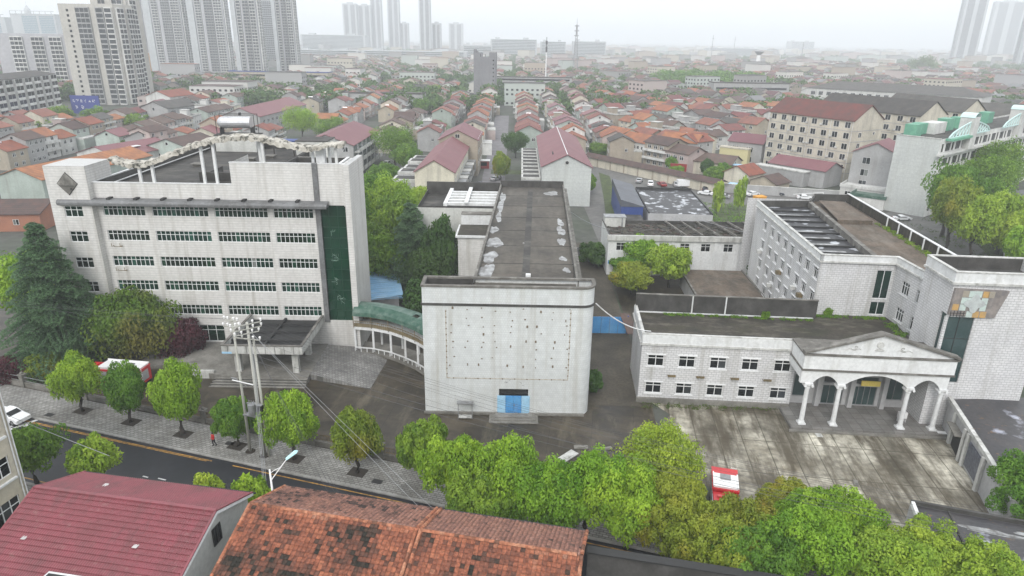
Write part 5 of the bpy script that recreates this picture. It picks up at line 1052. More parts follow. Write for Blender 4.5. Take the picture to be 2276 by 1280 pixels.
# dark roofed gatehouse lower right
GH=thing('gatehouse','low gatehouse with black wet roof and white edge at the lower right','building',(37.4,52.2,0),R(-16.8))
b=MB(); b.box(0,24,-6.2,0,0,3.9); b.build('wall','grey_wall',GH); b=MB(); b.box(.25,24,-5.95,-.25,3.9,3.95,0); b.box(0,24,-.25,.05,3.9,4.35,1); b.box(-.05,.25,-6.2,-.25,3.9,4.35,2); b.box(3,3.12,-5.9,-.3,3.95,4.1,1); b.build('roof',['annex_roof_black','parapet_dark','white_paint'],GH)
for i,(x,y,rx,ry) in enumerate(((6,-2.2,2.8,.35),(9.5,-1.6,1.8,.25),(13,-3.0,3,.4),(5,-4,1.2,.5),(17,-2,2.5,.3))): b=MB(); blob(x,y,rx,ry,3.955,seed=30+i); b.build('painted_sheen','pale_patch',GH)  # pale blobs paint the sheen of the sky on the wet roof
MB().box(0,8,0,.15,0,1.1).build('hoarding','navy',None,(40,60,0)) if 0 else None
# litter in the plaza and yard
for i,(x,y,s_,l) in enumerate(((8.2,66.4,.8,'grey concrete lump on the yard right of the theatre steps'),(11.2,66.2,.6,'small pale rubble heap by the alley mouth'),(6.6,64.6,1.2,'flat pale slab lying in the yard below the alley'),(37,60.5,.5,'pale rubble bit on the stained plaza'))):
    b=MB(); b.T=Matrix.Rotation(.4*i,4,'Z'); b.box(-s_,s_,-s_*.45,s_*.45,0,.12); b.box(-s_*.5,s_*.6,-s_*.3,s_*.2,.12,.2); tag(b.build('rubble','concrete' if i!=2 else 'old_white',None,(x,y,.015)),l,'rubble')
for i,(x,y) in enumerate(((51.8,70.2),(53,69.6))): tag(MB().box(-.5,.5,-.3,.3,0,.05).build('board','white_gloss' if i==0 else 'metal_grey',None,(x,y,.4 if i==0 else .02),R(-10)),['white board lying at the right end of the porch','grey sheet lying beside the porch step'][i],'board')
# ---------------------------------------------------------------- trees
leafmat('leaf_bright',(.1,.22,.014),(.33,.5,.04),(.2,.35,.025))
leafmat('leaf_lime',(.14,.25,.02),(.42,.54,.06),(.28,.4,.035))
leafmat('leaf_mid',(.06,.15,.016),(.22,.36,.035),(.12,.24,.025))
leafmat('leaf_olive',(.12,.19,.018),(.26,.33,.035),(.27,.25,.03))
leafmat('leaf_orange',(.14,.2,.02),(.3,.33,.035),(.36,.24,.04))
leafmat('leaf_dark',(.035,.08,.02),(.08,.16,.03),(.05,.11,.03))
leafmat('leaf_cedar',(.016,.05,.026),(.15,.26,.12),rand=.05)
leafmat('leaf_camphor',(.07,.14,.02),(.17,.25,.03),(.2,.18,.04))
leafmat('leaf_purple',(.06,.018,.025),(.13,.035,.05),rand=.05)
leafmat('leaf_far',(.05,.11,.025),(.11,.19,.04),(.075,.14,.03))
leafmat('grass_blades',(.05,.1,.015),(.12,.17,.03))
def fib(n,rs):
    i=np.arange(n)+rs.rand(); z=1-2*i/n; a=i*2.39996+rs.rand()*6; r_=np.sqrt(np.maximum(0,1-z*z)); return np.stack([r_*np.cos(a),r_*np.sin(a),z],1)
def leaves(cent,rad,n_each,size,rs,up=.35,asp=.5,tint=None,shell=(.66,1.1)):
    """cent (k,3), rad (k,) -> verts, faces, tint"""
    k=len(cent); N_=int(k*n_each); idx=np.repeat(np.arange(k),n_each)
    d=rs.normal(size=(N_,3)); d[:,2]+=up*.7; d/=np.linalg.norm(d,axis=1)[:,None]
    r_=rad[idx]*rs.uniform(shell[0],shell[1],N_); P=cent[idx]+d*r_[:,None]*np.array([1,1,.82])
    nrm=d+rs.normal(size=(N_,3))*.55; nrm[:,2]+=up; nrm/=np.linalg.norm(nrm,axis=1)[:,None]
    t=np.cross(nrm,rs.normal(size=(N_,3))); t/=np.linalg.norm(t,axis=1)[:,None]; bt=np.cross(nrm,t)
    s=size*rs.uniform(.65,1.25,N_)[:,None]
    V=np.stack([P-t*s,P-bt*s*asp,P+t*s,P+bt*s*asp],1).reshape(-1,3); F=np.arange(N_*4).reshape(-1,4)
    if tint is None: tint=rs.rand(k)
    T=np.clip(tint[idx]*.65+rs.rand(N_)*.35,0,1); return V,F,np.repeat(T,4)
def tmesh(name,V,F,T,m_):
    me=bpy.data.meshes.new(name); me.vertices.add(len(V)); me.vertices.foreach_set('co',V.astype(np.float32).ravel()); F=F.astype(np.int32)
    me.loops.add(F.size); me.loops.foreach_set('vertex_index',F.ravel()); me.polygons.add(len(F)); me.polygons.foreach_set('loop_start',np.arange(0,F.size,4,dtype=np.int32)); me.update(calc_edges=True)
    a_=me.attributes.new('tint','FLOAT','POINT'); a_.data.foreach_set('value',T.astype(np.float32)); me.materials.append(MATS[m_]); return me
_cc={}
def crown_mesh(kind,seed,m_,leaf,npuff,nl,lean=0):
    """unit crown: radius 1, z from 0 to 1 (scaled per tree)"""
    k=(kind,seed,m_,leaf,npuff,nl)
    if k in _cc: return _cc[k]
    rs=np.random.RandomState(seed); d=fib(npuff,rs)+rs.normal(size=(npuff,3))*.12
    if kind=='round': rr=np.array([.78,.78,.40]); c=np.array([0,0,.52]); pr=.27
    elif kind=='ovoid': rr=np.array([.78,.78,.40]); c=np.array([0,0,.5]); pr=.27
    elif kind=='camphor': rr=np.array([.6,.6,.36]); c=np.array([0,0,.5]); pr=.2
    elif kind=='loose': rr=np.array([.75,.75,.42]); c=np.array([0,0,.52]); pr=.22
    elif kind=='bush': rr=np.array([.8,.8,.5]); c=np.array([0,0,.42]); pr=.27
    f=rs.uniform(.72,1.08,npuff); P=d*f[:,None]*rr+c
    if kind=='ovoid': P[:,:2]*=(1.1-.32*np.clip(P[:,2],0,1))[:,None]
    # a lopsided outline
    ph=rs.rand(3)*6.28; an=np.arctan2(P[:,1],P[:,0]); P[:,:2]*=(1+.12*np.sin(2*an+ph[0])+.1*np.sin(3*an+ph[1]))[:,None]; P[:,2]*=1+.06*np.sin(an+ph[2])
    ins=rs.uniform(-.45,.45,size=(npuff//3,3))*np.array([1,1,.6])+c; P=np.concatenate([P,ins]); rad=np.concatenate([rs.uniform(.7,1.25,npuff)*pr,np.full(len(ins),pr*1.1)])
    if kind=='camphor':   # several leaning sub-crowns of unequal height
        nb=rs.randint(4,6); P=[];rad=[]
        for q in range(nb):
            a_=q*2*math.pi/nb+rs.uniform(-.5,.5); cr=rs.uniform(.36,.5); cc=np.array([math.cos(a_)*cr,math.sin(a_)*cr,rs.uniform(.38,.66)]) if q else np.array([.05,0,.64]); sr=rs.uniform(.36,.5)
            m__=npuff//nb; dd=fib(m__,rs)+rs.normal(size=(m__,3))*.15; P.append(cc+dd*np.array([sr,sr,sr*.72])*rs.uniform(.75,1.1,m__)[:,None]); rad.append(rs.uniform(.12,.24,m__))
        P=np.concatenate(P); rad=np.concatenate(rad)
    P[:,2]=np.clip(P[:,2],.12,.93)
    _cc[k]=(P,rad,rs); V,F,T=leaves(P*1.0,rad,nl,leaf,rs,tint=None); _cc[k]=tmesh('crown',V,F,T,m_); return _cc[k]
def trunk_mesh(seed,h,r0,nb=6,spread=.6,zc=.45):
    r=random.Random(seed); b=MB(); p=[Vector((0,0,0))]; 
    for i in range(1,5): p.append(Vector((r.uniform(-.03,.03)*h,r.uniform(-.03,.03)*h,h*zc*i/4*1.0)))
    b.path(p,[r0*(1.3 if i==0 else 1-.09*i) for i in range(5)],7)
    for k in range(nb):
        a_=k*2.4+r.random(); q0=p[r.choice((2,3,4))]; ln=spread*r.uniform(.5,.9); z1=h*r.uniform(.6,.85)
        q1=Vector((math.cos(a_)*ln*.5,math.sin(a_)*ln*.5,(q0.z+z1)/2+.1)); q2=Vector((math.cos(a_)*ln,math.sin(a_)*ln,z1)); b.path([q0,q1,q2],[r0*.55,r0*.36,r0*.12],5)
    return b
tree_n=0
def tree(x,y,h,Rr,m_,lab,kind='round',seed=None,z0=None,leaf=.17,npuff=46,nl=230,name='tree',grp=None,r0=None,cat='tree',zb=.0,variants=4):
    global tree_n; tree_n+=1; seed=tree_n if seed is None else seed
    t=thing(name,lab,cat,(x,y,zb),(tree_n*2.1)%6.28,grp)
    zc=(.28 if z0 is None else z0)*h
    me=crown_mesh(kind,seed%variants+hash_s(kind+m_)%50,m_,leaf/Rr if leaf/Rr<.2 else .2,npuff,nl)
    c=link('crown',me,t,(0,0,zc)); c.scale=(Rr,Rr,(h-zc)*.98)
    if r0!=0: trunk_mesh(seed,h,r0 or .05+.022*h,7,Rr*.7,max(.3,zc/h+.12)).build('trunk','bark',t,smooth=True)
    return t
def hash_s(s_): return sum(ord(ch)*(i+3) for i,ch in enumerate(s_))
# leaf size is in crown-relative units, so give size classes their own unit meshes
def pit(x,y): return struct(MB().box(-.95,.95,-.75,.75,.0,.012).build('planting_pit','soil',None,(x,y,.134),R(-16.6)))
GS='street trees along the pavement'
ST=[(5+0,-52.68,72.54,7.1,2.75,'leaf_bright','first street tree from the left, its crown against the red truck'),(1,-45.46,70.15,7.2,2.6,'leaf_mid','second street tree from the left, in front of the red truck tail'),(2,-38.06,67.72,8.7,2.7,'leaf_bright','tall oval third street tree from the left'),
(3,-30.91,65.51,5.9,2.35,'leaf_mid','smallest street tree, just left of the utility poles'),(4,-23.69,63.17,8.1,3.0,'leaf_bright','large street tree just right of the utility poles'),(5,-16.24,60.9,7.6,2.7,'leaf_olive','yellow green street tree below the left corner of the theatre')]
for i,x,y,h,rr,m_,l in ST: tree(x,y,h,rr,m_,l,'ovoid',leaf=.125,npuff=50,nl=340,grp=GS,z0=.3,zb=.13,variants=6); pit(x,y)
GF='leafy trees in the foreground row'
FT=[(-9.0,60.0,6.8,2.4,'leaf_mid','light green tree beside the fence, leftmost of the leafy row'),(-5.2,55.2,8.3,3.2,'leaf_bright','bright tree at the left end of the dense row, over the pavement'),(.2,53.2,9.6,3.6,'leaf_bright','tall bright tree left of centre in the dense row, below the theatre door'),
(3.7,51.6,8.4,3.3,'leaf_bright','slightly lower tree behind the tall bright trees in the dense row'),(7.2,51.6,9.3,3.3,'leaf_bright','bright tree in the middle of the row, below the theatre right corner'),(10.9,50.0,8.8,3.5,'leaf_bright','green tree right of the orange roof end'),
(15.2,57.2,8.4,3.5,'leaf_lime','loose light green tree standing in front of the others on the yard edge'),(14.6,49.2,7.8,3.4,'leaf_olive','olive tree with brownish tips below the loose light green tree'),(20.6,47.2,7.0,3.3,'leaf_orange','orange tinged tree below the small fire truck'),
(26.6,54,4.2,2.5,'leaf_orange','sparse reddish shrub tree on the plaza edge right of the fire truck'),(27.4,49.8,6.7,2.9,'leaf_bright','bright green tree at the plaza edge, left of the pair'),(30.4,48.4,7.0,3.0,'leaf_bright','green tree at the plaza edge, right of the pair'),(24.6,45.6,8.0,3.7,'leaf_bright','vivid green tree at the bottom edge right of the orange tinged tree'),
(34.6,45.4,6.4,3.2,'leaf_lime','yellow green tree left of the black roofed gatehouse'),(38.6,42.6,6.4,3.3,'leaf_lime','yellow green tree in front of the gatehouse wall'),(43.8,40.6,5.8,3.3,'leaf_lime','rightmost yellow green tree at the bottom right corner'),
(19.6,43.2,7.6,3.2,'leaf_mid','dark green tree at the bottom edge below the orange tinged tree'),(31.3,42.0,7.6,3.5,'leaf_lime','green tree at the bottom edge below the gatehouse corner'),(50.0,54.2,6.6,3.5,'leaf_mid','round green tree in front of the stone panelled annex wall'),(36.8,38.5,7,3.4,'leaf_lime','green tree at the very bottom, right of centre'),(-2.8,50.6,7.2,2.8,'leaf_mid','shaded tree in front of the dense row left end, by the orange roof'),(17.6,45.0,7.4,3.3,'leaf_olive','olive tree at the bottom edge right of the orange roof end')]
for i,(x,y,h,rr,m_,l) in enumerate(FT):
    lo=m_ in('leaf_lime',) and i==6
    tree(x,y,h*(1.0 if i<2 else .97),rr*1.2,m_,l,'loose' if lo or i==9 else 'camphor',leaf=.14,npuff=100 if not lo else 70,nl=270 if not lo else 170,grp=GF,z0=.2,zb=.1,variants=7)
# near side of the road
for x,y,h,rr,m_,l in ((-48.8,58.2,6.4,2.8,'leaf_mid','leafy tree on the near pavement beside the beige building'),(-41.6,56.8,6.1,2.2,'leaf_lime','pale tree on the near pavement behind the maroon roof'),(-28.2,52.4,5.0,1.8,'leaf_lime','small crown peeping over the maroon roof far eave'),(-23.6,51.2,5.6,2.0,'leaf_bright','bright crown in the gap between maroon and orange roofs')):
    tree(x,y,h,rr,m_,l,'round',leaf=.17,npuff=40,nl=180,zb=.13,z0=.35)
# shrubs and yard trees
tree(-54.3,88.6,9.6,6.0,'leaf_camphor','big round brownish green tree against the left front of the office building','round',leaf=.24,npuff=90,nl=210,z0=.08)
tree(-47.6,89.0,5.2,3.2,'leaf_purple','dark purple leaved tree beside the big round tree','round',leaf=.18,npuff=50,nl=200,z0=.05)
tree(-67.5,80.6,3.2,2.6,'leaf_purple','dark reddish shrub at the left edge behind the fence','bush',leaf=.16,npuff=30,nl=160,z0=.0,name='shrub',cat='shrub')
tree(-63,82,3.4,2.6,'leaf_olive','olive shrub under the tall cedar','bush',leaf=.16,npuff=30,nl=160,z0=.0,name='shrub',cat='shrub')
tree(-73,96,12.5,5.5,'leaf_bright','bright green tree behind the left side of the cedar','round',leaf=.26,npuff=60,nl=180)
tree(-68,108,14.5,4.6,'leaf_bright','bright green tree between the cedar tip and the office building','round',leaf=.26,npuff=60,nl=180)
tree(-64.5,95,9,4,'leaf_mid','green tree behind the cedar, next to the office building side','round',leaf=.22,npuff=50,nl=180)
for x,y,h,rr,m_,l,kd in ((-32,152,14.4,5.2,'leaf_mid','green tree right behind the office building top corner','round'),(-26.5,146,15,6.2,'leaf_lime','large yellow green tree between the office building and the theatre','round'),(-33.5,136,12,5,'leaf_mid','green tree against the right side of the office building','round'),(-28,126,10,4.6,'leaf_mid','green tree low beside the office building side wall','round'),
 (-12.6,114,14,3.7,'leaf_dark','dark broad leaved tree touching the theatre side roof','ovoid'),(-24,134,14,5,'leaf_mid','green tree behind the tall dark conifer','round'),(-23.5,117,10,4,'leaf_mid','leafy tree between the blue roof and the tall conifer','round'),(-14.5,112,9.5,4.5,'leaf_dark','dark tree in the shade left of the theatre hall','round'),(-13.8,101,7.5,3.8,'leaf_dark','dark shrubby tree behind the link bridge','round'),(-23.2,111.6,3.2,1.8,'leaf_mid','small tree beside the blue sheet roof','bush'),
 (-22,165,9,5,'leaf_lime','pale green tree in front of the maroon roofed twin halls','round'),(-40,176,8,5,'leaf_mid','green tree behind the office building right side','round'),
 (-43.5,247,13.8,9,'leaf_mid','big dense tree group crown left of the maroon twin halls','round'),(-39,325,7.5,9,'leaf_mid','wide green crown behind the big dense tree','round'),(-36.5,231,9.5,5,'leaf_mid','green tree in front of the big dense tree','round'),(-39,205,7.6,4.4,'leaf_mid','small green tree beside the parked dark car','round'),
 (-95,307,13.8,9,'leaf_bright','large green tree behind the wave ornament right end','round'),(-80,300,10.5,8,'leaf_mid','green tree right of the large tree behind the wave ornament','round'),(.6,266,9.8,5.6,'leaf_dark','dark round tree on the right side of the back street','round'),(-4.3,221.5,8.6,3.2,'leaf_olive','yellowish round tree at the near end of the back street','ovoid'),(34,270,5.8,4.8,'leaf_mid','dome shaped green tree behind the blank grey hall','bush'),(22.6,203,5.5,2.4,'leaf_mid','narrow green tree against the right side of the blank hall','ovoid'),
 (29.8,120.8,8.0,4.9,'leaf_lime','big vivid yellow green tree in the courtyard','round'),(25.4,128,7.6,3.6,'leaf_bright','bright tree behind the big courtyard tree','round'),(22,117,5.4,4.2,'leaf_olive','dull olive tree left of the big courtyard tree','round'),(22.2,124.5,4.5,3.2,'leaf_mid','grey green tree beside the debris roofed building','round'),(17.0,133,4.6,3.2,'leaf_dark','dark green bush at the end of the alley','bush'),(10.7,79.5,3.0,1.3,'leaf_dark','small dark shrub at the theatre right front corner','bush'),
 (54.4,226.5,4.6,2.9,'leaf_mid','pale green bush behind the parking lot wall','bush'),(66.6,223.6,5.2,3.2,'leaf_mid','round clipped tree behind the parked cars','bush'),(66.3,231.5,6,2.6,'leaf_dark','dark tree behind the round clipped tree','ovoid'),(71,228,5.5,2.6,'leaf_mid','green tree right of the round clipped tree','ovoid'),(57,243,5,2.4,'leaf_mid','thin tree in front of the low tiled house','ovoid')):
    tree(x,y,h,rr,m_,l,kd,leaf=.26,npuff=48,nl=170)
for i,(x,y,h,rr,m_,l) in enumerate(((98,147,16,5.4,'leaf_olive','yellowish tree nearest the blank grey school wall'),(100,141.5,13.6,5.2,'leaf_lime','lime coloured tree in front row at the school'),(105,160,17.5,6.3,'leaf_mid','tall green tree against the school facade'),(128,182,16,7.6,'leaf_mid','broad green tree at the right end of the school facade'),(112,160,14.5,5.8,'leaf_mid','green tree behind the lime trees at the school'),(102.5,131.5,9.2,3.2,'leaf_bright','bright tree at the right picture edge beside the grey tiled roof'),(109,146,13.4,5.0,'leaf_lime','lime tree beside the long grey roof'),(106,138,10.5,4.2,'leaf_lime','low lime tree above the tower roof'),(140,196,18,8,'leaf_mid','green tree at the far right below the school roof'))):
    tree(x,y,h,rr,m_,l,'round',leaf=.27,npuff=56,nl=190,grp='trees in front of the school',z0=.35)
# cedar with tiers of drooping branches
def cedar(x,y,h,Rr,lab,seed,leaf=.2,dens=1.,mm='leaf_cedar'):
    rs=np.random.RandomState(seed); t=thing('cedar_tree',lab,'tree',(x,y,0),0); C_=[];Rd=[];Tn=[]; b=MB(); b.path([(0,0,0),(.1,0,h*.5),(0,0,h*.97)],[.38,.22,.04],8)
    z=h*.1; k=0
    while z<h*.98:
        f=(z/h); L_=Rr*(1-f)**.8*(.9+.2*rs.rand())+.3; nb=int(6+L_*.9)
        for i in range(nb):
            a_=k*1.3+i*2*math.pi/nb+rs.uniform(-.25,.25); l=L_*rs.uniform(.62,1.15); dr=rs.uniform(.16,.3); n_=max(3,int(l/.38)); tn=rs.rand()*.5; zj=z+rs.uniform(-.25,.25)
            b.path([(0,0,zj),(math.cos(a_)*l*.5,math.sin(a_)*l*.5,zj+.14*l*.5-dr*l*.25),(math.cos(a_)*l,math.sin(a_)*l,zj-dr*l)],[.07,.045,.015],4)
            for j in range(n_):
                u=(j+.8)/n_; 
                if u<.22: continue
                q=l*u; wz=zj+.2*q*(1-u)-dr*l*u**2.2; sp=.2+.21*l*math.sin(math.pi*min(1,(u-.1)*1.0))**.8
                for s_ in (-1,-.5,0,.5,1): C_.append((math.cos(a_)*q-math.sin(a_)*s_*sp,math.sin(a_)*q+math.cos(a_)*s_*sp,wz-.35*sp*abs(s_)**1.5)); Rd.append(.3); Tn.append(min(1,tn*.7+.75*u**3+.2*abs(s_)))  # tint rises to the pale tips; its dark end paints shade between tiers
        z+=.62+.62*(1-f); k+=1
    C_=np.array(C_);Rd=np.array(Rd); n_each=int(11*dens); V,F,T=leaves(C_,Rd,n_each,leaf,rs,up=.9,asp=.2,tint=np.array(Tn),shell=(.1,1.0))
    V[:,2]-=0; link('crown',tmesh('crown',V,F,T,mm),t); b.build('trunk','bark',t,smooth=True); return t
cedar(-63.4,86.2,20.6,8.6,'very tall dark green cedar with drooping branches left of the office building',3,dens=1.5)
cedar(-18.2,117,17.0,8.0,'tall dark conifer beside the theatre hall left side',5,leaf=.24,dens=1.1)
# blue corrugated roof under the trees
BL=thing('blue_roof_shed','low shed with a pale blue corrugated roof between the office building and the conifers','shed',(-26.5,106,0),R(14))
MB().box(0,7.2,-2,17,0,3.0).build('wall','grey_wall',BL); b=MB(); b.add([(-1,-3.5,3.1),(8,-2,3.3),(8,17.3,3.9),(-1,17.3,3.9)],[(0,1,2,3)]); 
for i in range(36): y=-3.2+i*.57; b.box(-1+.0,7.9,y,y+.1,3.12+(y+3.5)*.037+.02,3.24+(y+3.5)*.037)
b.build('roof','blue_sheet',BL)
# weeds: sapling clumps in the lot, courtyard hedge, roof weeds
rs=np.random.RandomState(77)
def weed_patch(name,pts,rad,n_each,leaf,m_,lab,cat,kind='stuff'):
    V,F,T=leaves(np.array(pts,float),np.array(rad,float),n_each,leaf,rs,up=.3); o=link(name,tmesh(name,V,F,T,m_)); tag(o,lab,cat,None,kind); return o
P_=[(x,y,z) for x,y,z in zip(rs.uniform(45,62,60),rs.uniform(152,190,60),rs.uniform(.2,1.2,60))]; weed_patch('weeds',P_,[1.6]*60,70,.22,'leaf_mid','weeds overgrowing the ground behind the debris roofed building','weeds')
P_=[]; 
for i in range(60): u=rs.rand(); P_.append((44.5+u*2.4+rs.uniform(-1,.6),103+u*22,rs.uniform(.5,3.0)))
weed_patch('hedge',P_,[1.1]*60,110,.18,'leaf_dark','dark hedge along the foot of the rear wing','hedge')
for (x,y,h,l) in ((54.4,177,9.6,'tall thin pale sapling among the weeds, left of the pair'),(60.5,177.6,10.4,'tall thin pale sapling among the weeds, right of the pair')):
    tree(x,y,h,1.9,'leaf_lime',l,'loose',leaf=.2,npuff=26,nl=40,z0=.2,r0=.05)
RM=Matrix.Translation((16.5,77.3,0))@Matrix.Rotation(R(-3.8),4,'Z')
def cw(x,y,z): v=RM@Vector((x,y,z)); return (v.x,v.y,v.z)
P_=[cw(rs.uniform(4,24),9.1-rs.rand()*.5,8.72) for _ in range(90)]+[cw(rs.uniform(24,34),10.8-rs.rand()*.7,8.75) for _ in range(70)]+[cw(rs.uniform(33,34.6),rs.uniform(4,9),8.75) for _ in range(30)]+[cw(rs.uniform(23.4,34),rs.uniform(-.4,1.2),8.7) for _ in range(8)]
weed_patch('roof_weeds',P_,[.28]*len(P_),34,.1,'leaf_mid','weeds growing along the back of the portico building roof','weeds')
P_=[cw(26.5+rs.uniform(-.4,.4),10.9,8.9+rs.rand()*.7) for _ in range(14)]; weed_patch('roof_shrub',P_,[.3]*14,60,.12,'leaf_mid','small green shrub growing on the roof at the foot of the rear wing wall','shrub','thing')
P_=[cw(17.6+rs.uniform(-.4,.4),9.1,8.9+rs.rand()*.6) for _ in range(12)]; weed_patch('roof_shrub',P_,[.3]*12,60,.12,'leaf_mid','small green shrub growing before the dark back parapet','shrub','thing')
P_=[cw(41.0+rs.uniform(-.7,.3)+.02*u,u,16.3) for u in rs.uniform(4,34,110)]; weed_patch('roof_weeds',P_,[.34]*110,34,.11,'leaf_mid','weeds growing along the side parapet on the rear wing roof','weeds')
P_=[(x,y,.05) for x,y in zip(rs.uniform(16.8,36,150),rs.uniform(75.4,76.8,150))]; weed_patch('ground_weeds',P_,[.3]*150,14,.1,'grass_blades','moss and weeds along the foot of the white brick hall','weeds')
P_=[]
for _ in range(260):
    a_=rs.uniform(-20,80); q=rp(a_,6.2+abs(rs.normal())*.5,.05); P_.append(q)
weed_patch('ground_weeds',P_,[.25]*260,12,.1,'grass_blades','weeds growing behind the street fence','weeds')
P_=[(x,y,.1) for x,y in zip(rs.uniform(88,118,140),rs.uniform(125,176,140))]; weed_patch('ground_weeds',P_,[1.0]*140,26,.2,'grass_blades','rough grass beside the lane at the school','weeds')
# ---------------------------------------------------------------- the town behind
def proj(x,y,z):
    v=Vector((x,y,z-44)); w_=v.dot(_F)
    if w_<=1: return (-9999,-9999)
    return 1138+1500*v.dot(_R)/w_, 640-1500*v.dot(_U)/w_
for k,c in dict(wall_white=(.62,.62,.6),wall_cream=(.6,.56,.46),wall_grey=(.36,.36,.36),wall_tan=(.38,.33,.26),wall_mint=(.4,.46,.42),wall_pink=(.45,.37,.35)).items():
    mat(k,c,.85,tuple(v*.8 for v in c),.25,stain=(.2,.19,.17),stain_amt=.5,objrand=.12)
ROOFS=['roof_orange','roof_red','roof_maroon','roof_brown','roof_grey']; WALLS=['wall_white','wall_cream','wall_grey','wall_tan','wall_mint','wall_pink']
RN_={'roof_orange':'orange tiled','roof_red':'brick red tiled','roof_maroon':'maroon','roof_brown':'dark brown tiled','roof_grey':'dark grey'}
WN_={'wall_white':'white','wall_cream':'cream','wall_grey':'grey','wall_tan':'tan','wall_mint':'pale green','wall_pink':'pinkish'}
def gable_roof(mb,x0,x1,y0,y1,z,rise,o=.45,th=.16,m=0):
    xm=(x0+x1)/2; s=rise/((x1-x0)/2); zl=z-o*s
    for sx,xe in ((-1,x0-o),(1,x1+o)):
        mb.add([(xe,y0-o,zl),(xm,y0-o,z+rise),(xm,y1+o,z+rise),(xe,y1+o,zl),(xe,y0-o,zl+th),(xm,y0-o,z+rise+th),(xm,y1+o,z+rise+th),(xe,y1+o,zl+th)],[(0,1,2,3) if sx>0 else (3,2,1,0),(4,5,6,7),(0,1,5,4),(2,3,7,6),(3,0,4,7)],m)
def hip_roof(mb,x0,x1,y0,y1,z,rise,o=.6,m=0):
    xm=(x0+x1)/2; h=(x1-x0)/2; a=[(x0-o,y0-o,z),(x1+o,y0-o,z),(x1+o,y1+o,z),(x0-o,y1+o,z),(xm,y0+h*.9,z+rise),(xm,y1-h*.9,z+rise)]
    mb.add(a,[(0,1,4),(1,2,5,4),(2,3,5),(3,0,4,5),(3,2,1,0)],m)
def gable_wall(mb,x0,x1,y0,y1,h,rise,m=0):
    xm=(x0+x1)/2
    mb.add([(x0,y0,0),(x1,y0,0),(x1,y0,h),(xm,y0,h+rise-.05),(x0,y0,h),(x0,y1,0),(x1,y1,0),(x1,y1,h),(xm,y1,h+rise-.05),(x0,y1,h)],[(0,1,2,3,4),(9,8,7,6,5),(1,6,7,2),(5,0,4,9)],m)
_hp={}
def house_proto(style,wm,rm):
    k=(style,wm,rm)
    if k in _hp: return _hp[k]
    r=random.Random(hash_s(str(k))); t=thing('house','x','house',(0,0,0)); w_,l_,h,rise=10,9.4,6.4+ (style%3)*1.1,2.0+.25*(style%2)
    if style>=6:
        b=MB(); b.box(-w_/2,w_/2,-l_/2,l_/2,0,h+1.2); b.build('wall',wm,t); b=MB(); z=h+1.2; X,Y=w_/2+.15,l_/2+.15
        b.box(-X,X,-Y,Y,z,z+.12,0)
        for q in ((-X,X,-Y,-Y+.2),(-X,X,Y-.2,Y),(-X,-X+.2,-Y+.2,Y-.2),(X-.2,X,-Y+.2,Y-.2)): b.box(*q,z+.12,z+.8,1)
        b.build('flat_roof',['dark_roof','old_white'],t); b=MB(); b.box(-3.5,0,0,3.5,z+.12,z+2.7,0); b.box(-3.8,.3,-.3,3.8,z+2.7,z+2.85,1); b.build('stair_hut',[wm,'old_white'],t)
    else:
        b=MB(); gable_wall(b,-w_/2,w_/2,-l_/2,l_/2,h,rise); b.build('wall',wm,t)
        b=MB(); gable_roof(b,-w_/2,w_/2,-l_/2,l_/2,h,rise); b.build('roof',rm,t)
    nf=2 if h<7 else 3
    for f in range(nf):
        z=.9+f*(h/nf)
        for sx in(-1,1):
            for q in (-2.6,1.0) if style%2 else (-3,-.6,1.9):
                if sx<0: window(t,-w_/2-.17,q+1.5,z,-math.pi/2,1.5,1.35,2,.3,dep=.165)
                else: window(t,w_/2+.17,q,z,math.pi/2,1.5,1.35,2,.3,dep=.165)
    if style>=6: pass
    elif style%2==0: window(t,-.4,-l_/2-.1,h+.3,0,.8,.7,1,0,'dark_trim',dep=.09)
    else: window(t,1.2,-l_/2-.1,h*.55,0,1.2,1.2,2,.3,dep=.09)
    if style in (1,2,4):
        s_=1 if style!=2 else -1
        for f in range(1,nf): 
            zz=f*(h/nf)+.1; b=MB(); x0=w_/2 if s_>0 else -w_/2-1.3; b.box(x0,x0+1.3,-l_/2+.2,l_/2-.2,zz-.15,zz); xr=x0+1.2 if s_>0 else x0; b.box(xr,xr+.1,-l_/2+.2,l_/2-.2,zz,zz+.75); b.build('balcony','wall_white',t)
    if style==3: 
        b=MB(); b.tube((-1.2,-1,h+rise+.1),(1.2,-1,h+rise+.1),.25,.25,8); b.box(-1.3,1.3,-2.2,-1.1,h+rise-.5,h+rise-.4); b.build('water_heater','steel_tank',t)
    if style==5:
        b=MB(); b.box(w_/2,w_/2+3.5,-l_/2,l_/2,0,h*.55,0); b.box(w_/2,w_/2+3.6,-l_/2-.1,l_/2+.1,h*.55,h*.55+.5,1); b.build('terrace',[wm,'old_white'],t)
    _hp[k]=t; return t
EX=[(-34,170,8,262),(-11.5,200,-2,470),(6,180,24,254),(-84,215,-50,270),(-140,300,-104,396),(20,150,118,234),(86,205,175,292),(118,230,208,318),(200,425,320,590),(-36,545,-12,590),(-160,170,-112,250),(-290,290,-236,500),(-335,320,-205,420),(100,120,220,250),(-60,610,-10,700),(-125,655,-40,720),(-10,610,60,660),(140,640,260,760),(-66,80,-20,140),(-520,700,-230,980),(-560,740,-500,780),(24,790,44,812),(70,940,92,960),(-95,290,-72,320),(-54,235,-30,262),(-46,315,-28,335),(-9,255,9,277)]
def blocked(x,y,pad=5):
    for a,b_,c,d in EX:
        if a-pad<x<c+pad and b_-pad<y<d+pad: return True
    return False
def seen(x,y,h=8):
    p=proj(x,y,h+1.5)
    if not(-40<p[0]<2316 and p[1]<1300): return False
    if 95<p[0]<800 and p[1]>305 and y>105: return False
    if 930<p[0]<1330 and p[1]>412: return False
    return True
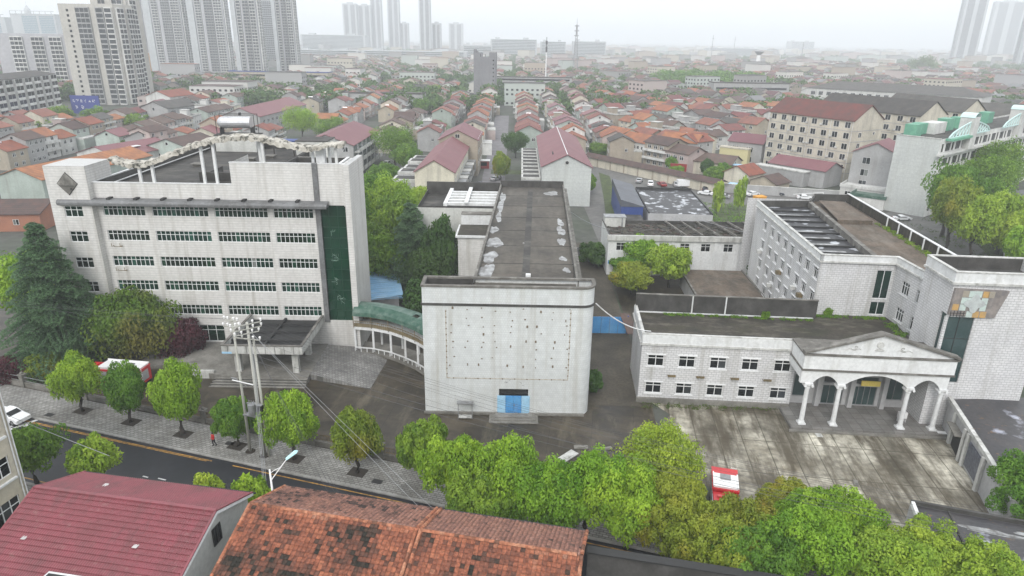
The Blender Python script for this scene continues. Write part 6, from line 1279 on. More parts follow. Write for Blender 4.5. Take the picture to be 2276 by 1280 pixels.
ORD=['first','second','third','fourth','fifth','sixth','seventh','eighth','ninth','tenth','eleventh','twelfth','thirteenth','fourteenth','fifteenth','sixteenth','seventeenth','eighteenth','nineteenth','twentieth']
def ordn(i): return ORD[i] if i<20 else 'far '+ORD[(i-20)%20]
cand=[]   # (x,y,rot,row description,index)
hr=random.Random(2024)
for k in range(46):     # left and centre: long rows running straight away from the camera
    x=-18-k*17.3; y0={0:262,1:276,2:272,3:275}.get(k,172 if x<-112 else 275); y=y0+hr.uniform(0,8); i=0; jog=0
    rot=R(hr.uniform(-3,3))
    while y<1500:
        if (k*7+int(y/95))%6!=0 or y<240: 
            xx=x+jog*.4+(y-300)*.0; 
            if not blocked(xx,y): cand.append((xx+hr.uniform(-.5,.5),y,rot+R(hr.uniform(-1.5,1.5))+(math.pi/2 if hr.random()<.06 else 0),('W',k),i)); i+=1
        y+=hr.choice((9.9,9.9,10.2,13.5,16.5)); jog=hr.uniform(-3,3) if hr.random()<.2 else jog
for k in range(3):      # right side of the back street
    x=6.3+k*17; y=[262,258,262][k]; i=0
    while y<1500:
        if not blocked(x,y): cand.append((x+hr.uniform(-.6,.6),y,R(hr.uniform(-3,3)),('E',k),i)); i+=1
        y+=hr.choice((9.9,10.1,13))
for k in range(-40,75): # right: houses on a grid turned by thirty degrees
    i=0
    for j in range(-20,110):
        x=48+k*15.5*.866+j*12.4*-.5; y=236+k*15.5*.5+j*12.4*.866
        if x<52 or y<236 or y>1500: continue
        if hr.random()<.16: continue
        if blocked(x,y): continue
        cand.append((x+hr.uniform(-1.8,1.8),y+hr.uniform(-1.8,1.8),R(30)+R(hr.uniform(-7,7))+(math.pi/2 if hr.random()<.3 else 0),('R',k),i)); i+=1
cand=[c for c in cand if seen(c[0],c[1])]
cand.sort(key=lambda c:math.hypot(c[0],c[1]))
near=cand[:295]; far=cand[295:]
rows={}
for c in near: rows.setdefault(c[3],[]).append(c)
rk={'W':sorted([k for k in rows if k[0]=='W'],key=lambda k:k[1]),'E':sorted([k for k in rows if k[0]=='E'],key=lambda k:k[1]),'R':sorted([k for k in rows if k[0]=='R'],key=lambda k:k[1])}
RD_={'W':'row left of the back street','E':'row right of the back street','R':'slanting row right of the blank hall'}
GN={'W':'houses in the rows left of the back street','E':'houses in the rows right of the back street','R':'houses in the slanting rows on the right'}
for side,ks in rk.items():
    for ri,k in enumerate(ks):
        lst=sorted(rows[k],key=lambda c:c[1])
        rowroof=hr.choice(('roof_orange','roof_red','roof_orange','roof_maroon','roof_brown'))
        for i,c in enumerate(lst):
            rm=rowroof if hr.random()<.5 else hr.choice(('roof_orange','roof_orange','roof_red','roof_red','roof_maroon','roof_brown','roof_brown','roof_grey')); wm=hr.choice(('wall_white','wall_cream','wall_grey','wall_grey','wall_tan','wall_mint','wall_pink'))
            st_=hr.choice((0,1,2,3,4,5,0,1,2,3,4,5,6)); rm='roof_grey' if st_==6 else rm; pr=house_proto(st_,wm,rm); used_=pr.get('used',0)
            o=copy_tree(pr) if used_ else pr; pr['used']=1
            o.location=(c[0],c[1],0); o.rotation_euler=(0,0,c[2]); s_=hr.uniform(.88,1.12); sz=hr.uniform(.85,1.15); sy=hr.uniform(.95,1.06) if side!='R' else hr.uniform(.95,1.4)
            o.scale=(s_,sy,sz)
            tag(o,f"{'flat roofed' if st_==6 else RN_[rm]} {WN_[wm]} house, {ordn(i)} in {ordn(ri)} {RD_[side]}",'house',GN[side])
for o in [x for x in bpy.data.objects if x.name.startswith('house')]:
    if 'used' in o: del o['used']
for pr in _hp.values():
    if pr.get('label')=='x':
        for ch in list(pr.children): bpy.data.objects.remove(ch)
        bpy.data.objects.remove(pr)
# the rest of the housing as one mass
def ramp_mat(name,cols,rough=.85):
    m=bpy.data.materials.new(name); MATS[name]=m; m.use_nodes=True; t=m.node_tree; N=t.nodes; L=t.links; b=N['Principled BSDF']; b.inputs['Roughness'].default_value=rough
    a=N.new('ShaderNodeAttribute'); a.attribute_name='tint'; r=N.new('ShaderNodeValToRGB'); r.color_ramp.interpolation='CONSTANT'; L.new(a.outputs['Fac'],r.inputs[0]); e=r.color_ramp.elements
    e[0].position=0; e[0].color=(*cols[0],1); e[1].position=1/len(cols); e[1].color=(*cols[1],1)
    for i,c in enumerate(cols[2:],2): q=e.new(i/len(cols)); q.color=(*c,1)
    L.new(r.outputs[0],b.inputs['Base Color'])
ramp_mat('mass_roof',[(.25,.09,.05),(.16,.06,.045),(.2,.075,.05),(.1,.045,.048),(.13,.06,.055),(.07,.05,.045),(.08,.07,.065),(.05,.048,.045),(.13,.08,.065),(.16,.16,.165),(.12,.055,.045),(.09,.06,.055)])
ramp_mat('mass_wall',[(.52,.52,.5),(.45,.42,.35),(.34,.34,.34),(.36,.31,.25),(.4,.44,.41),(.42,.36,.34),(.55,.54,.5),(.28,.28,.27)])
def mass(name,items,lab,cat):
    """items: (x,y,rot,w,l,h,rise)"""
    V=[];F=[];T=[];Mi=[]; r=np.random.RandomState(5)
    for (x,y,ro,w_,l_,h,rise) in items:
        ca,sa=math.cos(ro),math.sin(ro); k=len(V)
        def P(a,b_,c): V.append((x+a*ca-b_*sa,y+a*sa+b_*ca,c))
        X,Y=w_/2,l_/2; tw=r.rand()
        for a,b_ in ((-X,-Y),(X,-Y),(X,Y),(-X,Y)): P(a,b_,0)
        for a,b_ in ((-X,-Y),(X,-Y),(X,Y),(-X,Y)): P(a,b_,h)
        P(0,-Y,h+rise); P(0,Y,h+rise)
        F+=[(k,k+1,k+5,k+4),(k+1,k+2,k+6,k+5),(k+2,k+3,k+7,k+6),(k+3,k,k+4,k+7),(k+4,k+5,k+8,k+8),(k+6,k+7,k+9,k+9)]; Mi+=[0]*6; T+=[tw]*10
        k=len(V); tr=r.rand(); o=.5; s=rise/X if X else 0
        P(-X-o,-Y-o,h-o*s+.1);P(0,-Y-o,h+rise+.1);P(0,Y+o,h+rise+.1);P(-X-o,Y+o,h-o*s+.1);P(X+o,-Y-o,h-o*s+.1);P(X+o,Y+o,h-o*s+.1)
        F+=[(k,k+1,k+2,k+3),(k+1,k+4,k+5,k+2)]; Mi+=[1,1]; T+=[tr]*6
        if math.hypot(x,y)<900:
            for f in range(int(h//3)):
                for sd in (0,1,2,3):
                    L_=l_ if sd in(1,3) else w_; n_=max(2,int(L_/3.4))
                    if sd==2 or (sd==0 and r.rand()<.5): continue
                    for q in range(n_):
                        u0=-L_/2+(q+.3)*L_/n_; u1=u0+L_/n_*.45; z0=1+f*3; z1=z0+1.3; k=len(V)
                        if sd==1: [P(X+.06,a,b_) for a,b_ in ((u0,z0),(u1,z0),(u1,z1),(u0,z1))]
                        elif sd==3: [P(-X-.06,a,b_) for a,b_ in ((u1,z0),(u0,z0),(u0,z1),(u1,z1))]
                        else: [P(a,-Y-.06,b_) for a,b_ in ((u0,z0),(u1,z0),(u1,z1),(u0,z1))]
                        F.append((k,k+1,k+2,k+3)); Mi.append(2); T+=[0]*4
    # triangles written as degenerate quads are rebuilt properly
    me=bpy.data.meshes.new(name); me.from_pydata(V,[],[tuple(dict.fromkeys(f)) for f in F]); me.polygons.foreach_set('material_index',Mi)
    a_=me.attributes.new('tint','FLOAT','POINT'); a_.data.foreach_set('value',np.array(T,np.float32))
    for m_ in ('mass_wall','mass_roof','glass_dark'): me.materials.append(MATS[m_])
    o=link(name,me); tag(o,lab,cat,None,'stuff'); return o
items=[(x,y,ro,hr.uniform(8.5,12),hr.uniform(8.5,13),hr.uniform(5.5,9.5),hr.uniform(1.4,2.6)) for x,y,ro,_,_ in far if hr.random()<(.86 if y<900 else .7)]
items=[(x,y,ro,w_*2.6,l_*1.4,13+6*hr.random(),.15) if hr.random()<.035 else (x,y,ro,w_,l_,h,rise if hr.random()<.9 else .15) for x,y,ro,w_,l_,h,rise in items]
mass('distant_housing',items,'dense low red roofed housing stretching away to the haze','housing')
items=[]
for _ in range(900):
    y=hr.uniform(1500,4200); x=hr.uniform(-.8,.8)*y
    if proj(x,y,8)[0]<-30 or proj(x,y,8)[0]>2300: continue
    if x<-.12*y and hr.random()<.4: continue
    items.append((x,y,hr.uniform(-.6,.6),hr.uniform(14,60),hr.uniform(12,30),hr.choice((6,8,9,12,16,18,20)),hr.choice((.1,.1,3))))
mass('distant_blocks',items,'hazy low blocks of the far town along the horizon','buildings')
# far trees as individual crowns near, one mass beyond
def far_crowns(name,spots,lab,m_,n_each=34,leaf=1.1,kind='stuff'):
    rs_=np.random.RandomState(len(spots)); C_=[];Rd=[]
    for x,y,h,rr in spots:
        for d in fib(9,rs_): C_.append((x+d[0]*rr*.6,y+d[1]*rr*.6,h*.55+d[2]*h*.3)); Rd.append(rr*.5)
    V,F,T=leaves(np.array(C_),np.array(Rd),n_each,leaf,rs_,up=.4,asp=.7); o=link(name,tmesh(name,V,F,T,m_)); tag(o,lab,'trees',None,kind); return o
sp=[]
for _ in range(2800):
    y=math.exp(hr.uniform(math.log(420),math.log(2400))); x=hr.uniform(-.75,.75)*y; 
    if blocked(x,y,2): continue
    sp.append((x,y,hr.uniform(6,12),hr.uniform(4,9)))
far_crowns('distant_trees',sp,'scattered trees between the far houses','leaf_far',26)
sp=[(193+hr.uniform(-46,50),705+hr.uniform(-38,60),hr.uniform(11,17),hr.uniform(7,10)) for _ in range(70)]; far_crowns('distant_grove',sp,'dense green grove among the far right houses','leaf_mid',40)
sp=[(-72+hr.uniform(-40,40),684+hr.uniform(-14,20),hr.uniform(7,11),hr.uniform(5,7)) for _ in range(26)]; far_crowns('distant_grove',sp,'line of trees beside the grey unfinished tower','leaf_far',36)
sp=[(680+hr.uniform(-10,20),1200+hr.uniform(-30,30),hr.uniform(16,30),hr.uniform(8,11)) for _ in range(16)]; far_crowns('distant_grove',sp,'tall trees left of the far right high rises','leaf_far',36)
tn=0
for x,y,h,rr,l in ((-229,348,9,6.5,'tree in front of the balconied mid rise, left of its group'),(-214,352,8,6,'tree at the foot of the beige high rise'),(-232,322,8,7,'bushy tree left of the solar heaters'),(-200,340,7,6,'tree before the blue sign'),(-186,335,7,6,'bright tree below the beige high rise'),(-163,300,7,6,'tree behind the low maroon roofs'),(-296,572,10,7,'tree before the far terraced houses'),(-150,262,5,4,'shrubby tree between the pink and the pale green house'),(-118,262,6,4,'shrubby tree left of the wave ornament'),(-205,300,7,5.5,'dark tree between the left edge houses'),(62,300,7,4,'tree among the slanting rows, left of the cream house'),(24,300,8,5,'dark tree right of the back street rows'),(-56,420,9,6,'tree in the gap left of the back street'),(-60,520,10,7,'tree beside the pale hall left of the grey tower'),(8,470,9,5,'tree right of the grey tower foot')):
    tn+=1; tree(x,y,h,rr,'leaf_mid' if tn%3 else 'leaf_dark',l,'bush',leaf=.5,npuff=34,nl=70,r0=.2)
# ---------------------------------------------------------------- individual buildings of the middle ground
def simple(name,lab,x,y,rot,w_,l_,h,rise,wm,rm,wins=(),cat='building',kind='gable',ridge='y'):
    """w along local x (facade -y), l depth along y; wins: list of (side,u,z,w,h,cols)"""
    t=thing(name,lab,cat,(x,y,0),rot); b=MB()
    if kind=='gable' and ridge=='y': gable_wall(b,0,w_,0,l_,h,rise); b.build('wall',wm,t); b=MB(); gable_roof(b,0,w_,0,l_,h,rise); b.build('roof',rm,t)
    elif kind=='gable':
        b.T=Matrix.Translation((0,l_,0))@Matrix.Rotation(-math.pi/2,4,'Z'); gable_wall(b,0,l_,0,w_,h,rise); b.build('wall',wm,t); b=MB(); b.T=Matrix.Translation((0,l_,0))@Matrix.Rotation(-math.pi/2,4,'Z'); gable_roof(b,0,l_,0,w_,h,rise); b.build('roof',rm,t)
    elif kind=='hip':
        b.box(0,w_,0,l_,0,h); b.build('wall',wm,t); b=MB(); b.T=Matrix.Translation((0,l_,0))@Matrix.Rotation(-math.pi/2,4,'Z'); hip_roof(b,0,l_,0,w_,h+.01,rise); b.build('roof',rm,t)
    else:
        b.box(0,w_,0,l_,0,h); b.build('wall',wm,t); b=MB(); b.box(-.2,w_+.2,-.2,l_+.2,h,h+.25,0); b.box(-.2,w_+.2,-.2,.05,h+.25,h+.9,0); b.box(-.2,.05,.05,l_+.2,h+.25,h+.9,0); b.box(w_-.05,w_+.2,.05,l_+.2,h+.25,h+.9); b.build('roof',rm,t)
    for side,u,z,ww,hh,c in wins:
        if side=='f': window(t,u,-.12,z,0,ww,hh,c,0,fw=.055,dep=.115)
        elif side=='r': window(t,w_+.12,u,z,math.pi/2,ww,hh,c,0,fw=.055,dep=.115)
        else: window(t,-.12,u,z,-math.pi/2,ww,hh,c,.3,dep=.115)
    return t
def grid(side,u0,du,nu,z0,dz,nz,w_,h_,c=2): return [(side,u0+i*du,z0+j*dz,w_,h_,c) for i in range(nu) for j in range(nz)]
t=simple('twin_hall','near maroon roofed hall with cream gable left of the back street',-26.7,181,R(-1),10.6,46,10,3.1,'wall_cream','roof_maroon',grid('r',3,4.6,9,6.2,3,1,1.6,1.5)+grid('r',3,4.6,9,2.6,3,1,1.6,1.5))
for k in range(5): b=MB(); b.box(-6.5,-.1,2+k*8.6,8.2+k*8.6,0,6.6+(k%2)*.5,0); b.box(-6.6,-.1,1.9+k*8.6,8.3+k*8.6,6.6+(k%2)*.5,7.4+(k%2)*.5,1); b.box(-5.9,-.6,2.7+k*8.6,7.5+k*8.6,7.4+(k%2)*.5,7.45+(k%2)*.5,2); b.build('terrace',['wall_grey','old_white','dark_roof'],t)
for k in range(8): b=MB(); b.box(10.7,13.2,1.5+k*5.5,5.5+k*5.5,2.6,2.8); b.box(10.7,13.2,1.5+k*5.5,5.5+k*5.5,5.9,6.1); b.box(13.1,13.2,1.5+k*5.5,5.5+k*5.5,2.8,5.9) if k%2 else b.box(13.1,13.2,1.5+k*5.5,5.5+k*5.5,2.8,3.7); b.build('balcony','metal_grey' if k%2 else 'old_white',t)
simple('twin_hall','far, taller maroon roofed hall with tan gable and square vent left of the back street',-25.2,228,R(-1),13,22,12,3.1,'wall_tan','roof_maroon',[('f',5.5,12.6,1.5,1.3,2)]+grid('r',2,5,4,3,4,3,1.6,1.5))
t=simple('blank_hall','large hall with a blank pale grey gable, round vent and broad maroon roof',7.8,186,R(-.5),13.6,62,11,3.3,'panel_wall','roof_maroon')
b=MB(); b.tube((6.8,-.05,12.2),(6.8,-.16,12.2),.62,.62,16,0); b.tube((6.8,-.06,12.2),(6.8,-.2,12.2),.45,.45,16,1); b.build('round_vent',['old_white','dark_trim'],t)
for k in range(9): b=MB(); y=4+k*6.2; b.box(-5.6,-.2,y,y+4.6,0,6.5,0); b.box(-5.7,-.2,y-.1,y+4.7,6.5,7.2,1); b.box(-5.2,-.6,y+.5,y+4.1,7.2,7.24,2); b.build('terrace',['wall_grey','old_white','dark_roof'],t)
MB().box(3.2,3.5,10,14,12.7,13.0).build('roof_pole','dark_trim',t)
b=MB(); b.tube((6.8,-.5,14.55),(6.8,62.4,14.55),.12,.12,6); b.build('ridge_cap','white_gloss',t)
t=simple('balconied_house','big maroon roofed block with stacked balconies right of the office building roof',-70,222,R(-1),17.5,38,10.6,3.2,'wall_grey','roof_maroon',grid('f',2,4,4,2,3.2,3,1.8,1.6))
for f in range(3):
    for k in range(6): b=MB(); y=1+k*6.2; z=1.5+f*3.3; b.box(17.5,19.3,y,y+4.6,z,z+.2,0); b.box(19.2,19.3,y,y+4.6,z+.2,z+1.2,0); b.box(17.52,17.56,y+.4,y+4.2,z+.2,z+2.5,1); b.build('balcony',['old_white','glass_grey'],t)
simple('long_hall','long maroon roofed hall with pale gable behind the water tank',-135,318,R(-3),18,62,8.6,3.6,'wall_grey','roof_maroon',[('f',8,8.8,1.6,1.6,1)]+grid('r',3,5.2,11,2,3.2,2,2.4,1.6,3))
# left edge houses
simple('orange_roof_house','long orange roofed house behind the left end of the office building',-142.5,184,R(-12),15,42,6.2,2.6,'wall_mint','roof_orange',grid('r',2,5,7,2.2,3,1,1.8,1.6,3))
t=simple('metal_roof_house','maroon sheet roofed house with white skylight behind the orange roof',-146,226,R(-20),18,24,6,2.6,'wall_white','roof_maroon',grid('r',2,5,4,2.2,3,1,1.8,1.6))
MB().box(12,14.5,9,13,7.6,7.75).build('skylight','white_gloss',t)
t=simple('brick_house','low orange brick house with dark tiled roof at the left edge',-132,150,R(6),22,13,4.2,2.0,'wall_tan','roof_brown',[('f',u,1.6,1.3,1.3,2) for u in (3,7,11,16)],ridge='x'); [c for c in t.children if c.name.startswith('wall')][0].data.materials[0]=mat('brick_orange',(.36,.13,.07),.9,(.27,.1,.06),.5,brick=(.5,.18,.02),mortar=(.3,.2,.15))
simple('pale_green_house','pale green house with a brown roof and small gable window left of the wave ornament',-127,236,R(-12),15,18,7.4,2.4,'wall_mint','roof_brown',[('f',7,7.7,1,1,1),('f',3,3.5,1.4,1.3,2)]+grid('r',2,5,3,1.6,3,2,1.6,1.4))
simple('pink_house','narrow three storey pinkish house with stained walls',-143,254,R(-14),9,9,9.6,1.6,'wall_pink','roof_brown',grid('f',1,4.4,2,1.5,3.1,3,1.3,1.4)+grid('r',1,4.4,2,1.5,3.1,3,1.3,1.4))
simple('white_house','tall white blank walled house with an orange roof below the grey high rises',-214,404,R(-12),16,22,9.5,3,'wall_white','roof_orange',grid('r',2,5,4,2,3.2,2,1.8,1.6))
simple('grey_gable_house','grey gabled house with dark roof and glazed balcony front',-190,352,R(-14),16,20,8.4,3,'wall_grey','roof_grey',[('f',7,7,1.4,1.5,1)]+grid('r',2,6,3,1.6,3.4,2,3.6,2.2,4))
# mid rise with balconies
def balcony_block(name,lab,x,y,rot,w_,d_,h,nf,nb,wm,tops=True,cat='building',roofm='roof_grey',glass='glass_dark'):
    t=thing(name,lab,cat,(x,y,0),rot); MB().box(0,w_,0,d_,0,h).build('wall',wm,t)
    b=MB(); b.T=Matrix.Translation((0,d_,0))@Matrix.Rotation(-math.pi/2,4,'Z'); (hip_roof if tops else (lambda *a,**k:None))(b,0,d_,0,w_,h+.01,2.2)
    if b.v: b.build('roof',roofm,t)
    bw=w_/nb; fh=h/nf
    for i in range(nb):
        b=MB(); x0=i*bw+bw*.14; x1=(i+1)*bw-bw*.14; b.box(x0,x1,-1.2,-.02,.2,h-.4,0)
        for f in range(nf):
            z=f*fh; b.quad((x0+.15,-1.23,z+1.1),(x1-.15,-1.23,z+1.1),(x1-.15,-1.23,z+fh-.35),(x0+.15,-1.23,z+fh-.35),1); b.box(x0-.1,x1+.1,-1.5,-1.2,z-.1,z+.15,0); b.box((x0+x1)/2-.08,(x0+x1)/2+.08,-1.3,-1.235,z+1.1,z+fh-.35,0)
        b.build('balcony_stack',['wall_white',glass],t)
    for i in range(nb+1):
        for f in range(nf):
            u=i*bw-.45; u=min(max(u,.1),w_-1); window(t,u,-.06,f*fh+1.2,0,.9,1.2,1,0,dep=.055)
    for k in range(max(1,int(d_/5))):
        for f in range(nf): window(t,w_+.06,2+k*5,f*fh+1.2,math.pi/2,1.6,1.4,2,.3,dep=.055); 
    return t
balcony_block('mid_rise','six storey pale grey balconied apartment block at the left edge',-244,296,R(101),112,14,21,6,11,'wall_grey')
# blue sign board on the left
t=MB(); t.box(0,17,-.2,.3,0,10); SG=tag(t.build('blue_sign',mat('sign_blue',(.03,.05,.25),.5),None,(-253,396,0),R(-4)),'big dark blue sign board with white characters left of the beige high rise','sign')
for k in range(6): strokes(40+k,2+k*2.4,7.1,1.6,-.26,.32,7).build('character','white_gloss',SG)
for k in range(2): strokes(50+k,3.2+k*3.4,3.6,1.8,-.26,.34,7).build('character','white_gloss',SG)
t=simple('orange_shop','orange and white building with a dark stripe behind the left blocks',-420,640,R(-5),70,40,26,0,'wall_cream','wall_white',(),kind='flat'); [c for c in t.children if c.name.startswith('wall')][0].data.materials[0]=mat('orange_render',(.6,.36,.16),.8)
MB().box(10,58,-.3,-.05,16,20).build('stripe','navy',t); MB().box(30,68,-.4,-.05,2,14).build('white_front','wall_white',t)
# high rises
mat('tower_wall',(.4,.4,.42),.85,(.34,.34,.36),.05); mat('tower_beige',(.45,.43,.39),.85,(.39,.38,.35),.08,stain=(.25,.24,.22),stain_amt=.4); mat('tower_pale',(.42,.44,.45),.85,(.38,.4,.41),.05); mat('tower_glass',(.02,.025,.03),.25,(.06,.065,.07),.4,spec=.3); mat('tower_glass_blue',(.1,.2,.26),.2,(.14,.24,.28),.4)
def tower(lab,x,y,rot,w_,d_,h,bays,wm='tower_wall',gm='tower_glass',fh=3.0,side=(),crown=0,smallcol=None):
    t=thing('high_rise',lab,'high rise',(x,y,0),rot); b=MB(); b.box(0,w_,0,d_,0,h); b.build('wall',wm,t)
    nf=int(h/fh)
    def bay(u0,u1,kind,face):
        b=MB(); y0=-.05 if kind=='g' else -1.0
        if kind!='g': b.box(u0,u1,-1.0,-.02,1,h-2,0)
        b.quad((u0,y0-.03,1),(u1,y0-.03,1),(u1,y0-.03,h-2.5),(u0,y0-.03,h-2.5),1)
        for f in range(nf): z=f*fh+1; b.box(u0,u1,y0-.35,y0-.031,z-.45,z+.25,0)
        n_=max(1,int((u1-u0)/2.4))
        for i in range(n_+1): xx=u0+(u1-u0)*i/n_; b.box(xx-.12,xx+.12,y0-.3,y0-.031,1,h-2.5,0)
        o=b.build('window_bay',[('wall_grey' if kind=='b' else wm) if kind!='w' else 'wall_white',gm],t)
        if face=='r': o.location=(w_,0,0); o.rotation_euler=(0,0,math.pi/2)
        if face=='l': o.location=(0,d_,0); o.rotation_euler=(0,0,-math.pi/2)
    for u0,u1,kind in bays: bay(u0,u1,kind,'f')
    for u0,u1,kind,fc in side: bay(u0,u1,kind,fc)
    if smallcol:
        for f in range(nf-1): window(t,smallcol,-.12,f*fh+1.5,0,1.5,1.5,2,0,'dark_trim',dep=.115)
    if crown==1:
        b=MB(); b.box(w_*.3,w_*.7,d_*.2,d_*.8,h,h+5); b.box(-.5,w_+.5,-.5,d_+.5,h,h+1); b.build('roof_crown',wm,t)
    if crown==2:
        b=MB(); b.box(-.5,w_+.5,-.5,d_+.5,h,h+1); 
        for i in range(8): b.box(i*w_/7.5,i*w_/7.5+.8,0,.8,h+1,h+5)
        b.box(0,w_,0,1,h+5,h+6); b.tube((w_*.3,d_/2,h),(w_*.3,d_/2,h+9),6,5,10); b.tube((w_*.3,d_/2,h+9),(w_*.3,d_/2,h+16),5,.6,10); b.tube((w_*.3,d_/2,h+16),(w_*.3,d_/2,h+24),.4,.1,6); b.build('roof_crown',wm,t)
    return t
tower('beige high rise with a blank gable strip of small windows, nearest of all',-282,447.6,R(-4),35,20,60,[(11.5,20,'b'),(24.5,29,'b'),(30,34.5,'w')],'tower_beige',smallcol=4.8,side=[(2,9,'w','r'),(12,20,'w','r')])
tower('beige high rise directly behind the nearest beige one, with dark vent bands',-278,476,R(-4),24,16,74,[(5,10,'g'),(15,22,'w')],'tower_beige',side=[(2,9,'w','r')],crown=1)
tower('grey green block cut by the left edge with bay windows',-378,520,R(10),48,24,42,[(10,18,'w'),(24,32,'w'),(36,44,'w')],'tower_wall',side=[(2,10,'w','r')])
tower('pale blue glazed high rise with a spired crown at the far left',-915,1310,R(12),72,40,72,[(18,42,'g'),(46,70,'g')],'tower_pale','tower_glass_blue',crown=2)
tower('pale blue glazed high rise cut by the left edge, without spire',-1040,1330,R(12),88,40,66,[(10,36,'g'),(46,80,'g')],'tower_pale','tower_glass_blue',crown=2)
GT='row of tall grey high rises behind the left houses'
for i,(x,y,w_,h,ro,l) in enumerate(((-503,905,36,125,0,'tall grey high rise squeezed between the beige towers and the pale ribbed one'),(-443,862,45,128,0,'second grey high rise of the row, pale left edge'),(-389,858,43,126,0,'third grey high rise of the row, its dark left bay widest'),(-290,738,26,118,0,'fourth grey high rise of the row, with a gap of sky on its left'),(-281,834,24,120,0,'rightmost grey high rise of the left row'))):
    o=tower(l,x,y,R(ro),w_,15,h,[(w_*.25,w_*.4,'w'),(w_*.5,w_*.72,'b'),(w_*.76,w_*.97,'w')],'tower_wall','tower_glass',side=[(2,7,'w','r'),(9,14,'w','r')],crown=1); o['group']=GT
    MB().box(w_*.02,w_*.2,-1.4,-.05,0,h).build('wall_fin','tower_pale',o)
tower('hazy slab in the gap between the grey high rises',-390,1050,R(3),40,24,92,[(4,18,'g'),(22,36,'g')],'tower_pale')
GC_='hazy high rises on the horizon'
for x,y,w_,h,l in ((-552,2311,44,139,'hazy high rise at the left end of the horizon group, its left half'),(-509,2330,42,136,'hazy high rise at the left end of the horizon group, its right half'),(-470,2345,34,155,'slim hazy high rise, second from the left on the horizon'),(-426,2405,38,172,'hazy high rise third on the horizon, cut by the top edge'),(-390,2420,28,86,'short hazy block right of the third horizon tower'),(-262,1956,30,170,'tallest slim hazy high rise left of the lone short block'),(-232,1990,24,79,'short hazy block against the tallest slim tower'),(-240,2576,50,90,'lone short hazy high rise left of the grey unfinished tower')):
    o=tower(l,x,y,0,w_,26,h,[(w_*.12,w_*.4,'g'),(w_*.58,w_*.88,'g')],'tower_pale','tower_glass',side=[(4,20,'g','r')],crown=1); o['group']=GC_
for x,y,w_,h,ro,l in ((1157,1890,52,175,-14,'hazy high rise at the upper right, left of three'),(1700,2600,98,191,-14,'hazy high rise at the upper right, middle of three'),(1088,1545,50,170,-14,'hazy high rise cut by the right edge')):
    o=tower(l,x,y,R(ro),w_,34,h,[(w_*.1,w_*.4,'g'),(w_*.58,w_*.9,'g')],'tower_pale','tower_glass',side=[(4,20,'g','l')],crown=1)
for x,y,w_,d_,h,l in ((-430,1380,125,40,17,'long hazy low block below the horizon towers, left part'),(-300,1385,205,40,18,'long hazy low block below the horizon towers, right part'),(-110,1500,60,40,30,'hazy pale block behind the grey unfinished tower'),(-60,1700,110,40,42,'hazy grey apartment slab right of the unfinished tower'),(60,1720,60,40,38,'hazy apartment slab with roof huts'),(140,1750,80,40,40,'hazy apartment slab left of the radio mast'),(-600,2000,180,60,46,'hazy pale slabs left of the horizon towers'),(1256,3279,105,60,50,'hazy block with stepped top on the right horizon'),(620,2300,160,60,24,'hazy long block on the right horizon')):
    t=thing('apartment_slab',l,'building',(x,y,0)); MB().box(0,w_,0,d_,0,h).build('wall','tower_pale',t)
    for f in range(int(h/3.4)-0): b=MB(); b.box(w_*.03,w_*.97,-.3,-.05,1.2+f*3.4,2.8+f*3.4); b.build('window_band','glass_grey',t)
    MB().box(w_*.1,w_*.2,d_*.3,d_*.6,h,h+4).build('roof_hut','tower_pale',t); MB().box(w_*.7,w_*.82,d_*.3,d_*.6,h,h+4).build('roof_hut','tower_pale',t)
t=thing('unfinished_tower','windowless dark grey concrete tower with ragged top beside the back street','tower',(-33,556,0),R(-2))
b=MB(); b.box(0,5,2,16,0,33); b.box(5,17,0,16,0,30); b.build('wall',mat('raw_grey',(.2,.2,.21),.9,(.16,.16,.17),.1,stain=(.1,.1,.1),stain_amt=.5),t); b=MB(); b.box(17,17.6,1,15,0,33.5,0); b.box(0,1.5,3,15,33,35.5,0); b.box(6,7.4,2,3,30,33,0); b.box(9,9.5,1,2,30,32.2,0); b.box(12,16.9,6,14,30,33.4,0); b.box(2.5,3.6,4,6,33,34.3,0); b.build('ragged_top','raw_grey',t)
for z in range(3,28,3): b=MB(); b.box(15.2,16.2,-.06,-.002,z,z+1.2); b.build('window','glass_dark',t)
for x,y,w_,h,l,wm in ((-110,440,52,10,'two storey bluish hall left of the unfinished tower','wall_grey'),(-19,636,70,11,'wide two storey school block right of the unfinished tower','wall_grey'),(158,560,60,13,'four storey pale block on the right behind the housing','wall_grey'),(-260,640,90,12,'long flat dark hall left of centre','wall_tan')):
    t=simple('flat_hall',l,x,y,0,w_,16,h,0,wm,'roof_grey' if wm!='wall_tan' else 'navy',(),kind='flat')
    for f in range(int(h/3.5)): MB().box(2,w_-2,-.15,-.003,1.4+f*3.5,3+f*3.5).build('window_band','glass_dark',t)
# radio mast, striped chimney, water tower
t=thing('radio_mast','tall tapering lattice radio mast on the horizon','mast',(79.8,949,0))
b=MB(); H_=62
for s_ in range(4):
    a0=math.pi/4+s_*math.pi/2; b.bar((5*math.cos(a0),5*math.sin(a0),0),(1.3*math.cos(a0),1.3*math.sin(a0),H_-12),.35,.35)
for j in range(12):
    z0=j*4.2; z1=z0+4.2; r0=5-3.7*z0/50; r1=5-3.7*z1/50
    for s_ in range(4):
        a0=math.pi/4+s_*math.pi/2; a1=a0+math.pi/2; b.bar((r0*math.cos(a0),r0*math.sin(a0),z0),(r1*math.cos(a1),r1*math.sin(a1),z1),.2,.2); b.bar((r0*math.cos(a1),r0*math.sin(a1),z0),(r1*math.cos(a0),r1*math.sin(a0),z1),.2,.2)
b.tube((0,0,H_-14),(0,0,H_),1.3,1.0,8); b.tube((0,0,H_),(0,0,70),.3,.12,6); b.build('lattice','metal_grey',t)
